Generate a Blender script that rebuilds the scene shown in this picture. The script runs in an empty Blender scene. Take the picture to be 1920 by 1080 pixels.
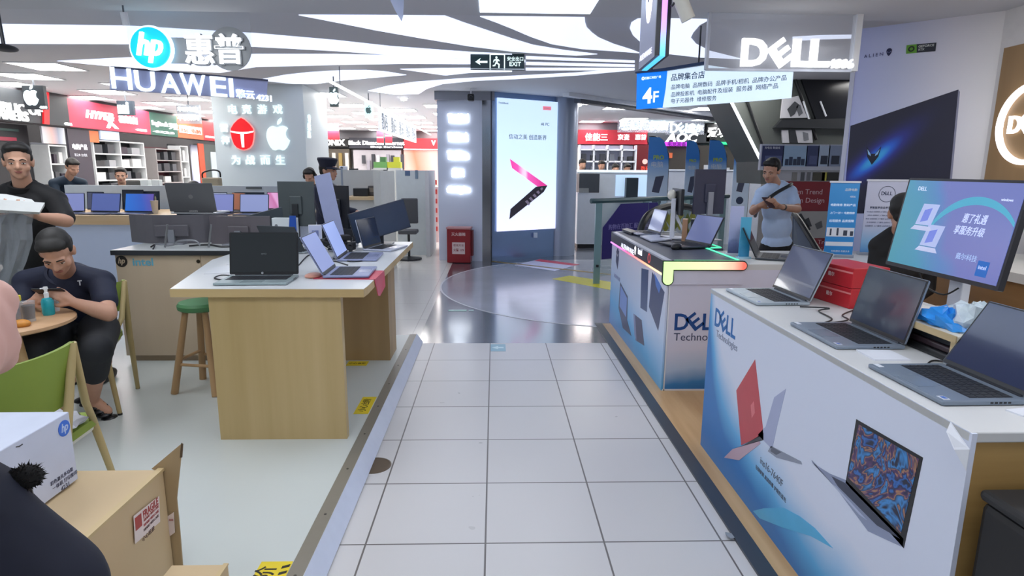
import bpy, bmesh, math, random
from mathutils import Matrix, Vector, Euler
random.seed(7)
PI = math.pi
SC = bpy.context.scene
COL = SC.collection

# ------------------------------------------------------------------ camera
FPX, PITCH, YAW, ROLL, EYE = 1144.4, 0.19298, 0.02959, 0.006846, 1.6
cp, sp, cy, sy = math.cos(PITCH), math.sin(PITCH), math.cos(YAW), math.sin(YAW)
CF = Vector((sy * cp, cy * cp, -sp))
R0 = Vector((cy, -sy, 0)); U0 = R0.cross(CF)
CR = R0 * math.cos(ROLL) + U0 * math.sin(ROLL)
CU = U0 * math.cos(ROLL) - R0 * math.sin(ROLL)
O = Vector((0, 0, EYE))
cam = bpy.data.cameras.new('camera'); cam.sensor_width = 36; cam.lens = 36 * FPX / 1920
cam.clip_start = 0.05; cam.clip_end = 200
co = bpy.data.objects.new('camera', cam); COL.objects.link(co)
M = Matrix((CR, CU, -CF)).transposed().to_4x4(); M.translation = O
co.matrix_world = M
SC.camera = co

def ray(x, y): return CF + CR * ((x - 960) / FPX) - CU * ((y - 540) / FPX)
def Z(x, y, z): d = ray(x, y); return O + d * ((z - EYE) / d.z)      # where a sight line meets a level plane
def Y(x, y, v): d = ray(x, y); return O + d * (v / d.y)               # ... the upright plane at depth v
def X(x, y, v): d = ray(x, y); return O + d * (v / d.x)               # ... the upright plane beside the aisle
def PL(x, y, o, n):
    d = ray(x, y); o = Vector(o); n = Vector(n); return O + d * ((o - O).dot(n) / d.dot(n))

# ------------------------------------------------------------------ materials
def srgb(h):
    h = h.lstrip('#'); c = [int(h[i:i + 2], 16) / 255 for i in (0, 2, 4)]
    return tuple(x / 12.92 if x <= .04045 else ((x + .055) / 1.055) ** 2.4 for x in c) + (1,)
MC = {}
def nt_new(name):
    m = bpy.data.materials.new(name); m.use_nodes = True
    nt = m.node_tree; b = nt.nodes['Principled BSDF']
    return m, nt, b
def mat(h, rough=.5, metal=0., var=.06, scale=12., spec=None, alpha=None, trans=0., name=None, stretch=None, coat=0.):
    key = (h, rough, metal, var, scale, spec, alpha, trans, stretch, coat)
    if key in MC: return MC[key]
    m, nt, b = nt_new(name or 'surface_' + h.strip('#'))
    c = srgb(h)
    tc = nt.nodes.new('ShaderNodeTexCoord'); no = nt.nodes.new('ShaderNodeTexNoise'); mx = nt.nodes.new('ShaderNodeMix'); mx.data_type = 'RGBA'
    no.inputs['Scale'].default_value = scale; no.inputs['Detail'].default_value = 3
    if stretch:
        mp = nt.nodes.new('ShaderNodeMapping'); mp.inputs['Scale'].default_value = stretch
        nt.links.new(tc.outputs['Object'], mp.inputs[0]); nt.links.new(mp.outputs[0], no.inputs['Vector'])
    else: nt.links.new(tc.outputs['Object'], no.inputs['Vector'])
    nt.links.new(no.outputs['Fac'], mx.inputs[0])
    mx.inputs[6].default_value = tuple(x * (1 - var) for x in c[:3]) + (1,)
    mx.inputs[7].default_value = tuple(min(1, x * (1 + var)) for x in c[:3]) + (1,)
    nt.links.new(mx.outputs[2], b.inputs['Base Color'])
    b.inputs['Roughness'].default_value = rough; b.inputs['Metallic'].default_value = metal
    if spec is not None: b.inputs['Specular IOR Level'].default_value = spec
    if trans: b.inputs['Transmission Weight'].default_value = trans; b.inputs['IOR'].default_value = 1.1
    if alpha is not None: b.inputs['Alpha'].default_value = alpha
    if coat: b.inputs['Coat Weight'].default_value = coat
    MC[key] = m
    return m
def emit(h, s=1., base=True):
    key = ('e', h, s)
    if key in MC: return MC[key]
    m, nt, b = nt_new('glow_' + h.strip('#'))
    b.inputs['Base Color'].default_value = tuple(x * .8 for x in srgb(h)[:3]) + (1,)
    b.inputs['Emission Color'].default_value = srgb(h); b.inputs['Emission Strength'].default_value = s
    b.inputs['Roughness'].default_value = .4
    MC[key] = m
    return m
def ramp_mat(name, axis, lo, hi, stops, rough=.4, glow=0., distort=0., dscale=3., metal=0.):
    """colour ramp along an object axis (a printed or lit gradient)"""
    m, nt, b = nt_new(name)
    tc = nt.nodes.new('ShaderNodeTexCoord'); N = nt.nodes.new
    dot = N('ShaderNodeVectorMath'); dot.operation = 'DOT_PRODUCT'; dot.inputs[1].default_value = axis
    nt.links.new(tc.outputs['Object'], dot.inputs[0])
    src = dot.outputs['Value']
    if distort:
        no = N('ShaderNodeTexNoise'); no.inputs['Scale'].default_value = dscale; nt.links.new(tc.outputs['Object'], no.inputs['Vector'])
        ma = N('ShaderNodeMath'); ma.operation = 'MULTIPLY_ADD'; ma.inputs[1].default_value = distort
        nt.links.new(no.outputs['Fac'], ma.inputs[0]); nt.links.new(src, ma.inputs[2]); src = ma.outputs[0]
    mr = N('ShaderNodeMapRange'); mr.inputs['From Min'].default_value = lo; mr.inputs['From Max'].default_value = hi
    nt.links.new(src, mr.inputs['Value'])
    cr = N('ShaderNodeValToRGB'); nt.links.new(mr.outputs[0], cr.inputs[0])
    el = cr.color_ramp.elements
    while len(el) < len(stops): el.new(.5)
    for e, (p, h) in zip(el, stops): e.position = p; e.color = srgb(h)
    nt.links.new(cr.outputs[0], b.inputs['Base Color'])
    b.inputs['Roughness'].default_value = rough; b.inputs['Metallic'].default_value = metal
    if glow:
        nt.links.new(cr.outputs[0], b.inputs['Emission Color']); b.inputs['Emission Strength'].default_value = glow
    return m
def wood(h1, h2, name, axis='z', scale=6., rough=.42):
    key = ('wood', h1, h2, axis, scale)
    if key in MC: return MC[key]
    m, nt, b = nt_new(name); N = nt.nodes.new
    tc = N('ShaderNodeTexCoord'); mp = N('ShaderNodeMapping')
    s = {'x': (.08, 1, 1), 'y': (1, .08, 1), 'z': (1, 1, .05)}[axis]
    mp.inputs['Scale'].default_value = s
    no = N('ShaderNodeTexNoise'); no.inputs['Scale'].default_value = scale * 3; no.inputs['Detail'].default_value = 6
    n2 = N('ShaderNodeTexNoise'); n2.inputs['Scale'].default_value = scale; n2.inputs['Distortion'].default_value = .4
    nt.links.new(tc.outputs['Object'], mp.inputs[0]); nt.links.new(mp.outputs[0], no.inputs['Vector']); nt.links.new(mp.outputs[0], n2.inputs['Vector'])
    ad = N('ShaderNodeMath'); ad.operation = 'ADD'; nt.links.new(no.outputs['Fac'], ad.inputs[0]); nt.links.new(n2.outputs['Fac'], ad.inputs[1])
    mr = N('ShaderNodeMapRange'); mr.inputs['From Min'].default_value = .7; mr.inputs['From Max'].default_value = 1.3
    nt.links.new(ad.outputs[0], mr.inputs['Value'])
    mx = N('ShaderNodeMix'); mx.data_type = 'RGBA'; mx.inputs[6].default_value = srgb(h1); mx.inputs[7].default_value = srgb(h2)
    nt.links.new(mr.outputs[0], mx.inputs[0]); nt.links.new(mx.outputs[2], b.inputs['Base Color'])
    b.inputs['Roughness'].default_value = rough
    MC[key] = m
    return m

# ------------------------------------------------------------------ mesh builder
def frame(o, xd, yd):
    xd = Vector(xd).normalized(); yd = Vector(yd); yd = (yd - xd * yd.dot(xd)).normalized(); zd = xd.cross(yd)
    m = Matrix((xd, yd, zd)).transposed().to_4x4(); m.translation = Vector(o); return m
def rotm(axis, deg): return Matrix.Rotation(math.radians(deg), 4, axis)
def tl(x, y=None, z=None):
    return Matrix.Translation(Vector(x) if y is None else Vector((x, y, z)))
TXT = {}
WORK = bpy.data.scenes.new('workbench')                             # small scene in which letters and bodies are evaluated, removed at the end
def evaluate(o):
    WORK.collection.objects.link(o)
    with bpy.context.temp_override(scene=WORK, view_layer=WORK.view_layers[0]):
        dg = bpy.context.evaluated_depsgraph_get(); dg.update()
        m = bpy.data.meshes.new_from_object(o.evaluated_get(dg))
    bpy.data.objects.remove(o)
    return m
def text_geo(body, bold, shear, ext, align, res):
    key = (body, bold, shear, ext, align, res)
    if key in TXT: return TXT[key]
    c = bpy.data.curves.new('lettering', 'FONT'); c.body = body; c.size = 1; c.align_x = align; c.offset = bold
    c.shear = shear; c.extrude = ext; c.resolution_u = res
    m = evaluate(bpy.data.objects.new('lettering', c))
    r = ([v.co.copy() for v in m.vertices], [tuple(p.vertices) for p in m.polygons])
    bpy.data.curves.remove(c); bpy.data.meshes.remove(m)
    TXT[key] = r
    return r
class MB:
    def __init__(s): s.v = []; s.f = []; s.mi = []; s.mats = []; s.M = Matrix()
    def _mi(s, m):
        if m not in s.mats: s.mats.append(m)
        return s.mats.index(m)
    def add(s, vs, fs, m, T=None):
        n = len(s.v); A = s.M @ T if T is not None else s.M
        s.v += [A @ Vector(v) for v in vs]; i = s._mi(m)
        for f in fs: s.f.append(tuple(n + k for k in f)); s.mi.append(i)
        return s
    def box(s, c, sz, m, T=None, bev=0.):
        bm = bmesh.new(); bmesh.ops.create_cube(bm, size=1)
        for v in bm.verts: v.co = Vector((v.co.x * sz[0], v.co.y * sz[1], v.co.z * sz[2]))
        if bev: bmesh.ops.bevel(bm, geom=bm.edges[:], offset=min(bev, min(sz) * .45), segments=2, affect='EDGES', profile=.5)
        for v in bm.verts: v.co += Vector(c)
        bm.verts.index_update()
        s.add([v.co.copy() for v in bm.verts], [tuple(v.index for v in f.verts) for f in bm.faces], m, T); bm.free(); return s
    def bx(s, lo, hi, m, T=None, bev=0.):
        lo, hi = Vector(lo), Vector(hi); return s.box((lo + hi) / 2, hi - lo, m, T, bev)
    def tube(s, pts, r, m, n=8, T=None, caps=True):
        pts = [Vector(p) for p in pts]; k = len(pts)
        rs = r if isinstance(r, (list, tuple)) else [r] * k
        vs, fs = [], []; up = None
        for i, p in enumerate(pts):
            d = (pts[min(i + 1, k - 1)] - pts[max(i - 1, 0)]).normalized()
            if up is None: up = Vector((0, 0, 1)) if abs(d.z) < .9 else Vector((1, 0, 0))
            a = d.cross(up).normalized(); b = a.cross(d).normalized(); up = b
            for j in range(n):
                t = 2 * PI * j / n; vs.append(p + (a * math.cos(t) + b * math.sin(t)) * rs[i])
        for i in range(k - 1):
            for j in range(n): fs.append((i * n + j, i * n + (j + 1) % n, (i + 1) * n + (j + 1) % n, (i + 1) * n + j))
        if caps: fs += [tuple(range(n - 1, -1, -1)), tuple((k - 1) * n + j for j in range(n))]
        return s.add(vs, fs, m, T)
    def lathe(s, prof, m, c=(0, 0, 0), n=24, T=None):
        c = Vector(c); vs, fs = [], []; k = len(prof)
        for r, z in prof:
            for j in range(n): t = 2 * PI * j / n; vs.append(c + Vector((r * math.cos(t), r * math.sin(t), z)))
        for i in range(k - 1):
            for j in range(n): fs.append((i * n + j, i * n + (j + 1) % n, (i + 1) * n + (j + 1) % n, (i + 1) * n + j))
        fs += [tuple(range(n - 1, -1, -1)), tuple((k - 1) * n + j for j in range(n))]
        return s.add(vs, fs, m, T)
    def prism(s, p2, d, m, T=None):
        """2d outline in the frame's xy, standing d out along its z"""
        a = sum(p2[i][0] * p2[(i + 1) % len(p2)][1] - p2[(i + 1) % len(p2)][0] * p2[i][1] for i in range(len(p2)))
        if a < 0: p2 = p2[::-1]
        n = len(p2); vs = [(x, y, 0) for x, y in p2] + [(x, y, d) for x, y in p2]
        fs = [tuple(range(n - 1, -1, -1)), tuple(range(n, 2 * n))] + [(i, (i + 1) % n, n + (i + 1) % n, n + i) for i in range(n)]
        return s.add(vs, fs, m, T)
    def slab(s, pts, nrm, t, m):
        """flat outline given by points in space, t thick along nrm"""
        nrm = Vector(nrm).normalized(); pts = [Vector(p) for p in pts]; a = Vector()
        for i in range(len(pts)): a += pts[i].cross(pts[(i + 1) % len(pts)])
        if a.dot(nrm) < 0: pts = pts[::-1]
        n = len(pts); vs = pts + [p + nrm * t for p in pts]
        fs = [tuple(range(n - 1, -1, -1)), tuple(range(n, 2 * n))] + [(i, (i + 1) % n, n + (i + 1) % n, n + i) for i in range(n)]
        return s.add(vs, fs, m)
    def disc(s, c, r, d, m, T=None, n=32, sx=1.): return s.prism([(c[0] + r * sx * math.cos(2 * PI * i / n), c[1] + r * math.sin(2 * PI * i / n)) for i in range(n)], d, m, T)
    def ring(s, c, r0, r1, d, m, T=None, n=40):
        vs, fs = [], []
        for i in range(n):
            t = 2 * PI * i / n
            for r, z in ((r0, 0), (r1, 0), (r1, d), (r0, d)): vs.append((c[0] + r * math.cos(t), c[1] + r * math.sin(t), z))
        for i in range(n):
            a, b = i * 4, ((i + 1) % n) * 4
            for k in range(4): fs.append((a + k, b + k, b + (k + 1) % 4, a + (k + 1) % 4))
        return s.add(vs, fs, m, T)
    def ell(s, c, r, m, T=None, seg=16, rings=10):
        bm = bmesh.new(); bmesh.ops.create_uvsphere(bm, u_segments=seg, v_segments=rings, radius=1)
        for v in bm.verts: v.co = Vector((v.co.x * r[0] + c[0], v.co.y * r[1] + c[1], v.co.z * r[2] + c[2]))
        bm.verts.index_update()
        s.add([v.co.copy() for v in bm.verts], [tuple(v.index for v in f.verts) for f in bm.faces], m, T); bm.free(); return s
    def text(s, body, m, T, w=None, h=None, size=None, d=.001, bold=0., shear=0., align='CENTER', res=3):
        vs, fs = text_geo(body, bold, shear, .01, align, res)
        if not vs: return s
        x0 = min(v.x for v in vs); x1 = max(v.x for v in vs); y0 = min(v.y for v in vs); y1 = max(v.y for v in vs)
        if size: kx = ky = size
        elif w and h: kx, ky = w / (x1 - x0), h / (y1 - y0)
        elif w: kx = ky = w / (x1 - x0)
        else: kx = ky = h / (y1 - y0)
        cx = {'CENTER': (x0 + x1) / 2, 'LEFT': x0, 'RIGHT': x1}[align]; cyy = (y0 + y1) / 2
        return s.add([((v.x - cx) * kx, (v.y - cyy) * ky, (v.z + .01) / .02 * d) for v in vs], fs, m, T)
    def build(s, name, parent=None, smooth=False, loc=None):
        me = bpy.data.meshes.new(name); me.from_pydata([tuple(v) for v in s.v], [], s.f)
        for m in s.mats: me.materials.append(m)
        me.polygons.foreach_set('material_index', s.mi)
        if smooth:
            me.polygons.foreach_set('use_smooth', [True] * len(me.polygons))
            me.set_sharp_from_angle(angle=math.radians(38))
        me.update()
        o = bpy.data.objects.new(name, me); COL.objects.link(o)
        if parent: o.parent = parent
        if loc is not None: o.location = loc
        return o

def tag(o, label, cat, group=None, kind=None):
    o['label'] = label; o['category'] = cat
    if group: o['group'] = group
    if kind: o['kind'] = kind
    return o
def thing(name, label, cat, loc=(0, 0, 0), rz=0., group=None, rot=None):
    o = bpy.data.objects.new(name, None); COL.objects.link(o); o.empty_display_size = .1
    o.location = loc; o.rotation_euler = rot or (0, 0, math.radians(rz)); tag(o, label, cat, group); return o
def struct(o): o['kind'] = 'structure'; return o
def solid(name, label, cat, loc=(0, 0, 0), rz=0., group=None):
    """a thing that is one mesh: returns a builder closing with .done()"""
    b = MB(); b._a = (name, label, cat, loc, rz, group); return b
def done(b, smooth=False):
    name, label, cat, loc, rz, group = b._a
    o = b.build(name, None, smooth); o.location = loc; o.rotation_euler = (0, 0, math.radians(rz)); return tag(o, label, cat, group)
def part_of(t, name): return next(c for c in t.children if c.name.split('.')[0] == name)
def copy_tree(o, parent=None):
    c = o.copy(); COL.objects.link(c)
    if parent: c.parent = parent
    for ch in list(o.children): copy_tree(ch, c)
    return c
def arc(c, r, a0, a1, n): return [(c[0] + r * math.cos(math.radians(a0 + (a1 - a0) * i / n)), c[1] + r * math.sin(math.radians(a0 + (a1 - a0) * i / n))) for i in range(n + 1)]
def rrect(x0, y0, x1, y1, r, n=4):
    return arc((x1 - r, y1 - r), r, 0, 90, n) + arc((x0 + r, y1 - r), r, 90, 180, n) + arc((x0 + r, y0 + r), r, 180, 270, n) + arc((x1 - r, y0 + r), r, 270, 360, n)
def smooth_curve(pts, n=6):
    """Catmull-Rom through points"""
    pts = [Vector(p) for p in pts]; out = []
    for i in range(len(pts) - 1):
        p0, p1, p2, p3 = pts[max(i - 1, 0)], pts[i], pts[i + 1], pts[min(i + 2, len(pts) - 1)]
        for k in range(n):
            t = k / n
            out.append(.5 * ((2 * p1) + (p2 - p0) * t + (2 * p0 - 5 * p1 + 4 * p2 - p3) * t * t + (3 * p1 - p0 - 3 * p2 + p3) * t ** 3))
    return out + [pts[-1]]

# ------------------------------------------------------------------ emblems
def dell_word(b, T, h, m, d=.002):
    """four letter wordmark whose second letter leans"""
    x = 0.
    b.text('D', m, T @ tl(x + .42 * h, h / 2, 0), w=.84 * h, h=h, d=d, bold=.02)
    b.text('E', m, T @ tl(x + 1.20 * h, h * .52, 0) @ rotm('Z', 40), w=.70 * h, h=h * .96, d=d, bold=.02)
    b.text('L', m, T @ tl(x + 1.95 * h, h / 2, 0), w=.58 * h, h=h, d=d, bold=.02)
    b.text('L', m, T @ tl(x + 2.6 * h, h / 2, 0), w=.58 * h, h=h, d=d, bold=.02)
    return 2.9 * h
def hp_badge(b, T, r, ring, disc, letters, d=.004):
    b.disc((0, 0), r, d, ring, T); b.disc((0, 0), r * .9, d * 1.5, disc, T)
    b.text('hp', letters, T @ tl(.02 * r, -.02 * r, d * 1.5), w=r * 1.2, h=r * 1.35, d=d, bold=.015, shear=.3)
def apple_mark(b, T, h, m, d=.02):
    """fruit outline with a bite and a leaf; h is the height"""
    body = [(0, .36), (.10, .40), (.20, .42), (.30, .39), (.36, .33), (.31, .27), (.275, .19), (.27, .10), (.30, .01), (.36, -.06), (.41, -.09),
            (.36, -.22), (.28, -.35), (.20, -.43), (.13, -.45), (.05, -.42), (0, -.41), (-.06, -.42), (-.13, -.45), (-.21, -.43), (-.30, -.32),
            (-.37, -.17), (-.41, 0), (-.40, .16), (-.35, .29), (-.26, .38), (-.16, .41), (-.07, .38)]
    k = h / 1.15
    b.prism([(x * k, (y - .1) * k) for x, y in body], d, m, T)
    leaf = [(0, .46), (.01, .56), (.07, .65), (.15, .70), (.16, .60), (.11, .52), (.04, .47)]
    b.prism([(x * k, (y - .1) * k) for x, y in leaf], d, m, T)
def alien_head(b, T, h, m, me, d=.002):
    o = [(0, -.5), (.14, -.36), (.27, -.1), (.33, .15), (.30, .36), (.18, .48), (0, .52)]
    b.prism([(x * h, y * h) for x, y in o] + [(-x * h, y * h) for x, y in o[-2:0:-1]], d, m, T)
    for s in (-1, 1):
        e = [(s * .05, -.13), (s * .24, .05), (s * .25, .15), (s * .08, .02)]
        b.prism([(x * h, y * h) for x, y in e], d * 1.6, me, T)
# ================================================================== SETTING
S_TILE = .5185; TX, TY = -.5536, 2.397
def tile_mat(name, base, line, size, ox, oy, mortar, rough, var=.03):
    m, nt, b = nt_new(name); N = nt.nodes.new
    tc = N('ShaderNodeTexCoord'); mp = N('ShaderNodeMapping'); mp.inputs['Location'].default_value = (-ox + mortar / 2, -oy + mortar / 2, 0)
    br = N('ShaderNodeTexBrick'); br.offset = 0; br.squash = 1
    br.inputs['Scale'].default_value = 1; br.inputs['Brick Width'].default_value = size; br.inputs['Row Height'].default_value = size
    br.inputs['Mortar Size'].default_value = mortar; br.inputs['Mortar Smooth'].default_value = 0; br.inputs['Bias'].default_value = 0
    c = srgb(base)
    br.inputs['Color1'].default_value = tuple(x * (1 - var) for x in c[:3]) + (1,); br.inputs['Color2'].default_value = c; br.inputs['Mortar'].default_value = srgb(line)
    nt.links.new(tc.outputs['Object'], mp.inputs[0]); nt.links.new(mp.outputs[0], br.inputs['Vector']); nt.links.new(br.outputs['Color'], b.inputs['Base Color'])
    no = N('ShaderNodeTexNoise'); no.inputs['Scale'].default_value = 7; nt.links.new(tc.outputs['Object'], no.inputs['Vector'])
    mr = N('ShaderNodeMapRange'); mr.inputs['To Min'].default_value = rough * .8; mr.inputs['To Max'].default_value = rough * 1.25; nt.links.new(no.outputs['Fac'], mr.inputs['Value']); nt.links.new(mr.outputs[0], b.inputs['Roughness'])
    return m
tiles = tile_mat('aisle_tiles', '#cfcdcd', '#6a6664', S_TILE, TX, TY, .004, .3)
tiles_far = tile_mat('hall_tiles', '#cfcbc6', '#b5b0ab', .8, 0, 0, .004, .16)
b = MB(); b.bx((-.76, -1.5, -.06), (1.07, 5.50, 0), tiles); struct(b.build('floor'))
vinyl = mat('#cdd3d0', .28, var=.015, scale=2)
b = MB(); b.bx((-9.6, -1.5, -.06), (-.765, 5.50, .08), vinyl); struct(b.build('floor_left'))
b = MB(); b.bx((-14, 5.50, -.06), (-.72, 30, 0), tiles_far); struct(b.build('floor_far'))
dark_stone = mat('#4c4f58', .2, var=.1, scale=5, coat=.9); 
b = MB(); b.bx((-.72, 5.50, -.06), (18, 30, 0), dark_stone); b.bx((1.07, 5.45, -.06), (18, 5.5, 0), dark_stone)
pale = mat('#a3a5b0', .2, var=.14, scale=2.2, coat=.6)
for m_ in (dark_stone, pale): m_.node_tree.nodes['Principled BSDF'].inputs['Coat IOR'].default_value = 1.9; m_.node_tree.nodes['Principled BSDF'].inputs['Coat Roughness'].default_value = .13
rim = mat('#c4c6cc', .25)
C0 = (1.65, 8.42); RD = 2.38
p = [(C0[0] + RD * math.cos(2 * PI * i / 96), C0[1] + RD * math.sin(2 * PI * i / 96)) for i in range(96)]
b.prism(p, .002, pale); b.ring(C0, RD, RD + .025, .0025, rim, n=96)
gold = mat('#b59a5a', .3, .7)
b.slab([(-.06, 10.60, .002), (1.83, 9.20, .002), (1.86, 9.25, .002), (-.03, 10.66, .002)], (0, 0, 1), .004, gold)
struct(b.build('floor_back'))
wfl = wood('#b98f5f', '#d8b483', 'timber_floor', 'y', 5, .3)
b = MB(); b.bx((1.13, -1.5, -.06), (6.5, 6.22, 0.004), wfl); struct(b.build('floor_right'))
b = MB(); b.bx((1.06, -1.5, -.05), (1.135, 6.22, .012), mat('#3a4049', .35)); struct(b.build('trim_2'))
# step edging: taupe tread strip and a bright steel nosing
taupe = mat('#8b857a', .4, .2); steel = mat('#e6ebfa', .3, .35)
b = MB(); b.bx((-.785, -1.5, .05), (-.722, 5.52, .0825), taupe)
b.slab([(-.722, -1.5, .083), (-.722, 5.52, .083), (-.668, 5.52, .004), (-.668, -1.5, .004)], (1, 0, .7), .004, steel)
for i in range(12):
    b.disc((-.752, .4 + i * .42), .006, .002, mat('#4a4640', .4), tl(0, 0, .0825), 10)
struct(b.build('trim_1'))

# ---- ceiling
grey_c = mat('#d0d1d8', .7, var=.02, scale=1)
b = MB(); b.bx((-16, 5.1, 2.86), (20, 32, 2.95), grey_c); struct(b.build('ceiling'))
near_c = mat('#cccdd2', .7, var=.02, scale=1)
b = MB(); b.bx((-9, -1.5, 2.775), (9, 5.1, 2.95), near_c)
b.bx((-.6, 4.0, 2.772), (.2, 4.35, 2.7755), mat('#a9a9b0', .6)); struct(b.build('ceiling_front'))
b = MB(); b.slab([(1.5, 11.0, 2.74), (14.5, 24.0, 2.74), (14.4, 24.1, 2.74), (1.4, 11.1, 2.74)], (0, 0, 1), .12, mat('#4a4d58', .5))
b.slab([(1.25, 10.6, 2.80), (14.8, 23.6, 2.80), (14.7, 23.7, 2.80), (1.15, 10.7, 2.80)], (0, 0, 1), .06, mat('#f0f2f8', .4))
struct(b.build('ceiling_beam'))

# ---- light fittings in the ceiling
LC = emit('#f4f8ff', 7.0); LC2 = emit('#fbf9f6', 16.0); LF = mat('#e6e8ec', .4)
def ceiling_light(x, y, z, sx, sy, label, group):
    t = thing('ceiling_light', label, 'light', (x, y, z), group=group)
    b = MB(); b.box((0, 0, -.004), (sx, sy, .008), LC if y < 5.2 else LC2); b.build('diffuser', t)
    b = MB()
    for s in (-1, 1): b.box((s * (sx / 2 + .012), 0, -.006), (.024, sy + .048, .012), LF); b.box((0, s * (sy / 2 + .012), -.006), (sx, .024, .012), LF)
    b.build('frame', t); return t
proto = None; zc = 2.859
for i in range(-13, 14):
    x = -2.05 + .93 * i
    for k in range(0, 10):
        y = 8.45 + 1.86 * k + (.93 if i % 2 else 0)
        if x > -2.5 and y < 12 - .2 * x and x < 3: continue
        if x > -4 and x <= -2.5 and y < 9.8: continue
        if x > 9 or y > 25: continue
        if abs(x) / y > .98: continue
        if x > 1 and k % 2: continue
        if proto is None: proto = ceiling_light(x, y, zc, .6, .6, 'square white light panel in the grid of the far grey ceiling', 'square ceiling light panels of the far shops'); continue
        c = copy_tree(proto); c.location = (x, y, zc)
P0 = None
for (x, y, sx, sy) in ((-2.87, 3.55, .78, 1.2), (-1.23, 3.85, .72, .9), (-2.9, 1.6, .72, 1.2), (-1.0, 1.2, .7, 1.2), (1.1, 1.2, .7, 1.2), (2.95, 3.3, .8, .9), (2.9, 1.0, .8, 1.2)):
    vis = y > 3
    ceiling_light(x, y, 2.774, sx, sy, {-2.87: 'rectangular white light panel in the low ceiling above the seated man', -1.23: 'rectangular white light panel in the low ceiling above the wooden display table',
                  2.95: 'rectangular white light panel in the low ceiling before the purple wall'}.get(x, 'rectangular white light panel overhead in the low ceiling'), 'light panels of the low ceiling')
# the big backlit rectangle over the aisle
a, c = Z(900, 22, 2.774), Z(1108, 22, 2.774)
t = thing('ceiling_light', 'large pale blue backlit panel in the low ceiling over the aisle', 'light', (0, 0, 2.774))
b = MB(); b.bx((a.x, 2.6, -.006), (c.x, a.y, 0), emit('#dcebff', 2.2)); b.build('diffuser', t)
# curved backlit stretches, traced on the ceiling's own level
CL = emit('#dfe8ff', 1.12)
def curved(label, pts, sm=True):
    t = thing('curved_light_panel', label, 'light', (0, 0, 0))
    P = [Z(x, y, 2.8585) for x, y in pts]
    b = MB(); b.slab(P, (0, 0, -1), .006, CL); b.build('diffuser', t)
curved('long white light band running in behind the lit round logo sign', [(-330, 40), (0, 45), (240, 48), (480, 62), (630, 75), (730, 86), (880, 97), (960, 101), (960, 106), (880, 109), (740, 103), (630, 95), (480, 87), (250, 82), (0, 81), (-330, 80)])
curved('white lens-shaped light panel above the lit lettering board', [(107, 114), (250, 107), (480, 101), (630, 101), (740, 103.5), (880, 110.5), (985, 112), (985, 116), (880, 119.5), (755, 119), (630, 121), (480, 125), (412, 136), (300, 130), (200, 123)])
curved('small white crescent light panel over the distant aisle', [(492, 148), (535, 140), (580, 135), (640, 131.5), (687, 131), (725, 134), (762, 140), (680, 147), (635, 151), (592, 157), (550, 157), (505, 152)])
curved('broad white wedge-shaped light panel starting at the low ceiling edge', [(560, 27.5), (700, 28), (834, 29), (870, 42), (960, 72), (1000, 84), (1060, 94), (1120, 101), (1080, 103.5), (1020, 100), (960, 96), (880, 86), (790, 71), (705, 56), (630, 41)])
curved('large rounded white light panel beside the hanging blade sign', [(900, 30), (1000, 30.5), (1096, 31), (1097, 42), (1100, 51), (1110, 61), (1122, 70), (1150, 82), (1185, 93), (1200, 99), (1150, 95), (1090, 91), (1035, 82), (995, 68), (960, 53), (930, 41)])
curved('white light panel with curved ends behind the blade sign', [(1181, 52), (1184, 42), (1195, 35), (1220, 32), (1330, 36), (1312, 46), (1300, 60), (1295, 70), (1305, 82), (1330, 95), (1390, 110), (1310, 107), (1250, 100), (1205, 82), (1187, 65)])
curved('long white light sliver arching over the glowing column names', [(690, 170), (730, 160), (780, 153), (860, 147), (960, 142), (1080, 136), (1150, 130), (1190, 131), (1080, 141), (960, 148), (890, 151), (830, 157), (800, 166), (785, 176), (740, 177)])
curved('white light sliver just beside the exit sign', [(750, 129), (820, 127.5), (880, 127), (960, 129), (960, 134), (880, 136), (835, 141)])
for k, (ya, yb, yc, yd) in enumerate(((105, 110, 113.5, 117), (116, 121, 121, 125), (127, 131.5, 127.5, 131))):
    curved(('uppermost', 'middle', 'lowest')[k] + ' of the thin white light stripes right of the exit sign', [(986, ya), (1190, yc), (1190, yd), (986, yb)])
curved('pale ceiling frame edge, made to glow, above the acrylic lettering sign', [(1486, 69), (1540, 66), (1600, 65), (1600, 71), (1540, 73), (1486, 76)])  # no lamp: lower ceiling frame, its brightness put in as glow
# small round spot lamps
sp0 = None
for (x, y) in ((1085, 195), (1131, 186), (757, 184), (120, 195)):
    pnt = Z(x, y, 2.85)
    if y < 190 and x == 757: pnt = Z(x, y, 2.85)
    if sp0 is None:
        sp0 = thing('spot_lamp', 'small round glowing spot lamp in the far ceiling', 'light', pnt, group='round spot lamps in the far ceiling')
        b = MB(); b.lathe([(.01, -.05), (.05, -.04), (.06, -.02), (.06, .005)], emit('#ffffff', 14)); b.build('bulb', sp0, True)
        b = MB(); b.ring((0, 0), .06, .09, .01, LF); b.build('rim', sp0)
    else: c = copy_tree(sp0); c.location = pnt

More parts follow.
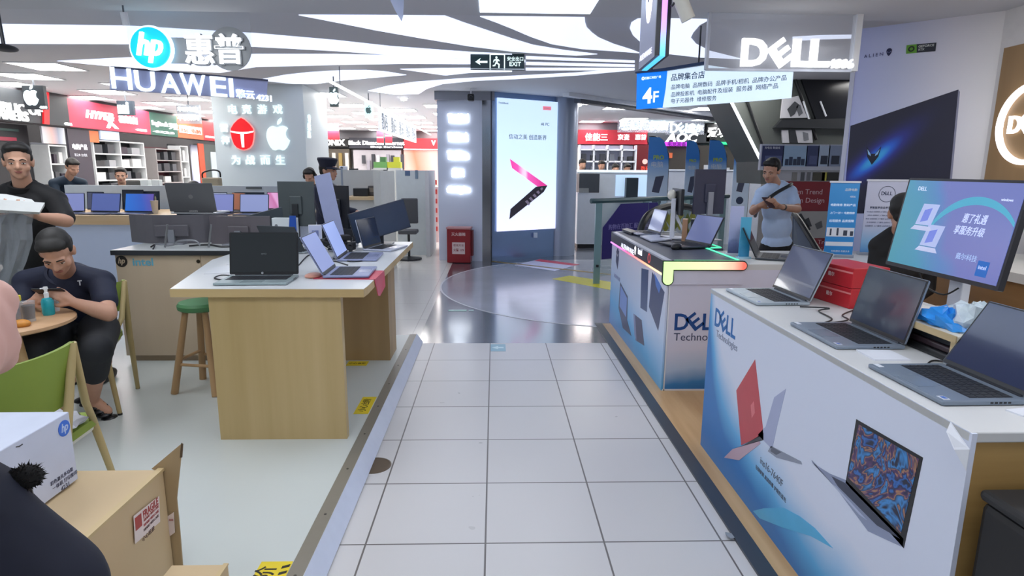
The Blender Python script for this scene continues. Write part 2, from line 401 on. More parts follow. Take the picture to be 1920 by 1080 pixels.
# ---- the square column with the screen
col_m = mat('#cdd5e8', .35, var=.03, scale=1.5); col_s = mat('#7f96bc', .22, .6, var=.05, scale=1); col_d = mat('#50545c', .3, .5)
A, B_, C_, D_ = Vector((-.975, 10.76, 0)), Vector((-.05, 10.62, 0)), Vector((1.10, 11.28, 0)), Vector((-.9, 12.6, 0))
b = MB(); b.prism([(A.x, A.y), (B_.x - .09, B_.y + .014), (B_.x - .02, 12.4), (D_.x, D_.y)], 2.86, col_m)
b.prism([(B_.x - .088, B_.y + .012), (B_.x, B_.y - .01), (C_.x, C_.y), (.8, 12.4), (0, 12.4)], 2.86, col_s)
b.slab([(B_.x - .012, B_.y - .018, 0), (B_.x + .012, B_.y - .012, 0), (B_.x + .012, B_.y - .012, 2.86), (B_.x - .012, B_.y - .018, 2.86)], (-.2, -1, 0), .012, col_d)
b.lathe([(.32, 0), (.32, 2.86)], mat('#a9b4ca', .3, .4, var=.03, scale=1), (1.22, 11.62, 0), 32)
b.slab([A.lerp(B_, .83) + Vector((0, -.004, 0)), B_ + Vector((-.012, -.016, 0)), B_ + Vector((-.012, -.016, 2.72)), A.lerp(B_, .83) + Vector((0, -.004, 2.72))], (-.15, -1, 0), .006, mat('#8d9098', .2, .9))
b.bx((-1.0, 10.60, 2.72), (.0, 10.9, 2.86), mat('#8d909a', .4, .3))
struct(b.build('column', smooth=True))

# ---- grey pillar with the emblems (square, 1.4 m)
pil = mat('#d8e1e4', .5, var=.02, scale=1)
b = MB(); b.bx((-4.40, 10.0, 0), (-2.985, 11.35, 2.86), pil); struct(b.build('pillar'))

# ---- walls: shops on the far side of the aisles, the pale wall at the right
wl = mat('#a9a7a8', .7)
b = MB(); b.bx((-9.7, 6, 0), (-9.55, 22.4, 2.86), mat('#3c3a3d', .6)); struct(b.build('wall_left'))
b = MB(); b.bx((-9.7, 22.3, 0), (1.2, 22.5, 2.86), wl); b.bx((1.2, 24.9, 0), (18, 25.1, 2.86), wl); struct(b.build('wall_back'))
b = MB(); b.bx((-7.97, 8.3, 2.285), (-7.802, 18.4, 2.86), mat('#4a484c', .6)); struct(b.build('trim_3'))
b = MB(); b.bx((-7.2, 21.86, 2.25), (-1.4, 22.3, 2.86), mat('#6a686c', .6)); struct(b.build('trim_4'))
b = MB(); b.bx((2.2, 17.26, 2.2), (9.0, 17.5, 2.86), mat('#6a6c74', .6)); struct(b.build('trim_5'))
WA, WB = Vector((3.05, 5.40, 0)), Vector((3.79, 4.73, 0)); WU = (WB - WA).normalized(); WN = Vector((-WU.y, WU.x, 0))
if WN.dot(-WA) < 0: WN = -WN
wall_p = ramp_mat('printed_wall', tuple(WU) , WA.dot(WU), WB.dot(WU), [(0, '#bcc3f0'), (.35, '#cdd2ee'), (.7, '#e4e2ec'), (1, '#efebea')], .45)
b = MB(); b.slab([WA, WB, WB + Vector((0, 0, 2.775)), WA + Vector((0, 0, 2.775))], -WN, .12, wall_p)
b.slab([WA + WN * .012, WA + WU * .035 + WN * .012, WA + WU * .035 + WN * .012 + Vector((0, 0, 2.775)), WA + WN * .012 + Vector((0, 0, 2.775))], -WN, .15, mat('#c9cbdc', .35))
struct(b.build('wall_right'))
b = MB(); b.bx((3.79, -1.5, 0), (3.95, 4.75, 2.775), mat('#ebe6e2', .55)); b.bx((3.785, 4.0, .9), (3.79, 4.70, 1.0), wl); struct(b.build('wall_right_side'))

# ---- added fill: world glow standing in for the unbuilt hall behind the viewer
w = bpy.data.worlds.new('hall'); SC.world = w; w.use_nodes = True
w.node_tree.nodes['Background'].inputs[0].default_value = (.80, .88, 1, 1); w.node_tree.nodes['Background'].inputs[1].default_value = .55
SC.view_settings.view_transform = 'Standard'; SC.view_settings.look = 'None'; SC.view_settings.exposure = 0.; SC.view_settings.gamma = 1
# ================================================================== GENERIC KIT
BLK = mat('#17181b', .4); DK = mat('#23262c', .35); WH = mat('#e3e6ee', .4); SIL = mat('#9aa3b2', .3, .6); GRY = mat('#6b7078', .45)
WHE = emit('#ffffff', 1.35)
def screen_mat(h): return mat(h, .12, var=.12, scale=1.5, coat=.3)
KEYM = mat('#1d1f24', .5)
def laptop(label, loc, rz, w=.36, d=.25, ang=105, body='#9aa6ad', lid=None, scr='#3f4760', group=None, keys=True, logo=None, lidlen=None, cat='laptop', stickers=True, z0=0., dark_keys='#22252b', pitch=0., emi=None, rough=.35):
    t = thing('laptop', label, cat, loc, rz, group)
    bm_ = mat(body, rough, .35, var=.03); lm = mat(lid or body, rough, .35, var=.03)
    T0 = rotm('X', pitch)
    b = MB(); b.M = T0
    b.box((0, 0, .009), (w, d, .014), bm_, bev=.004); b.box((0, 0, .002), (w * .9, d * .86, .004), BLK)
    for k in range(5): b.box((w / 2, d * (.05 + .05 * k), .010), (.002, d * .03, .005), BLK)
    bo = b.build('base', t)
    if keys:
        b = MB(); b.M = T0; km = mat(dark_keys, .5)
        b.box((0, d * .12, .0162), (w * .86, d * .5, .001), mat('#2b2f36', .5))
        nx, ny = 14, 5
        for i in range(nx):
            for j in range(ny):
                b.box((-w * .43 + w * .86 * (i + .5) / nx, d * (-.13) + d * .5 * (j + .5) / ny, .0172), (w * .86 / nx * .82, d * .5 / ny * .8, .0012), km)
        b.build('keyboard', bo)
        b = MB(); b.M = T0; b.box((0, -d * .31, .0163), (w * .3, d * .28, .0008), mat(body, .25, .3)); b.build('touchpad', bo)
        if stickers:
            b = MB(); b.M = T0; b.box((w * .42, -d * .42, .0165), (.03, .02, .0008), mat('#d8dce4', .3)); b.box((w * .42, -d * .415, .0170), (.018, .012, .0008), mat('#2f62b5', .3)); b.box((-w * .43, -d * .42, .0165), (.034, .018, .0008), mat('#dfe3ea', .3)); b.build('sticker', bo)
    L = lidlen or d * .97
    T = T0 @ tl(0, d / 2 - .008, .018) @ rotm('X', ang)        # local +y runs down the closed lid, turned open
    T = T0 @ tl(0, d / 2 - .006, .016) @ rotm('X', -(ang - 90))   # now local z is the lid's length
    b = MB(); b.M = T
    b.prism([(x, z) for x, z in rrect(-w / 2, .004, w / 2, L, .008, 3)], .006, lm, rotm('X', 90) @ tl(0, 0, -.006))
    b.tube([(-w * .42, .001, .0), (w * .42, .001, .0)], .0065, DK, 8)
    lo_ = b.build('lid', t)
    b = MB(); b.M = T
    b.box((0, -.0008, L / 2 + .002), (w * .985, .0016, L * .97), BLK); 
    b.box((0, -.0018, L / 2 + .006), (w * .95, .0012, L * .90), emi or screen_mat(scr))
    b.build('screen', lo_)
    if logo:
        b = MB(); b.M = T
        logo(b, frame((0, .0062, L / 2), (-1, 0, 0), (0, 0, 1))); b.build('logo', lo_)
    return t

# ================================================================== RIGHT: counters
Z1 = .945
white_top = mat('#cfd0d0', .38, var=.02)
# --- near counter with the printed board
t = thing('display_counter', 'long white counter with a printed blue and white laptop board, nearest on the timber floor', 'counter', (0, 0, 0))
wood_end = wood('#a9864f', '#c8a468', 'counter_wood', 'x', 5)
b = MB(); b.bx((1.235, 1.44, .004), (2.19, 3.335, .915), wood_end); b.build('body', t)
b = MB(); b.bx((1.222, 1.43, .915), (2.2, 3.35, .945), white_top, bev=.004); b.build('countertop', t)
m_pr, nt, bs = nt_new('printed_board'); N = nt.nodes.new; L = nt.links.new
tc = N('ShaderNodeTexCoord'); sx = N('ShaderNodeSeparateXYZ'); L(tc.outputs['Object'], sx.inputs[0])
def mth(op, a, b_=None, c=None):
    n = N('ShaderNodeMath'); n.operation = op
    for i, q in enumerate((a, b_, c)):
        if q is None: continue
        if isinstance(q, (int, float)): n.inputs[i].default_value = q
        else: L(q, n.inputs[i])
    return n.outputs[0]
u = mth('SUBTRACT', 3.335, sx.outputs['Y'])
edge = mth('ADD', mth('MULTIPLY', mth('POWER', 2.718, mth('MULTIPLY', u, -6.5)), .75), mth('MULTIPLY', mth('MAXIMUM', mth('SUBTRACT', 1.35, u), 0.), .24))
no = N('ShaderNodeTexNoise'); no.inputs['Scale'].default_value = 2.2; L(tc.outputs['Object'], no.inputs['Vector'])
fac = mth('DIVIDE', mth('SUBTRACT', mth('ADD', sx.outputs['Z'], mth('MULTIPLY', mth('SUBTRACT', no.outputs['Fac'], .5), .18)), mth('MULTIPLY', edge, .72)), .34)
cr = N('ShaderNodeValToRGB'); L(fac, cr.inputs[0]); els = cr.color_ramp.elements; els.new(.4); els.new(.75)
for e, (p_, h_) in zip(els, ((0, '#2f7cc4'), (.35, '#5fb0e4'), (.75, '#c2d6f0'), (1, '#dae1f3'))): e.position = p_; e.color = srgb(h_)
L(cr.outputs[0], bs.inputs['Base Color']); bs.inputs['Roughness'].default_value = .38
PX = 1.222
b = MB(); b.bx((PX, 1.425, .004), (1.236, 3.338, .943), m_pr)
def pp(px, py): return X(px, py, PX)
NX = Vector((-1, 0, 0))
def dec(b, pts, m, t=.0012): b.slab([pp(*q) for q in pts], NX, t, m)
# red lidded laptop and its silver twin, back to back
dec(b, [(1416, 674), (1381, 732), (1390, 835), (1432, 815)], mat('#c3454f', .35))
dec(b, [(1432, 812), (1392, 836), (1374, 842), (1432, 825)], mat('#3c3f48', .4))
dec(b, [(1424, 826), (1374, 842), (1358, 858), (1386, 863), (1426, 832)], mat('#c4a7b6', .4))
dec(b, [(1474, 729), (1452, 745), (1436, 800), (1421, 815), (1448, 842), (1457, 800)], mat('#aab2d2', .4))
dec(b, [(1446, 836), (1502, 865), (1504, 871), (1456, 858), (1440, 846)], mat('#8f96a8', .4))
dec(b, [(1448, 838), (1466, 848), (1456, 853), (1445, 846)], mat('#5c6272', .4), .0016)
dec(b, [(1408, 760), (1414, 752), (1416, 774), (1410, 784)], mat('#e07a80', .4), .0016)
dec(b, [(1432, 953), (1470, 952), (1500, 968), (1528, 990), (1562, 1028), (1520, 1005), (1470, 990), (1425, 972), (1412, 958)], mat('#58b4e2', .38))
# laptop with the marbled picture
scrm, nt2, b2 = nt_new('marbled_picture'); N2 = nt2.nodes.new
tc2 = N2('ShaderNodeTexCoord'); n2 = N2('ShaderNodeTexNoise'); n2.inputs['Scale'].default_value = 4.5; n2.inputs['Detail'].default_value = 2.5; n2.inputs['Distortion'].default_value = 4.5
nt2.links.new(tc2.outputs['Object'], n2.inputs['Vector']); cr2 = N2('ShaderNodeValToRGB'); nt2.links.new(n2.outputs['Fac'], cr2.inputs[0])
e2 = cr2.color_ramp.elements
for _ in range(6): e2.new(.5)
for e, (p_, h_) in zip(e2, ((.30, '#141c38'), (.38, '#2f6fc0'), (.43, '#161f42'), (.485, '#5a3a6a'), (.51, '#b8865c'), (.53, '#1c2650'), (.60, '#3f8fd4'), (.68, '#1a1c38'))): e.position = p_; e.color = srgb(h_)
nt2.links.new(cr2.outputs[0], b2.inputs['Base Color']); b2.inputs['Roughness'].default_value = .3
dec(b, [(1606, 786), (1731, 858), (1695, 1028), (1586, 905)], mat('#14161c', .3))
dec(b, [(1611, 796), (1724, 861), (1690, 1000), (1590, 894)], scrm, .002)
dec(b, [(1586, 900), (1556, 888), (1524, 868), (1522, 863), (1568, 915), (1628, 996), (1693, 1026), (1695, 1010)], mat('#8d97b4', .35))
dec(b, [(1586, 906), (1560, 893), (1572, 912), (1645, 985), (1688, 1010)], mat('#3a4054', .4), .002)
dec(b, [(1568, 912), (1558, 905), (1612, 965), (1626, 975)], mat('#b4bdd6', .35), .002)
fD = frame(pp(1340, 612) + NX * .0002, (0, -1, 0), (0, 0, 1))
hD = (pp(1345, 575) - pp(1345, 605)).length * 1.15
dell_word(b, frame(pp(1340, 610), (0, -1, 0), (0, 0, 1)), hD, mat('#1f6db4', .4), .0015)
b.text('Technologies', mat('#7f88a0', .4), frame((pp(1362, 640) + pp(1362, 640)) / 2, (0, -1, 0), (0, 0, 1)), w=2.9 * hD, d=.0012)
fT = frame(pp(1446, 886), (0, -1, 0), (0, 0, 1))
b.text('ins16-7640F', mat('#5b6478', .4), frame(pp(1446, 884), (0, -1, 0), (0, 0, 1)), w=.22, d=.0012)
b.text('轻薄便携 高清屏幕 护眼防蓝光', mat('#596275', .4), frame(pp(1444, 905), (0, -1, 0), (0, 0, 1)), w=.30, d=.0012)
# curling top corner
b.slab([Vector((1.2215, 1.50, .943)), Vector((1.2215, 1.425, .90)), Vector((1.2215, 1.425, .84)), Vector((1.206, 1.455, .885)), Vector((1.206, 1.49, .92))], NX, .001, WH)
b.build('printed_board', t)
# --- far counter with glowing rim
Y1 = 4.237
t = thing('display_counter', 'white corner counter whose top is rimmed by a green to red light strip', 'counter', (0, 0, 0))
side_pr = ramp_mat('printed_side', (0, -.12, 1), -.60, .30, [(0, '#5f8fd4'), (.3, '#5fb4ea'), (.62, '#c3d6f2'), (1, '#dde1f2')], .38, distort=.25, dscale=2.)
front_pr = ramp_mat('printed_front', (-.1, 0, 1), -.13, .22, [(0, '#1f66b2'), (.3, '#3b86c8'), (.62, '#b4cae8'), (1, '#d4d3e6')], .38, distort=.1, dscale=4.)
b = MB(); b.bx((1.24, Y1 + .01, .004), (1.765, 6.30, .84), mat('#c2c8d8', .4)); b.bx((1.765, Y1 + .01, .004), (3.15, 4.97, .90), mat('#c2c8d8', .4)); b.build('body', t)
b = MB(); b.bx((1.245, Y1 - .004, .004), (3.15, Y1 + .01, .905), front_pr)
b.bx((1.243, Y1 - .006, .004), (1.252, Y1 - .003, .90), WH)
b.bx((1.235, Y1 - .006, .004), (3.15, Y1 - .003, .016), WH)
b.bx((1.243, Y1 - .0118, .80), (1.768, Y1 - .004, .945), mat('#d4d3e6', .38))
FN = Vector((0, -1, 0))
hF = (Y(1265, 588, Y1 - .004) - Y(1265, 619, Y1 - .004)).length
navy = mat('#1f4b8c', .4)
p_ = Y(1264, 619, Y1 - .004); dell_word(b, frame((p_.x, Y1 - .004, p_.z), (1, 0, 0), (0, 0, 1)), hF, navy, .0015)
p_ = Y(1263, 634, Y1 - .004); b.text('Technologies', mat('#3d4668', .4), frame((p_.x, Y1 - .004, p_.z), (1, 0, 0), (0, 0, 1)), h=.075, d=.0012, align='LEFT')
b.build('front_board', t)
SXP = 1.228
b = MB(); b.bx((SXP, Y1, .004), (1.241, 6.30, .85), side_pr)
def ps(px, py): return X(px, py, SXP)
def dsc(pts, m, t_=.0015): b.slab([ps(*q) for q in pts], NX, t_, m)
lapd = mat('#3d4a72', .35); lapb = ramp_mat('picture_blue', (0, 1, 1), 5.2, 6.2, [(0, '#2c3d78'), (.5, '#4f7fd0'), (1, '#8fb4ea')], .3)
dsc([(1203, 503), (1216, 506), (1213, 585), (1201, 577)], mat('#2d4a7a', .3)); dsc([(1223, 510), (1246, 548), (1234, 620), (1217, 575)], lapd); dsc([(1227, 512), (1240, 537), (1236, 550), (1230, 535)], mat('#4f7fd0', .3), .002)
dsc([(1163, 529), (1177, 556), (1176, 600), (1160, 577)], lapd); dsc([(1164, 535), (1176, 559), (1174, 595), (1162, 574)], mat('#6f95dc', .3), .002); dsc([(1160, 577), (1176, 600), (1184, 630), (1168, 615)], lapd)
dsc([(1188, 588), (1203, 600), (1208, 648), (1192, 638)], mat('#3c3f68', .35)); dsc([(1188, 588), (1191, 590), (1194, 640), (1190, 628)], mat('#7f8ab8', .35), .002)
dsc([(1156, 470), (1161, 470), (1160, 488), (1158, 505), (1155, 490)], mat('#3a4266', .4))
alien_head(b, frame(ps(1158, 478), (0, -1, 0), (0, 0, 1)), .13, mat('#3a4266', .4), WH, .002)
b.text('ALIENWARE', mat('#8a93b8', .4), frame(ps(1157, 520), (0, -1, 0), (0, 0, 1)), w=.3, d=.0015)
b.build('side_board', t)
deck = mat('#4b4f5c', .45, var=.1)
b = MB(); b.bx((1.225, Y1 - .01, .845), (1.765, 6.32, .962), deck); b.bx((1.765, 4.98, .845), (1.90, 6.32, .962), deck)
b.bx((1.222, Y1 - .012, .955), (1.265, 6.32, .968), mat('#b4b8c4', .35)); b.bx((1.222, 6.27, .955), (1.9, 6.325, .968), mat('#b4b8c4', .35)); b.build('countertop', t)
b = MB(); b.bx((1.765, Y1 - .004, .905), (3.16, 4.98, .945), white_top); b.build('side_top', t)
b = MB(); b.bx((1.219, Y1 - .006, .862), (1.2255, 6.32, .955), mat('#3a3d47', .35))
gT = lambda px, py: frame(X(px, py, 1.2188), (0, -1, 0), (0, 0, 1))
b.text('ALIENWARE', emit('#e8ecff', 1.6), gT(1176, 466), w=.55, h=.045, d=.001); alien_head(b, gT(1191, 470), .075, emit('#ffffff', 1.8), DK, .0015)
b.text('intel', emit('#e8ecff', 1.6), gT(1200, 472), w=.14, h=.055, d=.001, bold=.03)
b.ring((0, 0), .030, .038, .001, emit('#d04a48', 1.3), gT(1217, 484)); b.build('fascia', t)
pk = ramp_mat('pink_light', (0, 1, 0), Y1, 6.32, [(0, '#fff0b0'), (.3, '#ff9a78'), (.6, '#ff5a86'), (1, '#e88aff')], .4, 1.7)
b = MB(); b.bx((1.214, Y1, .849), (1.226, 6.32, .861), pk); b.build('side_light_strip', t)
g_r = ramp_mat('rainbow_light', (1, 0, 0), 1.20, 1.76, [(0, '#d2fbaa'), (.35, '#e2f8b4'), (.7, '#fae2bc'), (.88, '#fcbca4'), (1, '#ff7060')], .4, .82)
ol = mat('#33443e', .4)
def Lsh(g): return [(1.193 - g, .965 + g)] + arc((1.755, .937), .028 + g, 90, -90, 8) + [(1.262 + g * .6, .909 - g)] + arc((1.2275, .835), .0345 + g, 0, -180, 8)
b = MB(); T = frame((0, Y1 - .012, 0), (1, 0, 0), (0, 0, 1))
b.prism(Lsh(.009), .006, ol, T); b.prism(Lsh(0), .014, g_r, T); b.build('corner_light_strip', t)
b = MB(); b.tube([(1.75, 4.28, .968), (1.75, 4.97, .968), (1.885, 5.0, .968), (1.885, 5.5, .968)], .006, emit('#57e0b0', 1.2)); b.bx((1.28, 4.26, .962), (1.75, 4.272, .970), emit('#7fe09a', .8)); b.build('green_light_line', t)

# ================================================================== things on the near counter
def on(z, *px): 
    v = [Z(x, y, z) for x, y in px]; s_ = Vector()
    for q in v: s_ += q
    return s_ / len(v)
laptop('silver laptop on the white counter in front of the red boxes', (1.42, 3.09, Z1), -88, .385, .27, 112, '#aab6c0', scr='#4d5675')
laptop('middle silver laptop on the white counter with a small card at its corner', (1.405, 2.335, Z1), -90, .365, .262, 104, '#8793a2', scr='#323c50')
laptop('closest open laptop on the white counter, with a black numeric keyboard', (1.40, 1.775, Z1), -89, .345, .262, 122, '#7f8c9c', scr='#2e3654')
b = solid('price_card', 'small white card lying by the corner of the middle silver laptop', 'card'); b.slab([Z(1605, 658, Z1), Z(1640, 677, Z1), Z(1707, 677, Z1), Z(1668, 659, Z1)], (0, 0, 1), .006, WH); done(b)
b = solid('price_card', 'white card at the near end of the counter, beyond the closest laptop', 'card'); b.slab([Z(1885, 770, Z1), Z(1918, 782, Z1), Z(1950, 780, Z1), Z(1925, 766, Z1)], (0, 0, 1), .004, WH); done(b)
# red gift boxes
red = mat('#c0242f', .35, var=.08); redd = mat('#a31c28', .35)
for k, lab in enumerate(('lower red gift box behind the silver laptop on the counter', 'upper red gift box stacked behind the silver laptop on the counter')):
    t = thing('gift_box', lab, 'box', (1.80, 2.93, Z1 + .1 * k), 8, 'red gift boxes on the counter')
    b = MB(); b.box((0, .06, .049), (.20, .30, .098), red, bev=.004); b.box((-.101, .06, .075), (.002, .3, .008), mat('#e88a8a', .3)); b.build('carton', t)
    b = MB(); b.text('戴尔', mat('#f0e0e0', .4), frame((-.101, .06, .05), (0, -1, 0), (0, 0, 1)), h=.022, d=.001); b.build('lettering', t)
# riser shelf with its load
ris = mat('#ddd6c4', .45); ris_e = wood('#bfa77d', '#d8c49c', 'riser_edge', 'y', 6)
t = thing('monitor_riser', 'cream wooden monitor riser on the white counter under the plastic bag', 'shelf', (0, 0, 0))
b = MB(); b.bx((1.565, 1.95, 1.030), (1.97, 2.42, 1.052), ris, bev=.003); b.bx((1.561, 1.95, 1.029), (1.566, 2.42, 1.053), ris_e); b.build('shelf_board', t)
for yy in (1.97, 2.40): b = MB(); b.bx((1.57, yy - .012, Z1), (1.96, yy + .012, 1.030), ris_e); b.build('side_panel', t)
b = MB(); b.bx((1.58, 1.99, Z1), (1.86, 2.37, Z1 + .028), BLK, bev=.008); b.bx((1.59, 2.0, Z1 + .028), (1.84, 2.36, Z1 + .05), mat('#3a2d33', .3), bev=.006); b.bx((1.60, 2.02, Z1 + .05), (1.84, 2.34, Z1 + .078), DK, bev=.006)
o = b.build('laptop_sleeve'); tag(o, 'pile of black laptop sleeves under the cream monitor riser', 'sleeve')
b = MB(); b.bx((1.585, 2.21, 1.053), (1.72, 2.41, 1.078), mat('#e6e4e2', .4), bev=.008); tag(b.build('white_device'), 'flat white device lying on the cream monitor riser', 'device')
# crumpled bag
def crumple(pts_r, seed, amp, n=18, r=9):
    bm = bmesh.new(); bmesh.ops.create_uvsphere(bm, u_segments=n, v_segments=r, radius=1); rnd = random.Random(seed)
    for v in bm.verts:
        k = 1 + rnd.uniform(-amp, amp); v.co = Vector((v.co.x * pts_r[0] * k, v.co.y * pts_r[1] * k, max(-.3, v.co.z) * pts_r[2] * k))
    bm.verts.index_update(); g = ([v.co.copy() for v in bm.verts], [tuple(v.index for v in f.verts) for f in bm.faces]); bm.free(); return g
t = thing('plastic_bag', 'crumpled clear and blue plastic bag on the cream monitor riser', 'bag', (1.66, 2.07, 1.053))
g = crumple((.065, .10, .075), 3, .28); b = MB(); b.add([v + Vector((.01, -.03, .024)) for v in g[0]], g[1], mat('#dbe8f2', .15, var=.2, scale=20, alpha=.8)); b.build('film', t)
g = crumple((.055, .10, .05), 5, .25); b = MB(); b.add([v + Vector((-.03, .02, .016)) for v in g[0]], g[1], mat('#2f93ea', .2, var=.25, scale=18)); b.build('blue_lining', t)
# upright display on white stand
t = thing('monitor', 'large widescreen monitor on a white stand showing a teal and purple laptop advert', 'monitor', (1.735, 2.285, 1.053), 0)
TM = tl(0, 0, .335) @ rotm('Z', -90) @ rotm('X', -9)
mw, mh = .605, .375
b = MB(); b.M = TM; b.prism(rrect(-mw / 2, -mh / 2, mw / 2, mh / 2, .006, 2), .022, mat('#22242c', .35), rotm('X', 90) @ tl(0, 0, -.022)); b.box((0, .035, 0), (.3, .03, .22), DK, bev=.01); b.build('housing', t)
m_tv, nt3, b3 = nt_new('advert_screen'); N3 = nt3.nodes.new; L3 = nt3.links.new
tc3 = N3('ShaderNodeTexCoord'); s3 = N3('ShaderNodeSeparateXYZ'); L3(tc3.outputs['Object'], s3.inputs[0])
mr3 = N3('ShaderNodeMapRange'); mr3.inputs['From Min'].default_value = .30; mr3.inputs['From Max'].default_value = -.34; L3(s3.outputs['Y'], mr3.inputs['Value'])
no3 = N3('ShaderNodeTexNoise'); no3.inputs['Scale'].default_value = 3.5; L3(tc3.outputs['Object'], no3.inputs['Vector'])
ad3 = N3('ShaderNodeMath'); ad3.operation = 'MULTIPLY_ADD'; ad3.inputs[1].default_value = .5; L3(no3.outputs['Fac'], ad3.inputs[0]); L3(mr3.outputs[0], ad3.inputs[2])
mz3 = N3('ShaderNodeMath'); mz3.operation = 'MULTIPLY_ADD'; mz3.inputs[1].default_value = .9; L3(s3.outputs['Z'], mz3.inputs[0]); L3(ad3.outputs[0], mz3.inputs[2])
cr3 = N3('ShaderNodeValToRGB'); L3(mz3.outputs[0], cr3.inputs[0]); e3 = cr3.color_ramp.elements; e3.new(.5); e3.new(.8)
for e, (p_, h_) in zip(e3, ((.3, '#4aa0a8'), (.72, '#4a9cc0'), (1.15 / 1.3, '#5a8ccc'), (1, '#7480c8'))): e.position = min(p_, 1); e.color = srgb(h_)
L3(cr3.outputs[0], b3.inputs['Emission Color']); b3.inputs['Emission Strength'].default_value = .8; b3.inputs['Base Color'].default_value = (.02, .02, .03, 1); b3.inputs['Roughness'].default_value = .2
b = MB(); b.M = TM; b.box((0, -.001, .003), (mw - .022, .002, mh - .026), m_tv)
Fs = frame((0, -.002, 0), (1, 0, 0), (0, 0, 1)); ew = emit('#c3cdf0', .62)
rg = []
for i in range(41):
    a = math.radians(172 - 150 * i / 40); rg.append((.11 + .235 * math.cos(a), -.10 + .225 * math.sin(a)))
for i in range(40, -1, -1):
    a = math.radians(172 - 150 * i / 40); k_ = .03 * math.sin(PI * i / 40); rg.append((.11 + (.235 - k_) * math.cos(a), -.10 + (.225 - k_) * math.sin(a)))
rg = [(min(max(x, -.29), .29), min(max(y, -.17), .175)) for x, y in rg]
b.prism(rg, .0006, emit('#4a9fba', .62), Fs)
# keep the ring inside the panel: cover strips belong to the bezel
for (cx_, cz_) in ((-.13, .04), (-.07, -.04)):
    b.prism([(cx_ - .055, cz_ - .04), (cx_ + .035, cz_ - .04), (cx_ + .055, cz_ + .045), (cx_ - .035, cz_ + .045)], .0010, emit('#a9b4dc', .6), Fs)
    b.prism([(cx_ - .03, cz_ - .03), (cx_ + .01, cz_ - .02), (cx_ + .02, cz_ + .03), (cx_ - .02, cz_ + .02)], .0014, emit('#6f7fd0', .6), Fs)
    b.prism([(cx_ - .075, cz_ - .062), (cx_ + .05, cz_ - .062), (cx_ + .035, cz_ - .044), (cx_ - .055, cz_ - .044)], .0012, emit('#b9bedc', .6), Fs)
b.text('惠了礼遇', ew, Fs @ tl(.115, .045, 0), w=.115, h=.036, d=.001, shear=.2, bold=.012); b.text('享服务升级', ew, Fs @ tl(.105, .0, 0), w=.145, h=.034, d=.001, shear=.2, bold=.012)
b.text('戴尔科技', emit('#9fb4dc', .7), Fs @ tl(.13, -.095, 0), w=.1, d=.001); b.text('DELL', emit('#cfd8f0', .7), Fs @ tl(-.2, .145, 0), w=.05, d=.001); b.text('windows', emit('#cfd8f0', .7), Fs @ tl(.23, .12, 0), w=.05, d=.001)
b.box((.215, -.0025, -.125), (.05, .001, .055), emit('#1f5fae', .6)); b.text('intel', ew, Fs @ tl(.215, -.12, .001), w=.034, d=.001)
b.build('screen', t)
b = MB(); b.bx((.06, -.035, .012), (.095, .035, .31), WH, bev=.004); b.bx((.0, -.09, 0), (.16, .09, .012), WH, bev=.004); b.build('stand', t)
# black bin at the counter's end
t = thing('waste_bin', 'black square bin at the wooden end of the near counter', 'bin', (1.50, 1.20, 0.004))
b = MB(); b.box((0, 0, .385), (.50, .40, .77), mat('#16171a', .55), bev=.02); b.build('body', t)
b = MB(); b.box((0, 0, .785), (.51, .41, .03), mat('#1e1f22', .5), bev=.012); b.build('lid', t)
def cable(name, label, pts, r=.0035, m=None):
    b = solid(name, label, 'cable'); b.tube(smooth_curve(pts), r, m or BLK, 6); return done(b, True)
cable('power_cable', 'black cable curling on the counter between the silver laptops', [Z(1500, 575, Z1 + .005), Z(1555, 578, Z1 + .02), Z(1535, 583, Z1 + .005), Z(1560, 598, Z1 + .005), Z(1545, 606, Z1 + .005), Z(1590, 600, Z1 + .005), Z(1580, 590, Z1 + .01), Z(1620, 575, Z1 + .005)])
cable('power_cable', 'black cable looping out behind the closest laptop', [Z(1742, 692, Z1 + .005), Z(1740, 682, Z1 + .01), Z(1755, 676, Z1 + .006), Z(1800, 684, Z1 + .005)])
cable('power_cable', 'black cable hanging under the large widescreen monitor', [Vector((1.70, 2.36, 1.20)), Vector((1.72, 2.34, 1.15)), Vector((1.75, 2.28, 1.13)), Vector((1.79, 2.26, 1.16))])

# ================================================================== things on the far counter
ZD = .969
laptop('blue-grey laptop with glossy lit screen beside the tall dark book boxes', on(ZD, (1232, 460), (1295, 470), (1322, 463), (1280, 452)), -74, .38, .27, 116, '#3e424c', scr='#8a93c4', stickers=False)
laptop('slim laptop with a bright lavender screen at the far end of the glowing counter', (1.49, 6.08, ZD), -84, .36, .24, 106, '#8d93a8', scr='#a9b0dc', stickers=False)
laptop('black laptop turned away on the white side top of the corner counter', (2.14, 4.56, .945), 62, .36, .25, 116, '#41464d', lid='#2b2e33', scr='#24272c', stickers=False)
b = solid('leaflet', 'white leaflet lying flat on the glowing counter deck', 'leaflet'); b.slab([Z(1200, 444, ZD), Z(1222, 454, ZD), Z(1260, 450, ZD), Z(1232, 442, ZD)], (0, 0, 1), .012, mat('#c9cede', .35)); done(b)
b = solid('keyboard', 'dark flat keyboard at the far end of the glowing counter', 'keyboard'); b.slab([Z(1166, 433, ZD), Z(1184, 440, ZD), Z(1196, 437, ZD), Z(1176, 431, ZD)], (0, 0, 1), .02, DK); done(b)
t = thing('mouse', 'black wireless mouse in front of the blue-grey laptop', 'mouse', Z(1268, 466, ZD), -50)
b = MB(); b.ell((0, 0, .012), (.035, .06, .03), BLK); b.build('shell', t, True); b = MB(); b.tube([(0, .03, .038), (0, .045, .032)], .006, GRY); b.build('wheel', t)
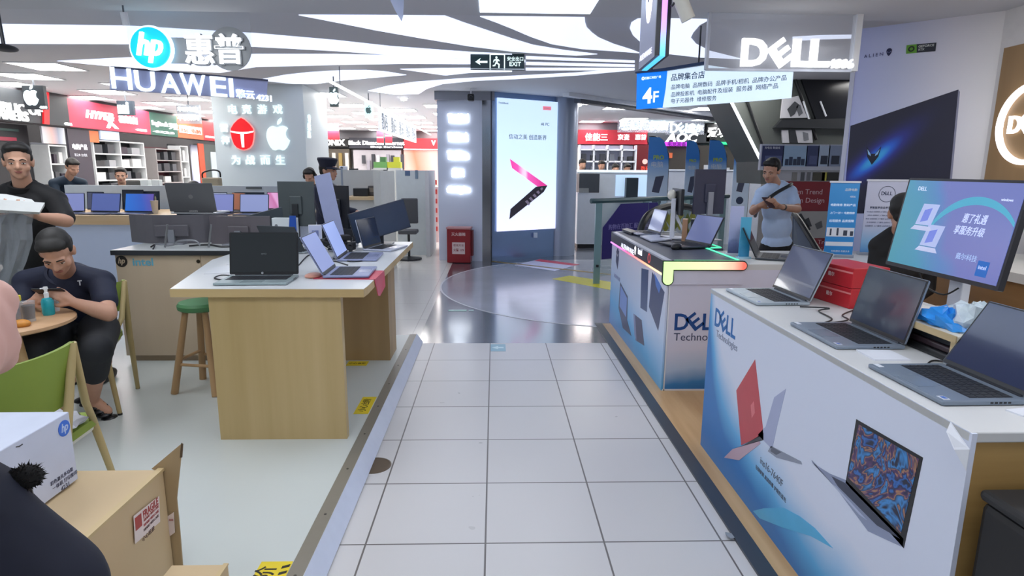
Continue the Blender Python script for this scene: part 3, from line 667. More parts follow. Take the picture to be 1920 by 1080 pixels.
for k, (px, lab, m1) in enumerate(((1283, 'wood-toned upright book box on the glowing counter', mat('#b68c6e', .45)), (1296, 'dark upright book box with white lettering on the glowing counter', mat('#2f3540', .4)))):
    p0 = Z(px + 6 * k, 452, ZD); b = solid('book_box', lab, 'box'); b.M = tl(p0.x, p0.y, ZD) @ rotm('Z', -20)
    b.box((0, 0, .10), (.045 if k == 0 else .075, .12, .20), m1, bev=.003)
    if k: 
        for j in range(4): b.box((-.005, -.061, .055 + .035 * j), (.03, .002, .012), WH)
    done(b)
# monitor seen from the back + white stand
def monitor_back(label, c, rz, w, h, base_z, col='#3c3f4c', stand=True, curve=0., group=None, st='#8f9299'):
    t = thing('monitor', label, 'monitor', (c[0], c[1], base_z), rz, group); zc_ = c[2] - base_z
    pm = mat(col, .4, var=.08); b = MB()
    n = 10 if curve else 1; vs = []
    for i in range(n + 1):
        x = -w / 2 + w * i / n; yy = -curve * (2 * x / w) ** 2      # front faces local -y; wings bend forward
        for dy in (0, .022):
            for dz in (-h / 2, h / 2): vs.append((x, yy + dy, zc_ + dz))
    fs = []
    for i in range(n):
        a, q = i * 4, i * 4 + 4
        fs += [(a, q, q + 1, a + 1), (a + 2, a + 3, q + 3, q + 2), (a, a + 2, q + 2, q), (a + 1, q + 1, q + 3, a + 3)]
    fs += [(0, 1, 3, 2), (n * 4, n * 4 + 2, n * 4 + 3, n * 4 + 1)]
    b.add(vs, fs, pm); b.box((0, .03, zc_ - .01), (w * .34, .022, h * .42), pm, bev=.008); ho_ = b.build('housing', t)
    b = MB(); vs2 = [(v[0] * .975, v[1] - .002, zc_ + (v[2] - zc_) * .96) for v in vs if True]; b.add(vs2, fs, screen_mat('#1d2330')); b.build('screen', ho_)
    if stand:
        sm = mat(st, .35, .5); b = MB(); b.bx((-.025, .03, .01), (.025, .055, zc_), sm); b.box((0, .02, .006), (.22, .17, .012), sm, bev=.004); b.build('stand', t)
    return t
p0 = Y(1332, 360, 5.5); monitor_back('tall dark monitor seen from behind on the glowing counter', (p0.x, 5.55, p0.z + .0), 190, .30, .40, ZD, '#47485c', st='#b5b8c2')
p0 = Y(1257, 410, 5.75); t = thing('monitor_stand', 'white bracket stand holding a small display seen edge-on, on the glowing counter', 'stand', (p0.x, 5.7, ZD), -20)
b = MB(); b.bx((-.012, -.03, 0), (.03, .03, .37), WH, bev=.004); b.box((0, 0, .006), (.2, .2, .012), WH); b.slab([(.03, 0, .26), (.03, 0, .2), (.12, 0, .02), (.14, 0, .02)], (0, 1, 0), .02, WH); b.build('post', t)
b = MB(); b.M = rotm('Z', -72); b.box((-.02, .05, .34), (.34, .03, .24), DK, bev=.006); b.ell((-.05, -.0, .40), (.06, .04, .05), mat('#e9e4d4', .4)); b.build('display', t)
# acrylic info cards
t = thing('acrylic_card_holder', 'tall lavender acrylic card holder standing by the counter corner', 'card holder', Y(1376, 478, 4.75) * 1, -8); t.location.z = .945
b = MB(); b.box((0, 0, .19), (.10, .012, .38), ramp_mat('card_print', (0, 0, 1), .05, .3, [(0, '#5a5f86'), (.35, '#8e95c4'), (.5, '#b9bfe6'), (1, '#c4c9ee')], .25, distort=.1, dscale=12)); b.box((0, 0, .006), (.12, .08, .012), WH); b.build('card', t)
t = thing('acrylic_card_holder', 'turquoise acrylic card holder standing on the counter corner', 'card holder', Y(1394, 480, 4.55) * 1, 0); t.location.z = .945
b = MB(); b.box((0, 0, .155), (.078, .012, .31), ramp_mat('card_print_blue', (0, 0, 1), 0, .3, [(0, '#4a9cc4'), (.6, '#3f9fd0'), (1, '#5ab8e0')], .25, distort=.2, dscale=18)); b.box((0, 0, .006), (.09, .07, .012), mat('#a9d4ea', .2)); b.build('card', t)

# small roll-up banners on the corner counter
def rollup(label, px, py0, py1, w, pm, deco, yd, rz):
    lo = Y(px, py1, yd); hi = Y(px, py0, yd); h = hi.z - .945
    t = thing('rollup_banner', label, 'banner', (lo.x, yd, .945), rz)
    b = MB(); b.box((0, 0, h / 2 + .012), (w, .006, h - .02), pm)
    deco(b, frame((0, -.0035, 0), (1, 0, 0), (0, 0, 1)), h); b.build('print', t)
    b = MB(); b.box((0, .01, .012), (w + .02, .05, .024), SIL, bev=.004); b.box((0, 0, h), (w + .012, .016, .014), WH); b.tube([(0, .012, .02), (0, .012, h)], .006, SIL); b.build('stand', t)
def d_blue(b, F, h):
    w2 = .19
    for i, s in enumerate(('电脑维修 数码产品', '上门一对一 电脑维修', '远程服务 品质保障')): b.text(s, emit('#dcecfa', .35), F @ tl(-.0, h * (.70 - .105 * i), 0), w=.175, d=.001, bold=.01)
    b.text('品牌电脑', mat('#e6f0fa', .4), F @ tl(.045, h * .90, 0), w=.085, d=.001, bold=.01); b.text('4806', mat('#e6f0fa', .4), F @ tl(.06, h * .81, 0), w=.04, d=.001)
    b.bx((-.098, .28 * h, 0), (.098, .40 * h, .0012), mat('#dfe4ee', .4), F)
    for i, (ww, hh) in enumerate(((.012, .09), (.014, .1), (.028, .07), (.022, .06))): b.bx((-.075 + .048 * i, .295 * h, .001), (-.075 + .048 * i + ww, .295 * h + hh * h, .002), mat('#3d4658', .4), F)
    b.bx((-.098, .155 * h, 0), (.098, .21 * h, .0012), mat('#dfe4ee', .4), F)
    b.text('扫码预约 优惠多多', mat('#e6f0fa', .4), F @ tl(.015, h * .085, 0), w=.13, d=.001)
rollup('blue tabletop roll-up banner with white rows of lettering', 1570, 341, 482, .205, ramp_mat('banner_blue', (0, 0, 1), 0, .6, [(0, '#2f86cc'), (.5, '#3a93da'), (1, '#4a9fe4')], .4), d_blue, 4.60, -12)
def d_dell(b, F, h):
    bl = mat('#3d4868', .4)
    b.ring((.0, h * .82), .058, .062, .001, bl, F); dell_word(b, F @ tl(-.042, h * .805, 0), .028, bl, .001)
    b.text('更智能更安全更可靠的电脑', bl, F @ tl(.0, h * .64, 0), w=.23, d=.001, bold=.012)
    for i in range(5): b.text('专业售后 全国联保 上门服务 品质保证 放心选购'[i:], mat('#7f88a8', .4), F @ tl(-.01, h * (.585 - .047 * i), 0), w=.25 - .02 * (i % 2), d=.001)
rollup('white tabletop roll-up banner with a round ringed logo and grey text lines', 1648, 338, 484, .30, ramp_mat('banner_white', (0, 0, 1), 0, .35, [(0, '#2f7cc0'), (.3, '#86b4dc'), (.7, '#c3c8e0'), (1, '#ccd0e6')], .4), d_dell, 4.72, -8)
b = solid('folded_cable_reel', 'small black reel between the two tabletop banners', 'reel'); b.lathe([(.03, 0), (.035, .02), (.03, .04)], BLK, (2.55, 4.55, .945)); done(b, True)

# ================================================================== overhead on the right
# acrylic sign
YA = 4.9
t = thing('acrylic_sign', 'clear hanging acrylic sign with thick white letters and a shop number', 'sign', (0, 0, 0))
a0, a1 = Y(1330, 36, YA), Y(1603, 134, YA)
acr = mat('#e4e8f2', .08, alpha=.22, var=.01)
b = MB(); b.bx((a0.x, YA, a1.z), (a1.x, YA + .02, 2.775), acr); b.build('sheet', t)
ef = mat('#f2f5fb', .15); b = MB(); b.bx((a0.x - .008, YA - .012, a1.z), (a0.x + .012, YA + .03, 2.775), mat('#dfe4ee', .2, alpha=.75)); b.bx((a1.x - .035, YA - .02, a1.z - .0), (a1.x + .01, YA + .04, 2.775), ef); b.bx((a0.x, YA - .002, a1.z - .006), (a1.x, YA + .022, a1.z + .012), mat('#ccd2e0', .2)); b.build('edge_frame', t)
b = MB(); q0, q1 = Y(1386, 126, YA), Y(1386, 74, YA); hh = q1.z - q0.z
F = frame((0, YA - .03, 0), (1, 0, 0), (0, 0, 1))
def seg(x0, x1): return Y(x0, 100, YA).x, Y(x1, 100, YA).x
zc_ = (q0.z + q1.z) / 2
for ch, x0, x1 in (('D', 1386, 1434), ('L', 1481, 1519), ('L', 1514, 1550)):
    u0, u1 = seg(x0, x1); b.text(ch, WHE, F @ tl((u0 + u1) / 2, zc_, 0), w=u1 - u0, h=hh, d=.03, bold=.035)
u0, u1 = seg(1424, 1496); b.text('E', WHE, F @ tl((u0 + u1) / 2, zc_, 0) @ rotm('Z', 38), w=hh * .72, h=hh * .86, d=.03, bold=.035)
u0, u1 = seg(1548, 1594); b.text('4806', WHE, F @ tl((u0 + u1) / 2, Y(1570, 122, YA).z, .015), w=u1 - u0, h=hh * .34, d=.03, bold=.012)
b.build('lettering', t)
# hanging floor directory
t = thing('hanging_directory', 'hanging blue and white directory board marked with the floor number', 'sign', (0, 0, 0))
PA, PB = Y(1197, 204, 6.1), None
yb = 5.13; PB = Y(1484, 184, yb)
dv = (PB - PA); dv.z = 0; nrm = Vector((dv.y, -dv.x, 0)).normalized()
if nrm.y > 0: nrm = -nrm
def pd(x, y): return PL(x, y, PA, nrm)
b = MB(); b.slab([pd(1196, 205), pd(1245, 202), pd(1251, 165), pd(1254, 132), pd(1197, 138)], nrm, .03, emit('#0a78ee', .95)); 
fr = lambda x, y: frame(pd(x, y) + nrm * .031, dv, (0, 0, 1))
b.text('4', emit('#ffffff', 1.3), fr(1217, 180), h=.145, d=.002, bold=.03); b.text('F', emit('#ffffff', 1.3), fr(1233, 182), h=.10, d=.002, bold=.01)
b.text('百脑汇科技广场', emit('#e6f2ff', 1.1), fr(1227, 146), w=.17, d=.002, bold=.01); b.ring((0, 0), .006, .016, .002, emit('#e6f2ff', 1.1), fr(1209, 148)); b.build('floor_panel', t)
b = MB(); b.slab([pd(1245, 202), pd(1440, 188), pd(1484, 184), pd(1488, 131), pd(1440, 131), pd(1380, 130), pd(1325, 122), pd(1254, 132), pd(1251, 165)], nrm, .026, emit('#d4e8fa', .86))
ink = mat('#3d5378', .5)
def tline(s, x0, x1, y, bb=.0):
    a_, c_ = pd(x0, y), pd(x1, y); b.text(s, ink, frame((pd(x0, y[0]) + pd(x1, y[1])) / 2 + nrm * .027, dv, pd(x0, y[0] - 10) - pd(x0, y[0])), w=(pd(x1, y[1]) - pd(x0, y[0])).length, d=.0012, bold=bb) if False else None
def tl2(s, x0, y0, x1, y1, bb=.004):
    p0_, p1_ = pd(x0, y0), pd(x1, y1); b.text(s, ink, frame((p0_ + p1_) / 2 + nrm * .027, p1_ - p0_, (0, 0, 1)), w=(p1_ - p0_).length, d=.0012, bold=bb)
tl2('品牌集合店', 1261, 146, 1324, 140, .01); tl2('品牌电脑  品牌数码  品牌手机/相机  品牌办公产品', 1261, 164, 1477, 146); tl2('品牌投影机  电脑配件及组装  服务器  网络产品', 1261, 178, 1461, 161); tl2('电子元器件  维修服务', 1261, 190, 1346, 184)
b.build('text_panel', t)
b = MB(); b.slab([pd(1197, 139), pd(1254, 134), pd(1325, 123), pd(1325, 117), pd(1250, 129), pd(1197, 136)], nrm, .06, mat('#16335c', .4)); b.build('top_rail', t)
b = MB(); b.tube([pd(1222, 137), Vector((pd(1222, 137).x, pd(1222, 137).y, 2.85))], .008, DK); b.tube([pd(1310, 120), Vector((pd(1310, 120).x, pd(1310, 120).y, 2.85))], .008, DK); b.build('hanger_rod', t)
# blade sign
t = thing('blade_sign', 'dark hanging blade sign with a pink and blue light edge', 'sign', (0, 0, 0))
xs = Y(1229, 100, 3.2).x; yn, yf = 3.2, 3.2 + .36
zb_n, zb_f = Y(1229, 104, 3.2).z, Y(1198, 131, 3.56).z
side = [(yn, 2.775), (yf, 2.775), (yf, zb_f), (yn, zb_n)]
def blade(x0, x1, m, inset=0.): 
    b.add([(x, y + (inset if i in (0, 3) else -inset), z + (inset if i in (2, 3) else 0)) for x in (x0, x1) for i, (y, z) in enumerate(side)], [(0, 1, 2, 3), (7, 6, 5, 4), (0, 4, 5, 1), (1, 5, 6, 2), (2, 6, 7, 3), (3, 7, 4, 0)], m)
b = MB(); blade(xs, xs + .022, mat('#7a7b92', .3)); blade(xs + .046, xs + .068, mat('#22232e', .35))
b.bx((xs - .004, yn - .004, zb_n), (xs + .02, yn + .01, 2.775), mat('#2a2c36', .35))
T = frame((xs - .001, yn + .17, 2.55), (0, -1, 0), (0, 0, 1)); b.disc((0, 0), .20, .004, emit('#f4f6ff', 1.3), T, 32, .36); alien_head(b, T @ tl(0, 0, .004), .2, mat('#5c5d74', .4), WHE, .003)
b.text('ALIENWARE', emit('#e6e6f4', .8), frame((xs - .001, yn + .2, 2.2), (0, -1, 0), (0, 0, 1)), w=.26, h=.03, d=.003); b.build('panel', t)
b = MB(); blade(xs + .020, xs + .048, ramp_mat('edge_light', (0, 0, 1), zb_f - .02, 2.5, [(0, '#35b8f0'), (.18, '#6fc0ff'), (.45, '#b49cff'), (1, '#f08af4')], .4, 1.3), -.004); b.build('edge_light', t)
# cylinder projector near the ceiling
a0, a1 = Y(1272, -10, 3.1), Y(1291, 37, 3.1)
t = thing('spot_projector', 'white cylinder spotlight angled down next to the blade sign', 'spotlight', (0, 0, 0)); b = MB(); b.tube([a0 + (a0 - a1) * .2, a1], .034, mat('#dcd8cc', .4), 20); b.build('barrel', t, True)
b = MB(); b.tube([Y(1259, 12, 3.1), Y(1275, -8, 3.1), Vector((Y(1275, -8, 3.1).x, 3.1, 2.775))], .006, BLK); b.build('bracket', t)

# ================================================================== wall on the right
def pw(x, y): return PL(x, y, WA, WN)
def fw(x, y): return frame(pw(x, y) + WN * .001, WU, (0, 0, 1))
sd = (pw(1705, 252) - pw(1606, 332)).normalized(); sp_ = sd.cross(WN); gc = pw(1640, 298)
dk_p, ntg, bg = nt_new('lid_glow_print')
def along(v, s_):
    d_ = ntg.nodes.new('ShaderNodeVectorMath'); d_.operation = 'DOT_PRODUCT'; d_.inputs[1].default_value = v; ntg.links.new(ntg.nodes.new('ShaderNodeTexCoord').outputs['Object'], d_.inputs[0])
    k_ = ntg.nodes.new('ShaderNodeMath'); k_.operation = 'MULTIPLY_ADD'; k_.inputs[1].default_value = 1 / s_; k_.inputs[2].default_value = -gc.dot(v) / s_; ntg.links.new(d_.outputs['Value'], k_.inputs[0])
    q_ = ntg.nodes.new('ShaderNodeMath'); q_.operation = 'POWER'; q_.inputs[1].default_value = 2
    ab = ntg.nodes.new('ShaderNodeMath'); ab.operation = 'ABSOLUTE'; ntg.links.new(k_.outputs[0], ab.inputs[0]); ntg.links.new(ab.outputs[0], q_.inputs[0]); return q_.outputs[0]
sm_g = ntg.nodes.new('ShaderNodeMath'); sm_g.operation = 'ADD'; ntg.links.new(along(sd, .26), sm_g.inputs[0]); ntg.links.new(along(sp_, .07), sm_g.inputs[1])
ex_g = ntg.nodes.new('ShaderNodeMath'); ex_g.operation = 'POWER'; ex_g.inputs[0].default_value = .38; ntg.links.new(sm_g.outputs[0], ex_g.inputs[1])
cr_g = ntg.nodes.new('ShaderNodeValToRGB'); ntg.links.new(ex_g.outputs[0], cr_g.inputs[0]); eg = cr_g.color_ramp.elements; eg.new(.4); eg.new(.75)
for e_, (p_, h_) in zip(eg, ((0, '#25243a'), (.35, '#30348c'), (.7, '#2f6ce0'), (1, '#46c0fa'))): e_.position = p_; e_.color = srgb(h_)
ntg.links.new(cr_g.outputs[0], bg.inputs['Base Color']); bg.inputs['Roughness'].default_value = .35
t = thing('wall_poster', 'big dark laptop lid poster with a glowing blue emblem on the pale wall', 'poster', (0, 0, 0))
b = MB(); b.slab([pw(1586, 338), pw(1595, 236), pw(1797, 168), pw(1775, 400), pw(1588, 400)], WN, .004, dk_p)
b.slab([pw(1797, 168), pw(1800, 172), pw(1779, 400), pw(1775, 400)], WN, .006, mat('#8f8fa6', .3)); b.build('print', t)
b = MB()
gl = [('#3a3ab8', 1605, 330, 1625, 322, 1655, 285, 1640, 276), ('#2a55d8', 1622, 312, 1634, 318, 1665, 292, 1652, 270), ('#2f86e8', 1634, 300, 1642, 308, 1690, 272, 1700, 252)]
T = frame(pw(1637, 291) + WN * .006, WU, (0, 0, 1)); b.prism([(-.056, .075), (-.016, .012), (.016, .012), (.056, .075), (.042, -.012), (0, -.08), (-.042, -.012)], .002, mat('#1a1c30', .3), T)
for s in (-1, 1): b.prism([(s * .046, .05), (s * .018, .010), (s * .016, -.008), (s * .036, .008)], .003, mat('#9fd0ff', .3), T)
b.build('emblem', t)
t = thing('wall_lettering', 'small dark lettering and alien face on the upper pale wall', 'lettering', (0, 0, 0))
b = MB(); inkw = mat('#4a4c80', .5)
a_, c_ = pw(1620, 106), pw(1656, 101)
b.text('A L I E N', inkw, frame((a_ + c_) / 2 + WN * .001, c_ - a_, (0, 0, 1)), w=(c_ - a_).length, d=.003); alien_head(b, fw(1667, 98), .06, mat('#20224a', .5), mat('#8c90c0', .5), .003); b.build('print', t)
t = thing('wall_badge', 'green and black rectangular badge on the upper pale wall', 'sign', (0, 0, 0))
b = MB(); b.slab([pw(1699, 101), pw(1719, 99), pw(1719, 83), pw(1700, 85)], WN, .006, mat('#69a936', .4)); b.ring((0, 0), .012, .022, .003, mat('#1e2a18', .4), frame(pw(1709, 92) + WN * .006, WU, (0, 0, 1)))
b.slab([pw(1719, 99), pw(1754, 96), pw(1756, 80), pw(1719, 83)], WN, .006, mat('#2b2f3a', .4))
b.text('GEFORCE', mat('#d8dcd8', .4), fw(1737, 86) @ tl(0, 0, .006), w=.105, d=.001, bold=.02); b.text('RTX', mat('#d8dcd8', .4), fw(1728, 93) @ tl(0, 0, .006), w=.04, d=.001, bold=.02); b.build('plate', t)
# wood veneer panel with glowing ring
t = thing('veneer_panel', 'tan wood-veneer panel on the side wall behind the glowing ring', 'panel', (3.79, 0, 0))
q = X(1886, 85, 3.78); b = MB(); b.bx((-.02, 1.5, 1.25), (-.001, q.y, q.z - .02), wood('#9c7a50', '#ad8a5e', 'veneer', 'z', 2, .5)); b.build('board', t)
q = X(1932, 232, 3.77); t = thing('ring_sign', 'glowing white ring sign mounted on the wood-veneer panel', 'sign', (3.768, q.y - .02, q.z))
T = frame((0, 0, 0), (0, -1, 0), (0, 0, 1)); b = MB(); b.ring((0, 0), .25, .285, .03, emit('#f4f6ff', 2.0), T, 64); b.build('ring', t); b = MB(); dell_word(b, T @ tl(-.19, -.06, 0), .125, WHE, .02); b.build('lettering', t)
# shelf with headphones at the right edge
t = thing('wall_shelf', 'white shelf with a wooden underside on the side wall behind the monitor', 'shelf', (0, 0, 0)); b = MB(); b.bx((3.0, 2.3, .975), (3.785, 4.2, 1.03), mat('#d9d6d0', .4)); b.build('shelf_board', t); b = MB(); b.bx((3.03, 2.35, .004), (3.78, 4.15, .975), wood('#86613a', '#a37c50', 'shelf_wood', 'y', 3)); b.build('cabinet', t)
p0 = Z(1907, 488, 1.03); t = thing('headphones', 'teal headphones on a stand on the white wall shelf', 'headphones', (p0.x, p0.y, 1.03), -40)
te = mat('#1f8a86', .4); b = MB(); b.tube([(.10 * math.cos(a), 0, .15 + .10 * math.sin(a)) for a in [PI * i / 12 for i in range(13)]], .018, te, 10); b.build('headband', t, True)
for s in (-1, 1): b = MB(); b.ell((s * .10, 0, .10), (.04, .06, .095), te); b.text('e', WH, frame((s * .10 - .0, -.062, .1), (1, 0, 0), (0, 0, 1)), h=.03, d=.004); b.build('ear_cup', t, True)
p1 = Z(1915, 470, 1.235); t = thing('headphones', 'dark headphones standing behind the teal pair on the wall shelf', 'headphones', (p0.x + .18, p0.y + .22, 1.03), -40)
b = MB(); b.tube([(.10 * math.cos(a), 0, .22 + .12 * math.sin(a)) for a in [PI * i / 12 for i in range(13)]], .03, mat('#3a3431', .5), 10); b.build('headband', t, True)
for s in (-1, 1): b = MB(); b.ell((s * .10, 0, .12), (.05, .07, .11), BLK); b.build('ear_cup', t, True)
t = thing('desk_monitor', 'grey monitor behind the closest laptop, beside the white monitor stand', 'monitor', (2.06, 1.90, Z1), -80); b = MB(); b.box((0, 0, .25), (.45, .02, .26), mat('#4d5058', .3)); b.build('housing', t); b = MB(); b.bx((-.02, .01, 0), (.02, .03, .2), DK); b.box((0, .03, .006), (.2, .14, .012), DK); b.build('stand', t)
# ================================================================== LEFT: steps, counters, tables
PZ = .08
yel = mat('#e8cf2a', .45); blk_ink = mat('#1c1a14', .5)
def step_sticker(label, pts, dirv, up, c, sz):
    b = solid('step_sticker', label, 'sticker', group=None)
    b.slab(pts, (0, 0, 1), .0015, yel)
    b.text('小心台阶', blk_ink, frame(Vector(c) + Vector((0, 0, .0016)), dirv, up), w=sz, d=.0006, bold=.012)
    done(b)
step_sticker('yellow step warning sticker on the pale platform in front of the rear table support', [(-1.16, 4.60, PZ), (-1.00, 4.60, PZ), (-1.00, 4.71, PZ), (-1.16, 4.71, PZ)], (1, 0, 0), (0, 1, 0), (-1.08, 4.655, PZ), .13)
step_sticker('yellow step warning sticker on the platform beside the steel edging', [(-.885, 3.64, PZ), (-.792, 3.64, PZ), (-.792, 3.93, PZ), (-.885, 3.93, PZ)], (0, 1, 0), (-1, 0, 0), (-.845, 3.785, PZ), .22)
b = solid('step_sticker', 'yellow step sticker with black hazard bars at the near end of the platform', 'sticker')
b.slab([(-.91, 1.80, PZ), (-.788, 1.80, PZ), (-.788, 2.17, PZ), (-.91, 2.17, PZ)], (0, 0, 1), .0015, yel); b.text('台阶', blk_ink, frame((-.875, 2.06, PZ + .0016), (0, 1, 0), (-1, 0, 0)), w=.16, d=.0006, bold=.012)
for i in range(9): y0 = 1.82 + .038 * i; b.slab([(-.82, y0, PZ + .0015), (-.792, y0 + .012, PZ + .0015), (-.792, y0 + .028, PZ + .0015), (-.82, y0 + .016, PZ + .0015)], (0, 0, 1), .0006, blk_ink)
done(b)
b = solid('floor_drain', 'round brown floor drain cover in the white tiles', 'drain cover'); b.lathe([(.092, 0), (.092, .003), (.084, .004), (.084, .003)], mat('#6b5d4d', .4, .4), (-.655, 3.112, 0), 32); done(b)
def fsticker(label, pts, m, txt=None, tm=None, fr=None, w=None):
    b = solid('floor_sticker', label, 'sticker'); b.slab(pts, (0, 0, 1), .002, m)
    if txt: b.text(txt, tm, fr, w=w, d=.0006)
    done(b)
c = (Z(1093, 526, 0)); fsticker('yellow rectangular sticker on the pale round floor inlay', [Z(1035, 523, .0025), Z(1068, 517, .0025), Z(1147, 529, .0025), Z(1147, 544, .0025)], mat('#d8cf2f', .3))
fsticker('white and red sticker on the dark floor below the column screen', [Z(965, 497, .001), Z(1012, 486, .001), Z(1085, 496, .001), Z(1040, 508, .001)], mat('#cfd3ee', .3))
b = solid('floor_sticker', 'narrow red sticker strip on the dark floor below the column screen', 'sticker'); b.slab([Z(1002, 489, .0035), Z(1012, 486, .0035), Z(1087, 496, .0035), Z(1075, 498, .0035)], (0, 0, 1), .002, mat('#cf4a62', .35)); done(b)
b = solid('floor_sticker', 'green exit arrow set in the dark floor', 'sticker'); cc = Z(867, 582, .001); b.slab([cc + Vector((-.16, -.03, 0)), cc + Vector((.05, -.03, 0)), cc + Vector((.05, .03, 0)), cc + Vector((-.16, .03, 0))], (0, 0, 1), .002, mat('#7fb5a8', .3))
b.prism([(-.15, 0), (-.10, .022), (-.10, .008), (.04, .008), (.04, -.008), (-.10, -.008), (-.10, -.022)], .001, mat('#e8f4f0', .3), tl(cc.x, cc.y, .0032)); b.bx((.07, -.03, .001), (.13, .03, .003), mat('#a9c4c4', .3), tl(cc.x, cc.y, 0)); done(b)
cc = Z(934, 652, .001); b = solid('floor_sticker', 'small blue-green square sticker on the white tiles at their far edge', 'sticker'); b.bx((-.068, -.11, .0005), (.068, .11, .002), mat('#8fb7c6', .3), tl(cc.x, cc.y, 0)); b.prism([(-.06, 0), (0, .05), (0, .02), (.05, .02), (.05, -.02), (0, -.02), (0, -.05)], .001, mat('#cfe4ea', .3), tl(cc.x, cc.y, .002)); done(b)
b = solid('paper_scrap', 'crushed grey paper scrap on the black floor strip', 'litter'); cc = Z(1368, 1004, .013); b.slab([cc + Vector((-.012, .02, 0)), cc + Vector((.012, .012, 0)), cc + Vector((.014, -.02, 0)), cc + Vector((-.006, -.026, 0)), cc + Vector((-.016, 0, 0))], (0, 0, 1), .004, mat('#8f949c', .5)); done(b)

# ---- front display table
tw = wood('#b39a66', '#cdb484', 'pale_oak', 'z', 3.0, .42); twx = wood('#bb9f6c', '#d2b886', 'pale_oak_edge', 'x', 3.0, .42); tdk = wood('#9c8058', '#b3966a', 'oak_support', 'z', 2.5, .45)
t = thing('display_table', 'pale oak display table with a white top, beside the steel step edging', 'table', (0, 0, 0))
TZ = .958
out = [(-1.735, 3.25), (-.705, 3.25), (-.700, 3.33), (-.722, 5.42), (-1.72, 5.42), (-1.72, 4.66), (-1.985, 4.66), (-1.985, 4.30)]
b = MB(); b.prism(out, .044, twx, tl(0, 0, TZ - .046)); b.prism([(x * .9985 + (-.0015 if x > -1 else 0), y + .002) for x, y in out], .002, mat('#cdd0d2', .3, var=.02), tl(0, 0, TZ - .002)); b.build('tabletop', t)
b = MB(); b.bx((-1.55, 3.28, PZ), (-.838, 3.33, TZ - .046), tw); b.build('front_pedestal', t)
b = MB(); b.bx((-1.20, 4.735, PZ), (-.835, 5.05, TZ - .046), tdk); b.build('rear_pedestal', t)
# ---- counter with emblems
cw = wood('#b8a58c', '#c6b49b', 'beige_laminate', 'z', 1.5, .5)
t = thing('reception_counter', 'beige laminate counter with a black top edge and a round emblem', 'counter', (0, 0, 0))
b = MB(); b.bx((-2.905, 4.72, PZ + .05), (-1.76, 5.45, .932), cw); b.bx((-2.88, 4.745, PZ), (-1.78, 5.42, PZ + .05), mat('#97846c', .5)); b.bx((-2.262, 4.718, PZ + .06), (-2.259, 4.722, .93), mat('#8d7a62', .5)); b.build('body', t)
b = MB(); b.bx((-2.925, 4.70, .932), (-1.75, 5.46, .968), mat('#2e3034', .35)); b.bx((-2.922, 4.703, .966), (-1.753, 5.457, .971), mat('#c9cccb', .35)); b.build('countertop', t)
f4 = lambda x, y: frame(Y(x, y, 4.7195), (1, 0, 0), (0, 0, 1))
b = MB(); hp_badge(b, f4(228, 490), .044, mat('#2a2520', .4), mat('#2a2520', .4), mat('#b8a58c', .4), .002); b.build('round_emblem', t)
b = MB(); b.text('intel', mat('#62a6bd', .4), f4(268, 491), w=.155, h=.06, d=.002, bold=.02); b.build('lettering', t)
b = MB(); b.disc((0, 0), .014, .004, mat('#3a332a', .3, .5), f4(372, 490)); b.build('lock', t)
# ---- stool
t = thing('stool', 'wooden bar stool with a round green seat tucked beside the oak table', 'stool', (-2.0, 4.13, PZ))
b = MB(); b.lathe([(.135, .565), (.15, .575), (.152, .60), (.14, .618), (.12, .622)], mat('#4f8557', .5), (0, 0, 0), 32); b.build('seat', t, True)
lw = wood('#a5835a', '#c19c70', 'stool_wood', 'z', 4, .45)
for a in (215, 305, 35, 125):
    ca, sa = math.cos(math.radians(a)), math.sin(math.radians(a)); b = MB(); b.tube([(ca * .10, sa * .10, .57), (ca * .215, sa * .215, 0)], [.02, .024], lw, 12); b.build('leg', t, True)
b = MB()
for k, (a1, a2) in enumerate(((215, 305), (305, 35), (35, 125), (125, 215))):
    z = .20 + .03 * (k % 2); r = .215 - (.115) * z / .57
    b.tube([(math.cos(math.radians(a1)) * r, math.sin(math.radians(a1)) * r, z), (math.cos(math.radians(a2)) * r, math.sin(math.radians(a2)) * r, z)], .011, lw, 8)
b.build('stretcher', t)

# ---- things on the oak table
def txtlogo(s, w, m): 
    return lambda b, T: b.text(s, m, T, w=w, d=.0008)
l1 = laptop('black-screened silver laptop at the front of the oak table', (-1.352, 3.47, TZ), 3, .395, .26, 101, '#9aa9ac', lid='#20272b', scr='#161d20', keys=True, stickers=False)
b = MB(); T = tl(0, .13 - .006, .016) @ rotm('X', -11); b.text('AMD', mat('#6a7376', .4), T @ frame((0, -.003, .125), (1, 0, 0), (0, 0, 1)), w=.032, d=.0006); hp_badge(b, T @ frame((-.01, -.0026, .012), (1, 0, 0), (0, 0, 1)), .006, WH, WH, DK, .0008); b.build('screen_logo', part_of(l1, 'lid'))
LAV = '#8b96c6'
laptop('lavender-lit laptop standing on the pink cloth at the table corner', (-.880, 3.73, TZ + .004), 93, .36, .265, 118, '#8790b4', scr=LAV, keys=True, stickers=False, emi=emit('#93a0d2', .42))
laptop('tall lavender-lit laptop in the middle of the oak table by the white cables', (-.965, 4.42, TZ), 93, .38, .27, 112, '#8f97ba', scr=LAV, stickers=False, emi=emit('#9fb2ea', .55))
laptop('dark-screened white laptop at the far end of the oak table', (-.875, 4.93, TZ), 76, .34, .24, 104, '#b5bacb', scr='#303a50', stickers=False)
pink = mat('#d8586c', .35, var=.1)
t = thing('table_cloth', 'pink cloth strip under the lavender-lit laptop, hanging over the table edge', 'cloth', (0, 0, 0))
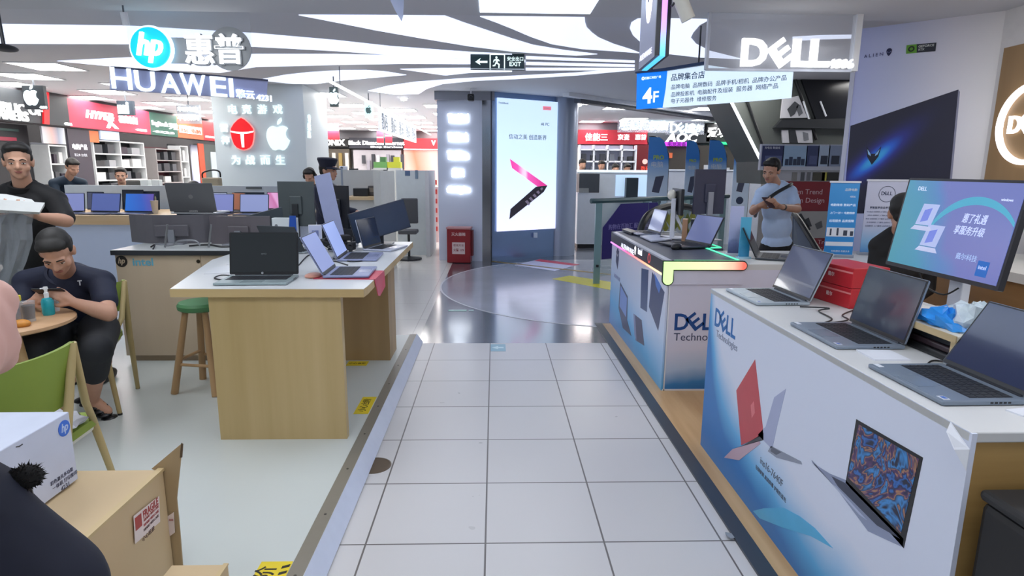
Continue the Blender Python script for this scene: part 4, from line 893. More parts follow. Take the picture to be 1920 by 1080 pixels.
b = MB(); b.slab([(-1.06, 3.545, TZ), (-.702, 3.53, TZ), (-.702, 3.84, TZ), (-1.0, 3.86, TZ)], (0, 0, 1), .003, mat('#c23a50', .4)); b.slab([(-.701, 3.53, TZ + .003), (-.701, 3.84, TZ + .003), (-.690, 3.80, TZ - .09), (-.694, 3.64, TZ - .12), (-.690, 3.56, TZ - .10)], (1, 0, .1), .004, pink); b.build('fabric', t)
def sheet(label, pts, z, m=None, name='paper_sheet', cat='paper'):
    b = solid(name, label, cat); b.slab([Z(x, y, z) for x, y in pts], (0, 0, 1), .002, m or mat('#d3d6da', .4)); done(b)
sheet('white paper sheet behind the black-screened laptop', [(402, 502), (436, 498), (432, 512), (382, 514)], TZ)
sheet('loose white paper lying on the left rim of the oak table', [(455, 476), (480, 476), (470, 492), (425, 497)], TZ)
b = solid('snack', 'blurred orange wrapper on the oak table beside the pink cloth', 'wrapper'); b.M = tl(*Z(588, 519, TZ)); b.ell((0, 0, .008), (.05, .07, .016), mat('#d89a84', .4)); done(b, True)
cable('power_cable', 'black cable bent in a hook left of the black-screened laptop', [Z(438, 517, TZ + .005), Z(415, 516, TZ + .008), Z(402, 521, TZ + .006), Z(412, 524, TZ + .006), Z(424, 523, TZ + .006)], .004)
cable('power_cable', 'black cable running across the middle of the oak table', [Z(560, 497, TZ + .005), Z(580, 478, TZ + .005), Z(600, 488, TZ + .01), Z(628, 490, TZ + .005), Z(652, 497, TZ + .005)], .004)
cable('power_cable', 'black cable sweeping past the tall lavender-lit laptop', [Z(625, 482, TZ + .005), Z(655, 490, TZ + .005), Z(685, 488, TZ + .005), Z(700, 478, TZ + .005)], .004)
for k in range(3):
    p0, p1 = Z(622 + 7 * k, 484 - 1 * k, TZ + .012), Z(655 + 8 * k, 458 - 1 * k, TZ + .012)
    b = solid('cable_bar', ('nearest', 'middle', 'farthest')[k] + ' white power strip in the tangle on the oak table', 'power strip', group='white power strips on the oak table'); b.tube([p0, p1], .010, mat('#c9ccd2', .35), 8); done(b)
t = thing('adapter_pile', 'tangle of black adapters and cables on the oak table', 'adapters', (-1.21, 4.80, TZ)); rnd = random.Random(4)
for k in range(5): b = MB(); b.box((rnd.uniform(-.06, .06), rnd.uniform(-.10, .10), .03 + .02 * k), (.16, .07, .045), BLK, rotm('Z', rnd.uniform(0, 180)), bev=.008); b.build('adapter', t)
b = MB()
for k in range(5): b.tube(smooth_curve([(rnd.uniform(-.13, .12), rnd.uniform(-.16, .12), rnd.uniform(.01, .12)) for _ in range(6)]), .005, BLK, 6)
b.build('cable', t)
# screens standing around
def plate(label, name, cat, c, w, h, rz, m, th=.012, back=None, tilt=0., roll=0., deco=None):
    t = thing(name, label, cat, c, rz); b = MB(); b.M = rotm('X', tilt) @ rotm('Y', roll); b.box((0, 0, h / 2), (w, th, h), back or m, bev=.003)
    b.box((0, -th / 2 - .0005, h / 2), (w * .94, .001, h * .93), m)
    if deco: deco(b, frame((0, -th / 2 - .0012, h / 2), (1, 0, 0), (0, 0, 1)))
    b.build('panel', t); b = MB(); b.box((0, .03, .005), (w * .6, .1, .01), back or m); b.build('foot', t); return t
t = thing('monitor', 'wide dark monitor tilted on its arm at the far end of the oak table', 'monitor', (-.97, 5.22, TZ), 0)
b = MB(); b.M = tl(0, 0, .20) @ rotm('Z', 28) @ rotm('Y', -14); b.box((0, 0, 0), (.50, .02, .255), mat('#2c3444', .4), bev=.004); b.box((0, -.011, 0), (.485, .002, .24), mat('#38445a', .18, coat=.3)); b.build('housing', t); b = MB(); b.bx((-.02, .02, 0), (.02, .05, .2), DK); b.box((0, .03, .005), (.2, .14, .01), DK); b.build('stand', t)
monitor_back('dark grey monitor seen from behind next to the lavender panel', (-1.70, 5.62, 1.29), 172, .32, .38, TZ, '#4d5557', st='#3a3d40').location.y = 5.36
monitor_back('tall black monitor standing behind the lavender panel', (-1.33, 5.35, 1.27), 130, .34, .36, TZ, '#22252c', st='#22252c')
p0 = Y(630, 420, 5.0); plate('tall tilted lavender acrylic panel between the two dark monitors', 'acrylic_sign_board', 'sign', (p0.x, 5.05, TZ), .155, .60, -20, mat('#a0a8cc', .25), .01, roll=-12)
def d_box(b, T): b.prism([(.02, -.14), (.10, -.14), (.10, .14), (.05, .14)], .002, mat('#2450a8', .4), T); b.disc((-.06, .06), .012, .002, GRY, T)
p0 = Y(537, 452, 5.0); plate('white and blue upright package behind the black-screened laptop', 'package', 'box', (p0.x, 5.0, TZ), .19, .24, 0, mat('#d3d9dc', .4), .07, deco=d_box)
p0 = Y(596, 460, 4.9)
def d_card(b, T): b.box((0, .03, .001), (.05, .05, .001), mat('#7a86b8', .4), T); b.box((.005, -.03, .001), (.04, .04, .001), mat('#4a5488', .4), T)
plate('small white framed picture card amid the laptops of the oak table', 'picture_card', 'card', (p0.x, 4.85, TZ), .10, .20, 12, mat('#c3cae6', .35), .006, mat('#e3e6ee', .4), deco=d_card)
laptop('dark laptop turned away with pale edges, behind the black-screened laptop', (-1.55, 4.78, TZ), 160, .34, .23, 118, '#a9b2b8', lid='#3a3f44', scr='#20242a', stickers=False)
# on the beige counter
CZ = .971
monitor_back('curved ultrawide monitor seen from behind with its wing jutting past the counter end', (-2.66, 5.13, 1.09), 186, .78, .235, CZ, '#5a585e', curve=.16)
monitor_back('dark curved monitor seen from behind in the middle of the beige counter', (-2.10, 5.10, 1.085), 178, .50, .235, CZ, '#5e595e', curve=.03)
t = plate('dark monitor wing slanting up beside the white and blue package', 'side_monitor', 'monitor', (-1.93, 5.32, CZ), .34, .26, 205, mat('#3f4850', .35), .02, mat('#3f4850', .35), roll=14)
t = thing('laptop_riser', 'low metal laptop riser behind the curved ultrawide monitor', 'riser', (-2.55, 5.40, CZ)); b = MB(); b.box((0, 0, .225), (.36, .10, .012), SIL); b.build('shelf_board', t)
for s in (-1, 1): b = MB(); b.box((s * .15, 0, .11), (.012, .09, .22), SIL); b.build('leg', t)
laptop('grey gaming laptop seen from behind, raised above the curved ultrawide monitor', (-2.555, 5.42, CZ + .232), 180, .39, .26, 102, '#c9ccd0', lid='#6a6b6e', scr='#20242a', stickers=False, logo=lambda b, T: (b.disc((0, .01), .018, .001, mat('#7d7d7d', .3), T, 20), b.text('LEGION', mat('#c9c9c9', .3), T @ tl(0, -.115, 0), w=.07, d=.001)))
t = thing('wire_stand', 'silver wire stand with two rods in front of the curved ultrawide monitor', 'stand', (0, 0, 0)); sm_ = mat('#8c8e92', .3, .7)
for px in (311, 393): b = MB(); a_, c_ = Y(px + 3, 421, 4.82), Y(px - 2, 461, 4.82); b.tube([a_, Vector((c_.x, c_.y, CZ + .008))], .008, sm_, 8); b.build('rod', t)
b = MB(); b.tube(smooth_curve([Y(311, 461, 4.82), Y(325, 459, 4.82), Y(335, 452, 4.82), Y(365, 451, 4.82), Y(375, 460, 4.82)]), .007, sm_, 8); b.build('arch', t, True)
cable('power_cable', 'short black cable end lying at the beige counter edge', [Z(283, 463, CZ + .01), Z(290, 459, CZ + .02), Z(287, 467, CZ + .004)], .006)
cable('power_cable', 'black cable bundle under the dark curved monitor', [Z(355, 461, CZ + .01), Z(390, 459, CZ + .02), Z(420, 463, CZ + .006), Z(450, 460, CZ + .01), Z(480, 458, CZ + .01)], .008)

# ---- round cafe table and what stands on it
t = thing('cafe_table', 'small round wooden cafe table in front of the seated man', 'table', (-2.60, 3.17, PZ))
ctw = wood('#b8906a', '#d0a880', 'beech', 'x', 3, .4)
b = MB(); b.lathe([(.33, .692), (.345, .70), (.345, .715), (.335, .722)], ctw, n=48); b.build('tabletop', t, True)
for a in (-25, 65, 155, 245):
    ca, sa = math.cos(math.radians(a)), math.sin(math.radians(a)); b = MB(); b.tube([(ca * .13, sa * .13, .695), (ca * .30, sa * .30, 0)], [.032, .024], mat('#b8986a', .45), 10); b.build('leg', t, True)
TT = PZ + .722
def bottle(label, x, y, prof, m, capm, capprof, h=1.):
    p0 = Z(x, y, TT); t = thing('bottle', label, 'bottle', p0); b = MB(); b.lathe(prof, m, n=20); b.build('body', t, True); b = MB(); b.lathe(capprof, capm, n=20); b.build('cap', t, True); return t
t = bottle('teal spray bottle with a white pump on the round table', 92, 590, [(.026, 0), (.029, .01), (.029, .075), (.022, .09), (.012, .095)], mat('#1f9aa6', .25, var=.2, scale=40), mat('#e6e8ea', .35), [(.011, .095), (.012, .12), (.008, .125), (.008, .14), (.012, .142), (.010, .155)])
b = MB(); b.tube([(0, 0, .148), (-.022, -.01, .146)], .004, WH, 6); b.build('nozzle', t)
bottle('drink bottle with a yellow cap at the picture edge on the round table', 28, 610, [(.028, 0), (.031, .01), (.031, .11), (.018, .15), (.014, .155)], mat('#8d8f96', .1, alpha=.55), mat('#e3d62e', .4), [(.017, .155), (.017, .185), (.014, .187)])
bottle('shorter bottle with a yellow cap close to the dark cup', 38, 600, [(.026, 0), (.028, .01), (.028, .07), (.016, .10), (.013, .105)], mat('#a9a39a', .1, alpha=.5), mat('#e0d22c', .4), [(.017, .105), (.017, .13), (.014, .132)])
p0 = Z(56, 602, TT); t = thing('tumbler', 'clear tumbler of dark drink on the round table', 'cup', p0); b = MB(); b.lathe([(.026, .012), (.032, .10), (.034, .105)], mat('#d8dce0', .05, alpha=.3), n=20); b.lathe([(.027, 0), (.027, .014)], mat('#b9b4ae', .1), n=20); b.build('glass', t, True); b = MB(); b.lathe([(.024, .014), (.030, .085)], mat('#2c2320', .3), n=20); b.build('drink', t, True)
b = solid('snack_wrapper', 'orange snack wrapper lying on the round table', 'wrapper'); b.M = tl(*Z(40, 612, TT)); b.ell((0, 0, .014), (.045, .035, .022), mat('#cf8a35', .45, var=.25, scale=40)); done(b, True)
b = solid('paper_cup', 'small white cup behind the teal spray bottle', 'cup'); b.M = tl(*Z(104, 583, TT)); b.lathe([(.020, 0), (.026, .06), (.027, .062)], WH, n=18); done(b, True)

# ---- green chairs
gr = mat('#869a3e', .55, var=.05); chw = wood('#a89462', '#c2ae7c', 'chair_wood', 'z', 4, .45)
def chair(label, loc, rz, sh=.45, bh=.80):
    t = thing('cafe_chair', label, 'chair', loc, rz, None)
    b = MB(); b.prism(rrect(-.22, -.22, .22, .22, .08, 5), .035, gr, tl(0, 0, sh - .035)); b.prism(rrect(-.21, -.21, .21, .21, .08, 5), .02, mat('#d9d6cc', .5), tl(0, 0, sh - .055)); b.build('seat', t, True)
    n = 20; vs = []; fs = []                                    # curved wrap-round backrest, dipped in the middle of its rim
    for i in range(n + 1):
        a = math.radians(8 + 164 * i / n); k = (2 * i / n - 1)
        top = bh - .055 * (1 - abs(k) ** 1.6) if abs(k) < .9 else bh - .0; lowz = sh + .10 + .07 * k * k
        for r in (.245, .263):
            for z, o_ in ((lowz, 0), ((lowz + top) / 2, .012), (top, .03)): vs.append(((r + o_) * math.cos(a), (r + o_) * math.sin(a) * .92, z))
    for i in range(n):
        a, q = i * 6, i * 6 + 6
        for j in range(2): fs += [(a + j, q + j, q + j + 1, a + j + 1), (a + 3 + j, a + 4 + j, q + 4 + j, q + 3 + j)]
        fs += [(a + 2, q + 2, q + 5, a + 5), (a, a + 3, q + 3, q)]
    fs += [(0, 1, 4, 3), (1, 2, 5, 4), (n * 6, n * 6 + 3, n * 6 + 4, n * 6 + 1), (n * 6 + 1, n * 6 + 4, n * 6 + 5, n * 6 + 2)]
    b = MB(); b.add(vs, fs, gr); b.build('backrest', t, True)
    for s in (-1, 1):
        b = MB(); b.tube([(s * .185, -.19, sh - .02), (s * .235, -.24, 0)], [.018, .013], chw, 10); b.lathe([(.014, 0), (.014, .012)], BLK, (s * .235, -.24, 0), 10); b.build('leg', t, True)
        b = MB(); b.tube([(s * .285, .04, bh - .005), (s * .262, .13, sh), (s * .25, .25, 0)], [.015, .019, .013], chw, 10); b.lathe([(.014, 0), (.014, .012)], BLK, (s * .25, .25, 0), 10); b.build('leg', t, True)
        b = MB(); b.tube([(s * .285, .04, bh - .005), (s * .262, -.03, sh + .12), (s * .205, -.17, sh - .03)], [.014, .016, .014], chw, 10); b.build('side_brace', t, True)
    return t
chair('green cafe chair seen from its back at the picture edge', (-1.985, 2.44, PZ), 184, .42, .825)
chair('green cafe chair under the seated man', (-2.63, 3.79, PZ), 20, .45, .80)
# cloth bag on the nearest chair
p0 = (-1.92, 2.46, PZ + .425); t = thing('cloth_bag', 'white and grey cloth bag lying on the seat of the nearest green chair', 'bag', p0); g = crumple((.17, .15, .05), 9, .15); b = MB(); b.add([v + Vector((0, 0, .016)) for v in g[0]], g[1], mat('#b9bac2', .6, var=.2, scale=9)); b.build('fabric', t, True)

# ---- boxes on the platform
cb = mat('#cbb28c', .65, var=.05, scale=3); cbd = mat('#ab9470', .65, var=.05, scale=3); cin = mat('#5c4a36', .7)
t = thing('cardboard_box', 'big brown cardboard box with a red and white sticker and an open flap', 'box', (0, 0, 0))
b = MB(); b.bx((-1.95, 1.25, PZ), (-1.222, 2.12, .50), cb, bev=.004); b.bx((-1.24, 1.25, .497), (-1.217, 2.12, .508), mat('#c9b184', .5)); b.build('carton', t)
b = MB(); b.slab([Y(284, 879, 2.122), Y(340, 832, 2.122), Y(339, 856, 2.122), Y(331, 935, 2.122), Y(336, 985, 2.122), Y(344, 1085, 2.122), Y(322, 1085, 2.122), Y(303, 888, 2.122)], (0, 1, 0), .006, cbd); b.slab([Y(339.5, 831, 2.119), Y(343, 833, 2.119), Y(341, 858, 2.119), Y(337, 858, 2.119)], (0, 1, 0), .004, cin); b.build('flap', t)
CX = -1.2165
def pc(x, y): return X(x, y, CX)
b = MB(); PXN = Vector((1, 0, 0)); rw = mat('#e3d3cf', .5); rr_ = mat('#a83a34', .5)
b.slab([pc(250, 968), pc(298, 930), pc(300, 978), pc(253, 1020)], PXN, .001, rw); b.slab([pc(252, 972), pc(264, 962), pc(266, 985), pc(254, 996)], PXN, .0016, rr_)
fr_ = lambda x, y: frame(pc(x, y) + PXN * .001, (0, 1, 0), (0, 0, 1))
wl_ = (pc(296, 945) - pc(268, 967)).length
b.text('FRAGILE', rr_, fr_(282, 952), w=wl_, h=.028, d=.001, bold=.02)
for k in range(3): b.text('HANDLE WITH CARE', rr_ if k < 2 else mat('#5c3a38', .5), fr_(283, 962 + 9 * k), w=wl_, h=.010, d=.001)
b.text('小心轻放', mat('#5c3a38', .5), fr_(278, 1000), w=wl_ * .8, d=.001); b.build('label', t)
b = MB(); b.slab([Y(314, 968, 2.118), Y(326, 960, 2.118), Y(328, 998, 2.118), Y(317, 1006, 2.118)], (0, -1, 0), .004, rw); b.text('易碎', rr_, frame(Y(321, 975, 2.112), (1, 0, 0), (0, 0, 1)), w=.016, d=.001); b.build('label', t)
t = thing('printer_box', 'white printed box with a blue round emblem on top of the brown cardboard box', 'box', (0, 0, 0))
b = MB(); wb = mat('#ccd3e6', .45); b.bx((-2.0, 1.42, .509), (-1.476, 2.04, .762), wb, bev=.003); b.build('carton', t)
def pbx(x, y): return X(x, y, -1.4755)
fb = lambda x, y: frame(pbx(x, y), (0, 1, 0), (0, 0, 1))
b = MB(); hp_badge(b, fb(120, 803), .028, mat('#3f74d8', .4), mat('#3f74d8', .4), mat('#c3d2f2', .4), .001)
for k, (s, x, y, w_) in enumerate((('彩色激光多功能', 116, 893, .11), ('一体机 打印复印', 122, 900, .12), ('4231', 122, 912, .04))): b.text(s, mat('#4a4e66', .5), fb(x, y), w=w_, d=.001)
b.tube([pbx(42, 833), pbx(36, 837), pbx(30, 838)], .002, DK, 6); b.build('print', t)
t = thing('cardboard_box', 'small brown cardboard box at the lower picture edge', 'box', (0, 0, 0)); b = MB(); b.bx((-1.07, 1.42, PZ), (-.885, 1.845, .30), cb, bev=.003); b.build('carton', t); b = MB(); b.bx((-.90, 1.42, .298), (-.884, 1.846, .304), mat('#c9b184', .5)); b.build('tape', t)
# ================================================================== BACKGROUND: second row, pillar signs, shops, escalator
# ---- emblems on the grey pillar
PY = 9.992
def fp(x, y, dy=0.): q = Y(x, y, PY); return frame(q, (1, 0, 0), (0, 0, 1))
ps_ = emit('#e2f2f4', .85)  # slight glow put into the pillar's plain white raised characters
def pillar_sign(name, label, fn):
    b = solid(name, label, 'sign'); fn(b); done(b)
def _a(b):
    for ch, x in zip('电竞游戏', (437, 463, 492, 521)): b.text(ch, ps_, fp(x, 205), h=.145, d=.03, bold=.01)
pillar_sign('raised_lettering', 'four white raised characters along the top of the grey pillar', _a)
def _b(b):
    for ch, x in zip('为战而生', (443, 470, 498, 526)): b.text(ch, ps_, fp(x, 300), h=.145, d=.03, bold=.01)
pillar_sign('raised_lettering', 'four white raised characters under the emblems on the grey pillar', _b)
def _c(b):
    for ch, x, y in (('雷', 421, 240), ('神', 423, 263)): b.text(ch, ps_, fp(x, y), h=.125, d=.03, bold=.01)
pillar_sign('raised_lettering', 'two white raised characters beside the red helmet emblem on the pillar', _c)
t = thing('helmet_emblem', 'red helmet-shaped emblem on the grey pillar', 'emblem', Y(456, 252, PY)); T = frame((0, 0, 0), (1, 0, 0), (0, 0, 1))
hel = [(0, .245), (.05, .22), (.12, .155), (.165, .09), (.178, .03), (.165, -.06), (.14, -.15), (.10, -.20), (.05, -.225), (0, -.235)]
b = MB(); b.prism([(x * 1.06, z * 1.06) for x, z in hel] + [(-x * 1.06, z * 1.06) for x, z in hel[-2:0:-1]], .03, emit('#f2a09a', .7), T); b.build('rim', t)
b = MB(); b.prism(hel + [(-x, z) for x, z in hel[-2:0:-1]], .04, emit('#e0131e', .75), T); b.build('shell', t)
b = MB(); b.prism([(-.178, .055), (-.1, .04), (0, .035), (.1, .04), (.178, .055), (.175, .03), (.1, .012), (.028, .005), (.02, -.2), (-.02, -.2), (-.028, .005), (-.1, .012), (-.175, .03)], .046, emit('#ffe9e6', .9), T); b.build('cross_stripe', t)
t = thing('fruit_emblem', 'white bitten-fruit emblem on the grey pillar', 'emblem', Y(522, 253, PY)); b = MB(); apple_mark(b, tl(0, 0, -.0) @ T, .50, ps_, .03); b.build('raised_shape', t)
b = solid('raised_lettering', 'vertical glowing characters on the narrow side of the grey pillar', 'sign')
for k, ch in enumerate('专卖店'): b.text(ch, ps_, frame(X(578, 222 + 15 * k, -2.983), (0, 1, 0), (0, 0, 1)), h=.12, d=.03, bold=.01)
done(b)
b = solid('shop_sign', 'red and white vertical sign board at the far edge of the grey pillar', 'sign'); q = Y(599, 242, 11.4); b.box(tuple(q), (.08, .06, .40), emit('#e0352c', .8)); b.box((q.x, q.y - .031, q.z), (.07, .01, .14), emit('#f6dcdc', .9)); done(b)

# ---- overhead signs on the left
YH = 5.3
t = thing('acrylic_sign', 'hanging clear sign with a round cyan emblem and two thick white characters', 'sign', (0, 0, 0))
b = MB(); a0, a1 = Y(232, 45, YH), Y(472, 128, YH); b.bx((a0.x, YH + .03, a1.z), (a1.x, YH + .042, 2.86), mat('#e2ecf4', .08, alpha=.10, var=.01)); b.build('sheet', t)
T = frame((0, YH, 0), (1, 0, 0), (0, 0, 1)); q = Y(287, 91, YH); b = MB(); hp_badge(b, T @ tl(q.x, q.z, 0), .172, emit('#eefbff', 1.2), emit('#10c8ea', .95), emit('#ffffff', 1.5), .03); b.build('round_emblem', t)
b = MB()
for ch, x in (('惠', 374), ('普', 430)): q = Y(x, 92, YH); b.text(ch, emit('#fbfdff', 1.5), T @ tl(q.x, q.z, 0), h=.232, d=.02, bold=.012); b.text(ch, mat('#8d9298', .5), T @ tl(q.x + .006, q.z - .004, -.022), h=.245, d=.02, bold=.02)  # grey copy set behind each character as its painted drop shadow
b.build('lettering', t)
b = MB(); q = Y(434, 93, YH + .05); b.disc((q.x, q.z), .17, .012, mat('#a9adb0', .4), frame((0, YH + .028, 0), (1, 0, 0), (0, 0, 1))); q = Y(340, 94, YH); b.box((q.x, YH + .025, q.z), (.20, .01, .2), mat('#b2b6bc', .4)); b.build('backing', t)
P1, P2 = Y(205, 147, 7.0), Y(502, 169, 8.1); dv = P2 - P1; dv.z = 0; nn = Vector((dv.y, -dv.x, 0)).normalized(); 
if nn.y > 0: nn = -nn
def ph(x, y): return PL(x, y, P1, nn)
t = thing('lettering_board', 'long grey-lavender hanging board with big white latin letters', 'sign', (0, 0, 0))
b = MB(); b.slab([ph(207, 126), ph(502, 151), ph(500, 187), ph(207, 168)], -nn, .05, mat('#9da2c4', .5)); b.slab([ph(207, 124), ph(502, 149), ph(502, 152), ph(207, 127)], nn, .012, mat('#33364a', .5)); b.build('board', t)
b = MB()
lets = ((206, 247, 127, 168, 'H'), (251, 291, 133, 173, 'U'), (299, 337, 138, 176, 'A'), (336, 386, 139, 180, 'W'), (393, 424, 144, 182, 'E'), (429, 436, 147, 183, 'I'))
for x0, x1, y0, y1, ch in lets:
    c_ = (ph(x0, (y0 + y1) / 2) + ph(x1, (y0 + y1) / 2)) / 2; b.text(ch, emit('#e4f2fb', 1.15), frame(c_ + nn * .002, dv, (0, 0, 1)), w=(ph(x1, y0) - ph(x0, y0)).length * .93, h=(ph(x0, y0) - ph(x0, y1)).length * .97, d=.04, bold=.01)
for ch, x0, x1, y0, y1 in (('擎云', 442, 476, 168, 186), ('4231', 480, 508, 178, 190)):
    c_ = (ph(x0, (y0 + y1) / 2) + ph(x1, (y0 + y1) / 2)) / 2; b.text(ch, emit('#e4f2fb', 1.15), frame(c_ + nn * .002, dv, (0, 0, 1)), w=(ph(x1, y0) - ph(x0, y0)).length, d=.03, bold=.02)
b.build('lettering', t)
# exit sign
YE = 7.2; t = thing('exit_sign', 'dark green emergency exit sign with an arrow and a running figure', 'sign', (0, 0, 0))
a0, a1 = Y(882, 97, YE), Y(983, 131, YE); T = frame((0, YE, 0), (1, 0, 0), (0, 0, 1)); wg = emit('#e4fbf6', 1.0)
b = MB(); b.bx((a0.x, YE, a1.z), (a1.x, YE + .04, a0.z), mat('#17363a', .3)); b.bx((a0.x, YE - .004, a1.z), (a1.x, YE + .05, a1.z + .012), mat('#dfe8e8', .4)); b.build('panel', t)
def pe(x, y): q = Y(x, y, YE); return (q.x, q.z)
b = MB(); b.prism([pe(891, 116), pe(901, 109), pe(899, 114), pe(914, 114), pe(914, 118), pe(899, 118), pe(901, 122)], .003, wg, T); 
x0, z0 = pe(918, 131); x1, z1 = pe(947, 101)
b.prism([(x0, z0), (x0 + .012, z0), (x0 + .012, z1 - .012), (x1 - .012, z1 - .012), (x1 - .012, z0), (x1, z0), (x1, z1), (x0, z1)], .003, wg, T)
c_ = ((x0 + x1) / 2, (z0 + z1) / 2); s_ = (z1 - z0)
def rp(*l): b.prism([(c_[0] + x * s_, c_[1] + z * s_) for x, z in l], .003, wg, T)
b.disc((c_[0] + -.06 * s_, c_[1] + .27 * s_), .07 * s_, .003, wg, T, 14)
rp((-.12, .18), (.06, .18), (.16, .06), (.11, .02), (.05, .09), (.02, -.04), (.16, -.14), (.14, -.38), (.06, -.38), (.07, -.18), (-.06, -.10), (-.14, -.26), (-.30, -.28), (-.30, -.20), (-.19, -.19), (-.10, .0), (-.11, .10), (-.19, .06), (-.21, -.04), (-.27, -.02), (-.24, .12))
q = Y(966, 110, YE); b.text('安全出口', wg, T @ tl(q.x, q.z, 0), w=.18, d=.003, bold=.01); q = Y(966, 120, YE); b.text('EXIT', wg, T @ tl(q.x, q.z, 0), w=.13, d=.003, bold=.02); b.build('pictogram', t)
b = MB(); 
for x in (900, 965): q = Y(x, 97, YE + .02); b.tube([q, (q.x, q.y, 2.86)], .006, DK, 6)
b.build('hanger_rod', t)
q0, q1 = Y(988, 90, 7.6), Y(1072, 102, 7.6); b = solid('hanging_sign', 'grey hanging sign seen past the exit sign with its white lettering', 'sign'); b.bx((q0.x, 7.6, q1.z), (q1.x, 7.64, 2.858), mat('#9b9da8', .5)); b.text('电脑 数码 服务', emit('#f4f6fa', 1), frame(((q0.x + q1.x) / 2, 7.6, q0.z - .015), (1, 0, 0), (0, 0, 1)), w=(q1.x - q0.x) * .85, d=.004); done(b)
# hanging blade signs of the far shops
def hang(label, px0, px1, py0, py1, yd, m, fn, name='hanging_sign'):
    a0, a1 = Y(px0, py0, yd), Y(px1, py1, yd); w_, h_ = a1.x - a0.x, a0.z - a1.z
    t = thing(name, label, 'sign', ((a0.x + a1.x) / 2, yd, (a0.z + a1.z) / 2)); b = MB(); b.box((0, .03, 0), (w_, .06, h_), m); b.build('board', t)
    b = MB(); fn(b, frame((0, 0, 0), (1, 0, 0), (0, 0, 1)), w_, h_); b.build('lettering', t)
    b = MB(); b.tube([(0, .03, h_ / 2), (0, .03, 2.86 - t.location.z)], .01, GRY, 6); b.build('hanger_rod', t)
gw = emit('#eafaff', 1.4)
hang('dark hanging sign with a white bitten-fruit emblem', 40, 86, 160, 205, 9.2, mat('#3a4046', .5), lambda b, T, w, h: (apple_mark(b, T @ tl(-w * .1, .02, 0), h * .85, gw, .02), b.text('4230', gw, T @ tl(w * .4, -h * .42, 0), w=w * .35, d=.01, bold=.03)))
hang('dark hanging sign with two white latin letters before the red fascia', 218, 251, 189, 216, 10.5, mat('#3b4450', .5), lambda b, T, w, h: b.text('mi', gw, T @ tl(-w * .1, 0, 0), w=w * .68, h=h * .85, d=.02, bold=.05))
hang('glowing two-line hanging sign in front of the orange fascia', 330, 376, 196, 232, 11.5, mat('#aeb4bc', .5, alpha=.5), lambda b, T, w, h: (b.text('华硕电脑', gw, T @ tl(0, h * .26, 0), w=w * .9, d=.02, bold=.015), b.text('平板数码', gw, T @ tl(0, -h * .2, 0), w=w * .95, d=.02, bold=.015)))
hang('narrow glowing hanging sign with a fruit emblem, nearer of two over the aisle', 617, 634, 163, 200, 9.0, mat('#5a6664', .5), lambda b, T, w, h: apple_mark(b, T @ tl(0, 0, 0), h * .8, gw, .02))
hang('narrow glowing hanging sign, farther of two over the aisle', 683, 699, 190, 221, 11.0, emit('#d8f2f0', .9), lambda b, T, w, h: apple_mark(b, T @ tl(0, 0, 0), h * .5, mat('#6a8a88', .5), .01))
# long suspended light line and banner row over the aisle
t = thing('linear_light', 'thin white light line running over the far aisle', 'light', (0, 0, 0)); b = MB(); b.bx((-1.985, 7.7, 2.600), (-1.955, 19.5, 2.625), emit('#ffffff', 2.5)); b.build('light_bar', t)
b = MB()
for yy in (8.2, 11, 14, 17): b.tube([(-1.97, yy, 2.62), (-1.97, yy, 2.86)], .006, GRY, 6)
b.build('hanger_rod', t)
for k in range(5):
    y0 = 10.85 + 1.0 * k; t = thing('hanging_banner', 'white hanging banner in the row under the thin light line', 'banner', (-1.97, y0 + .45, 2.4), group='white hanging banners under the light line'); b = MB(); b.box((0, 0, 0), (.03, .92, .36), emit('#e6eaf0', .75)); b.build('board', t)
    b = MB(); b.text('数码', mat('#8a94a2', .5), frame((.016, 0, 0), (0, 1, 0), (0, 0, 1)), w=.6, d=.004); b.build('lettering', t)

# ---- second row: white table with bright laptops
hz = 1.01
t = thing('laptop_table', 'long white laptop table with a wooden edge behind the beige counter', 'table', (0, 0, 0))
b = MB(); b.bx((-5.7, 7.55, .90), (-2.35, 8.75, hz), wood('#c8a77c', '#dcc096', 'table_wood', 'x', 3)); b.build('tabletop', t); b = MB(); b.bx((-5.65, 7.60, 0), (-2.40, 8.70, .90), mat('#c3cfe4', .4, var=.02)); b.build('body', t)
t = thing('low_partition', 'low white partition along the back of the long laptop table', 'partition', (0, 0, 0)); b = MB(); b.bx((-6.1, 8.95, 0), (-2.55, 9.03, 1.33), mat('#b9c3cb', .5)); b.build('panel', t); b = MB(); q = Y(476, 348, 8.95); b.box((q.x, 8.945, q.z - .03), (.22, .01, .03), mat('#5c6468', .4)); b.build('cable_slot', t)
def lap2(px, yd, rz, lid_c, lab, w=.37, ang=104, **k): q = Y(px, 395, yd); return laptop(lab, (q.x, yd, hz), rz, w, .25, ang, '#5a6274', scr=lid_c, keys=False, stickers=False, emi=k.get('e'))
lap2(120, 7.75, 14, '#8d95c6', 'lavender-screened laptop behind the standing man on the long table', e=emit('#8d96cc', .5))
lap2(183, 7.78, -8, '#6f7fb4', 'slate-blue-screened laptop on the long table', .40, e=emit('#5f6fae', .5))
lap2(248, 7.78, -6, '#3f78cc', 'bright blue-screened laptop on the long table', .39, e=ramp_mat('blue_wallpaper', (1, 0, .3), -.2, .25, [(0, '#2f78d4'), (.6, '#3b62bc'), (1, '#6a58a8')], .3, .55))
lap2(402, 7.78, 0, '#8f95cc', 'lavender-screened laptop right of the raised gaming laptop', e=emit('#8a92cc', .5))
lap2(470, 7.75, 2, '#98a2cc', 'pale lavender laptop at the right part of the long table', .36, e=emit('#97a2d0', .52))
lap2(428, 8.15, -30, '#b0745c', 'copper-coloured laptop lid among the lavender laptops', .26, e=emit('#a8694e', .4))
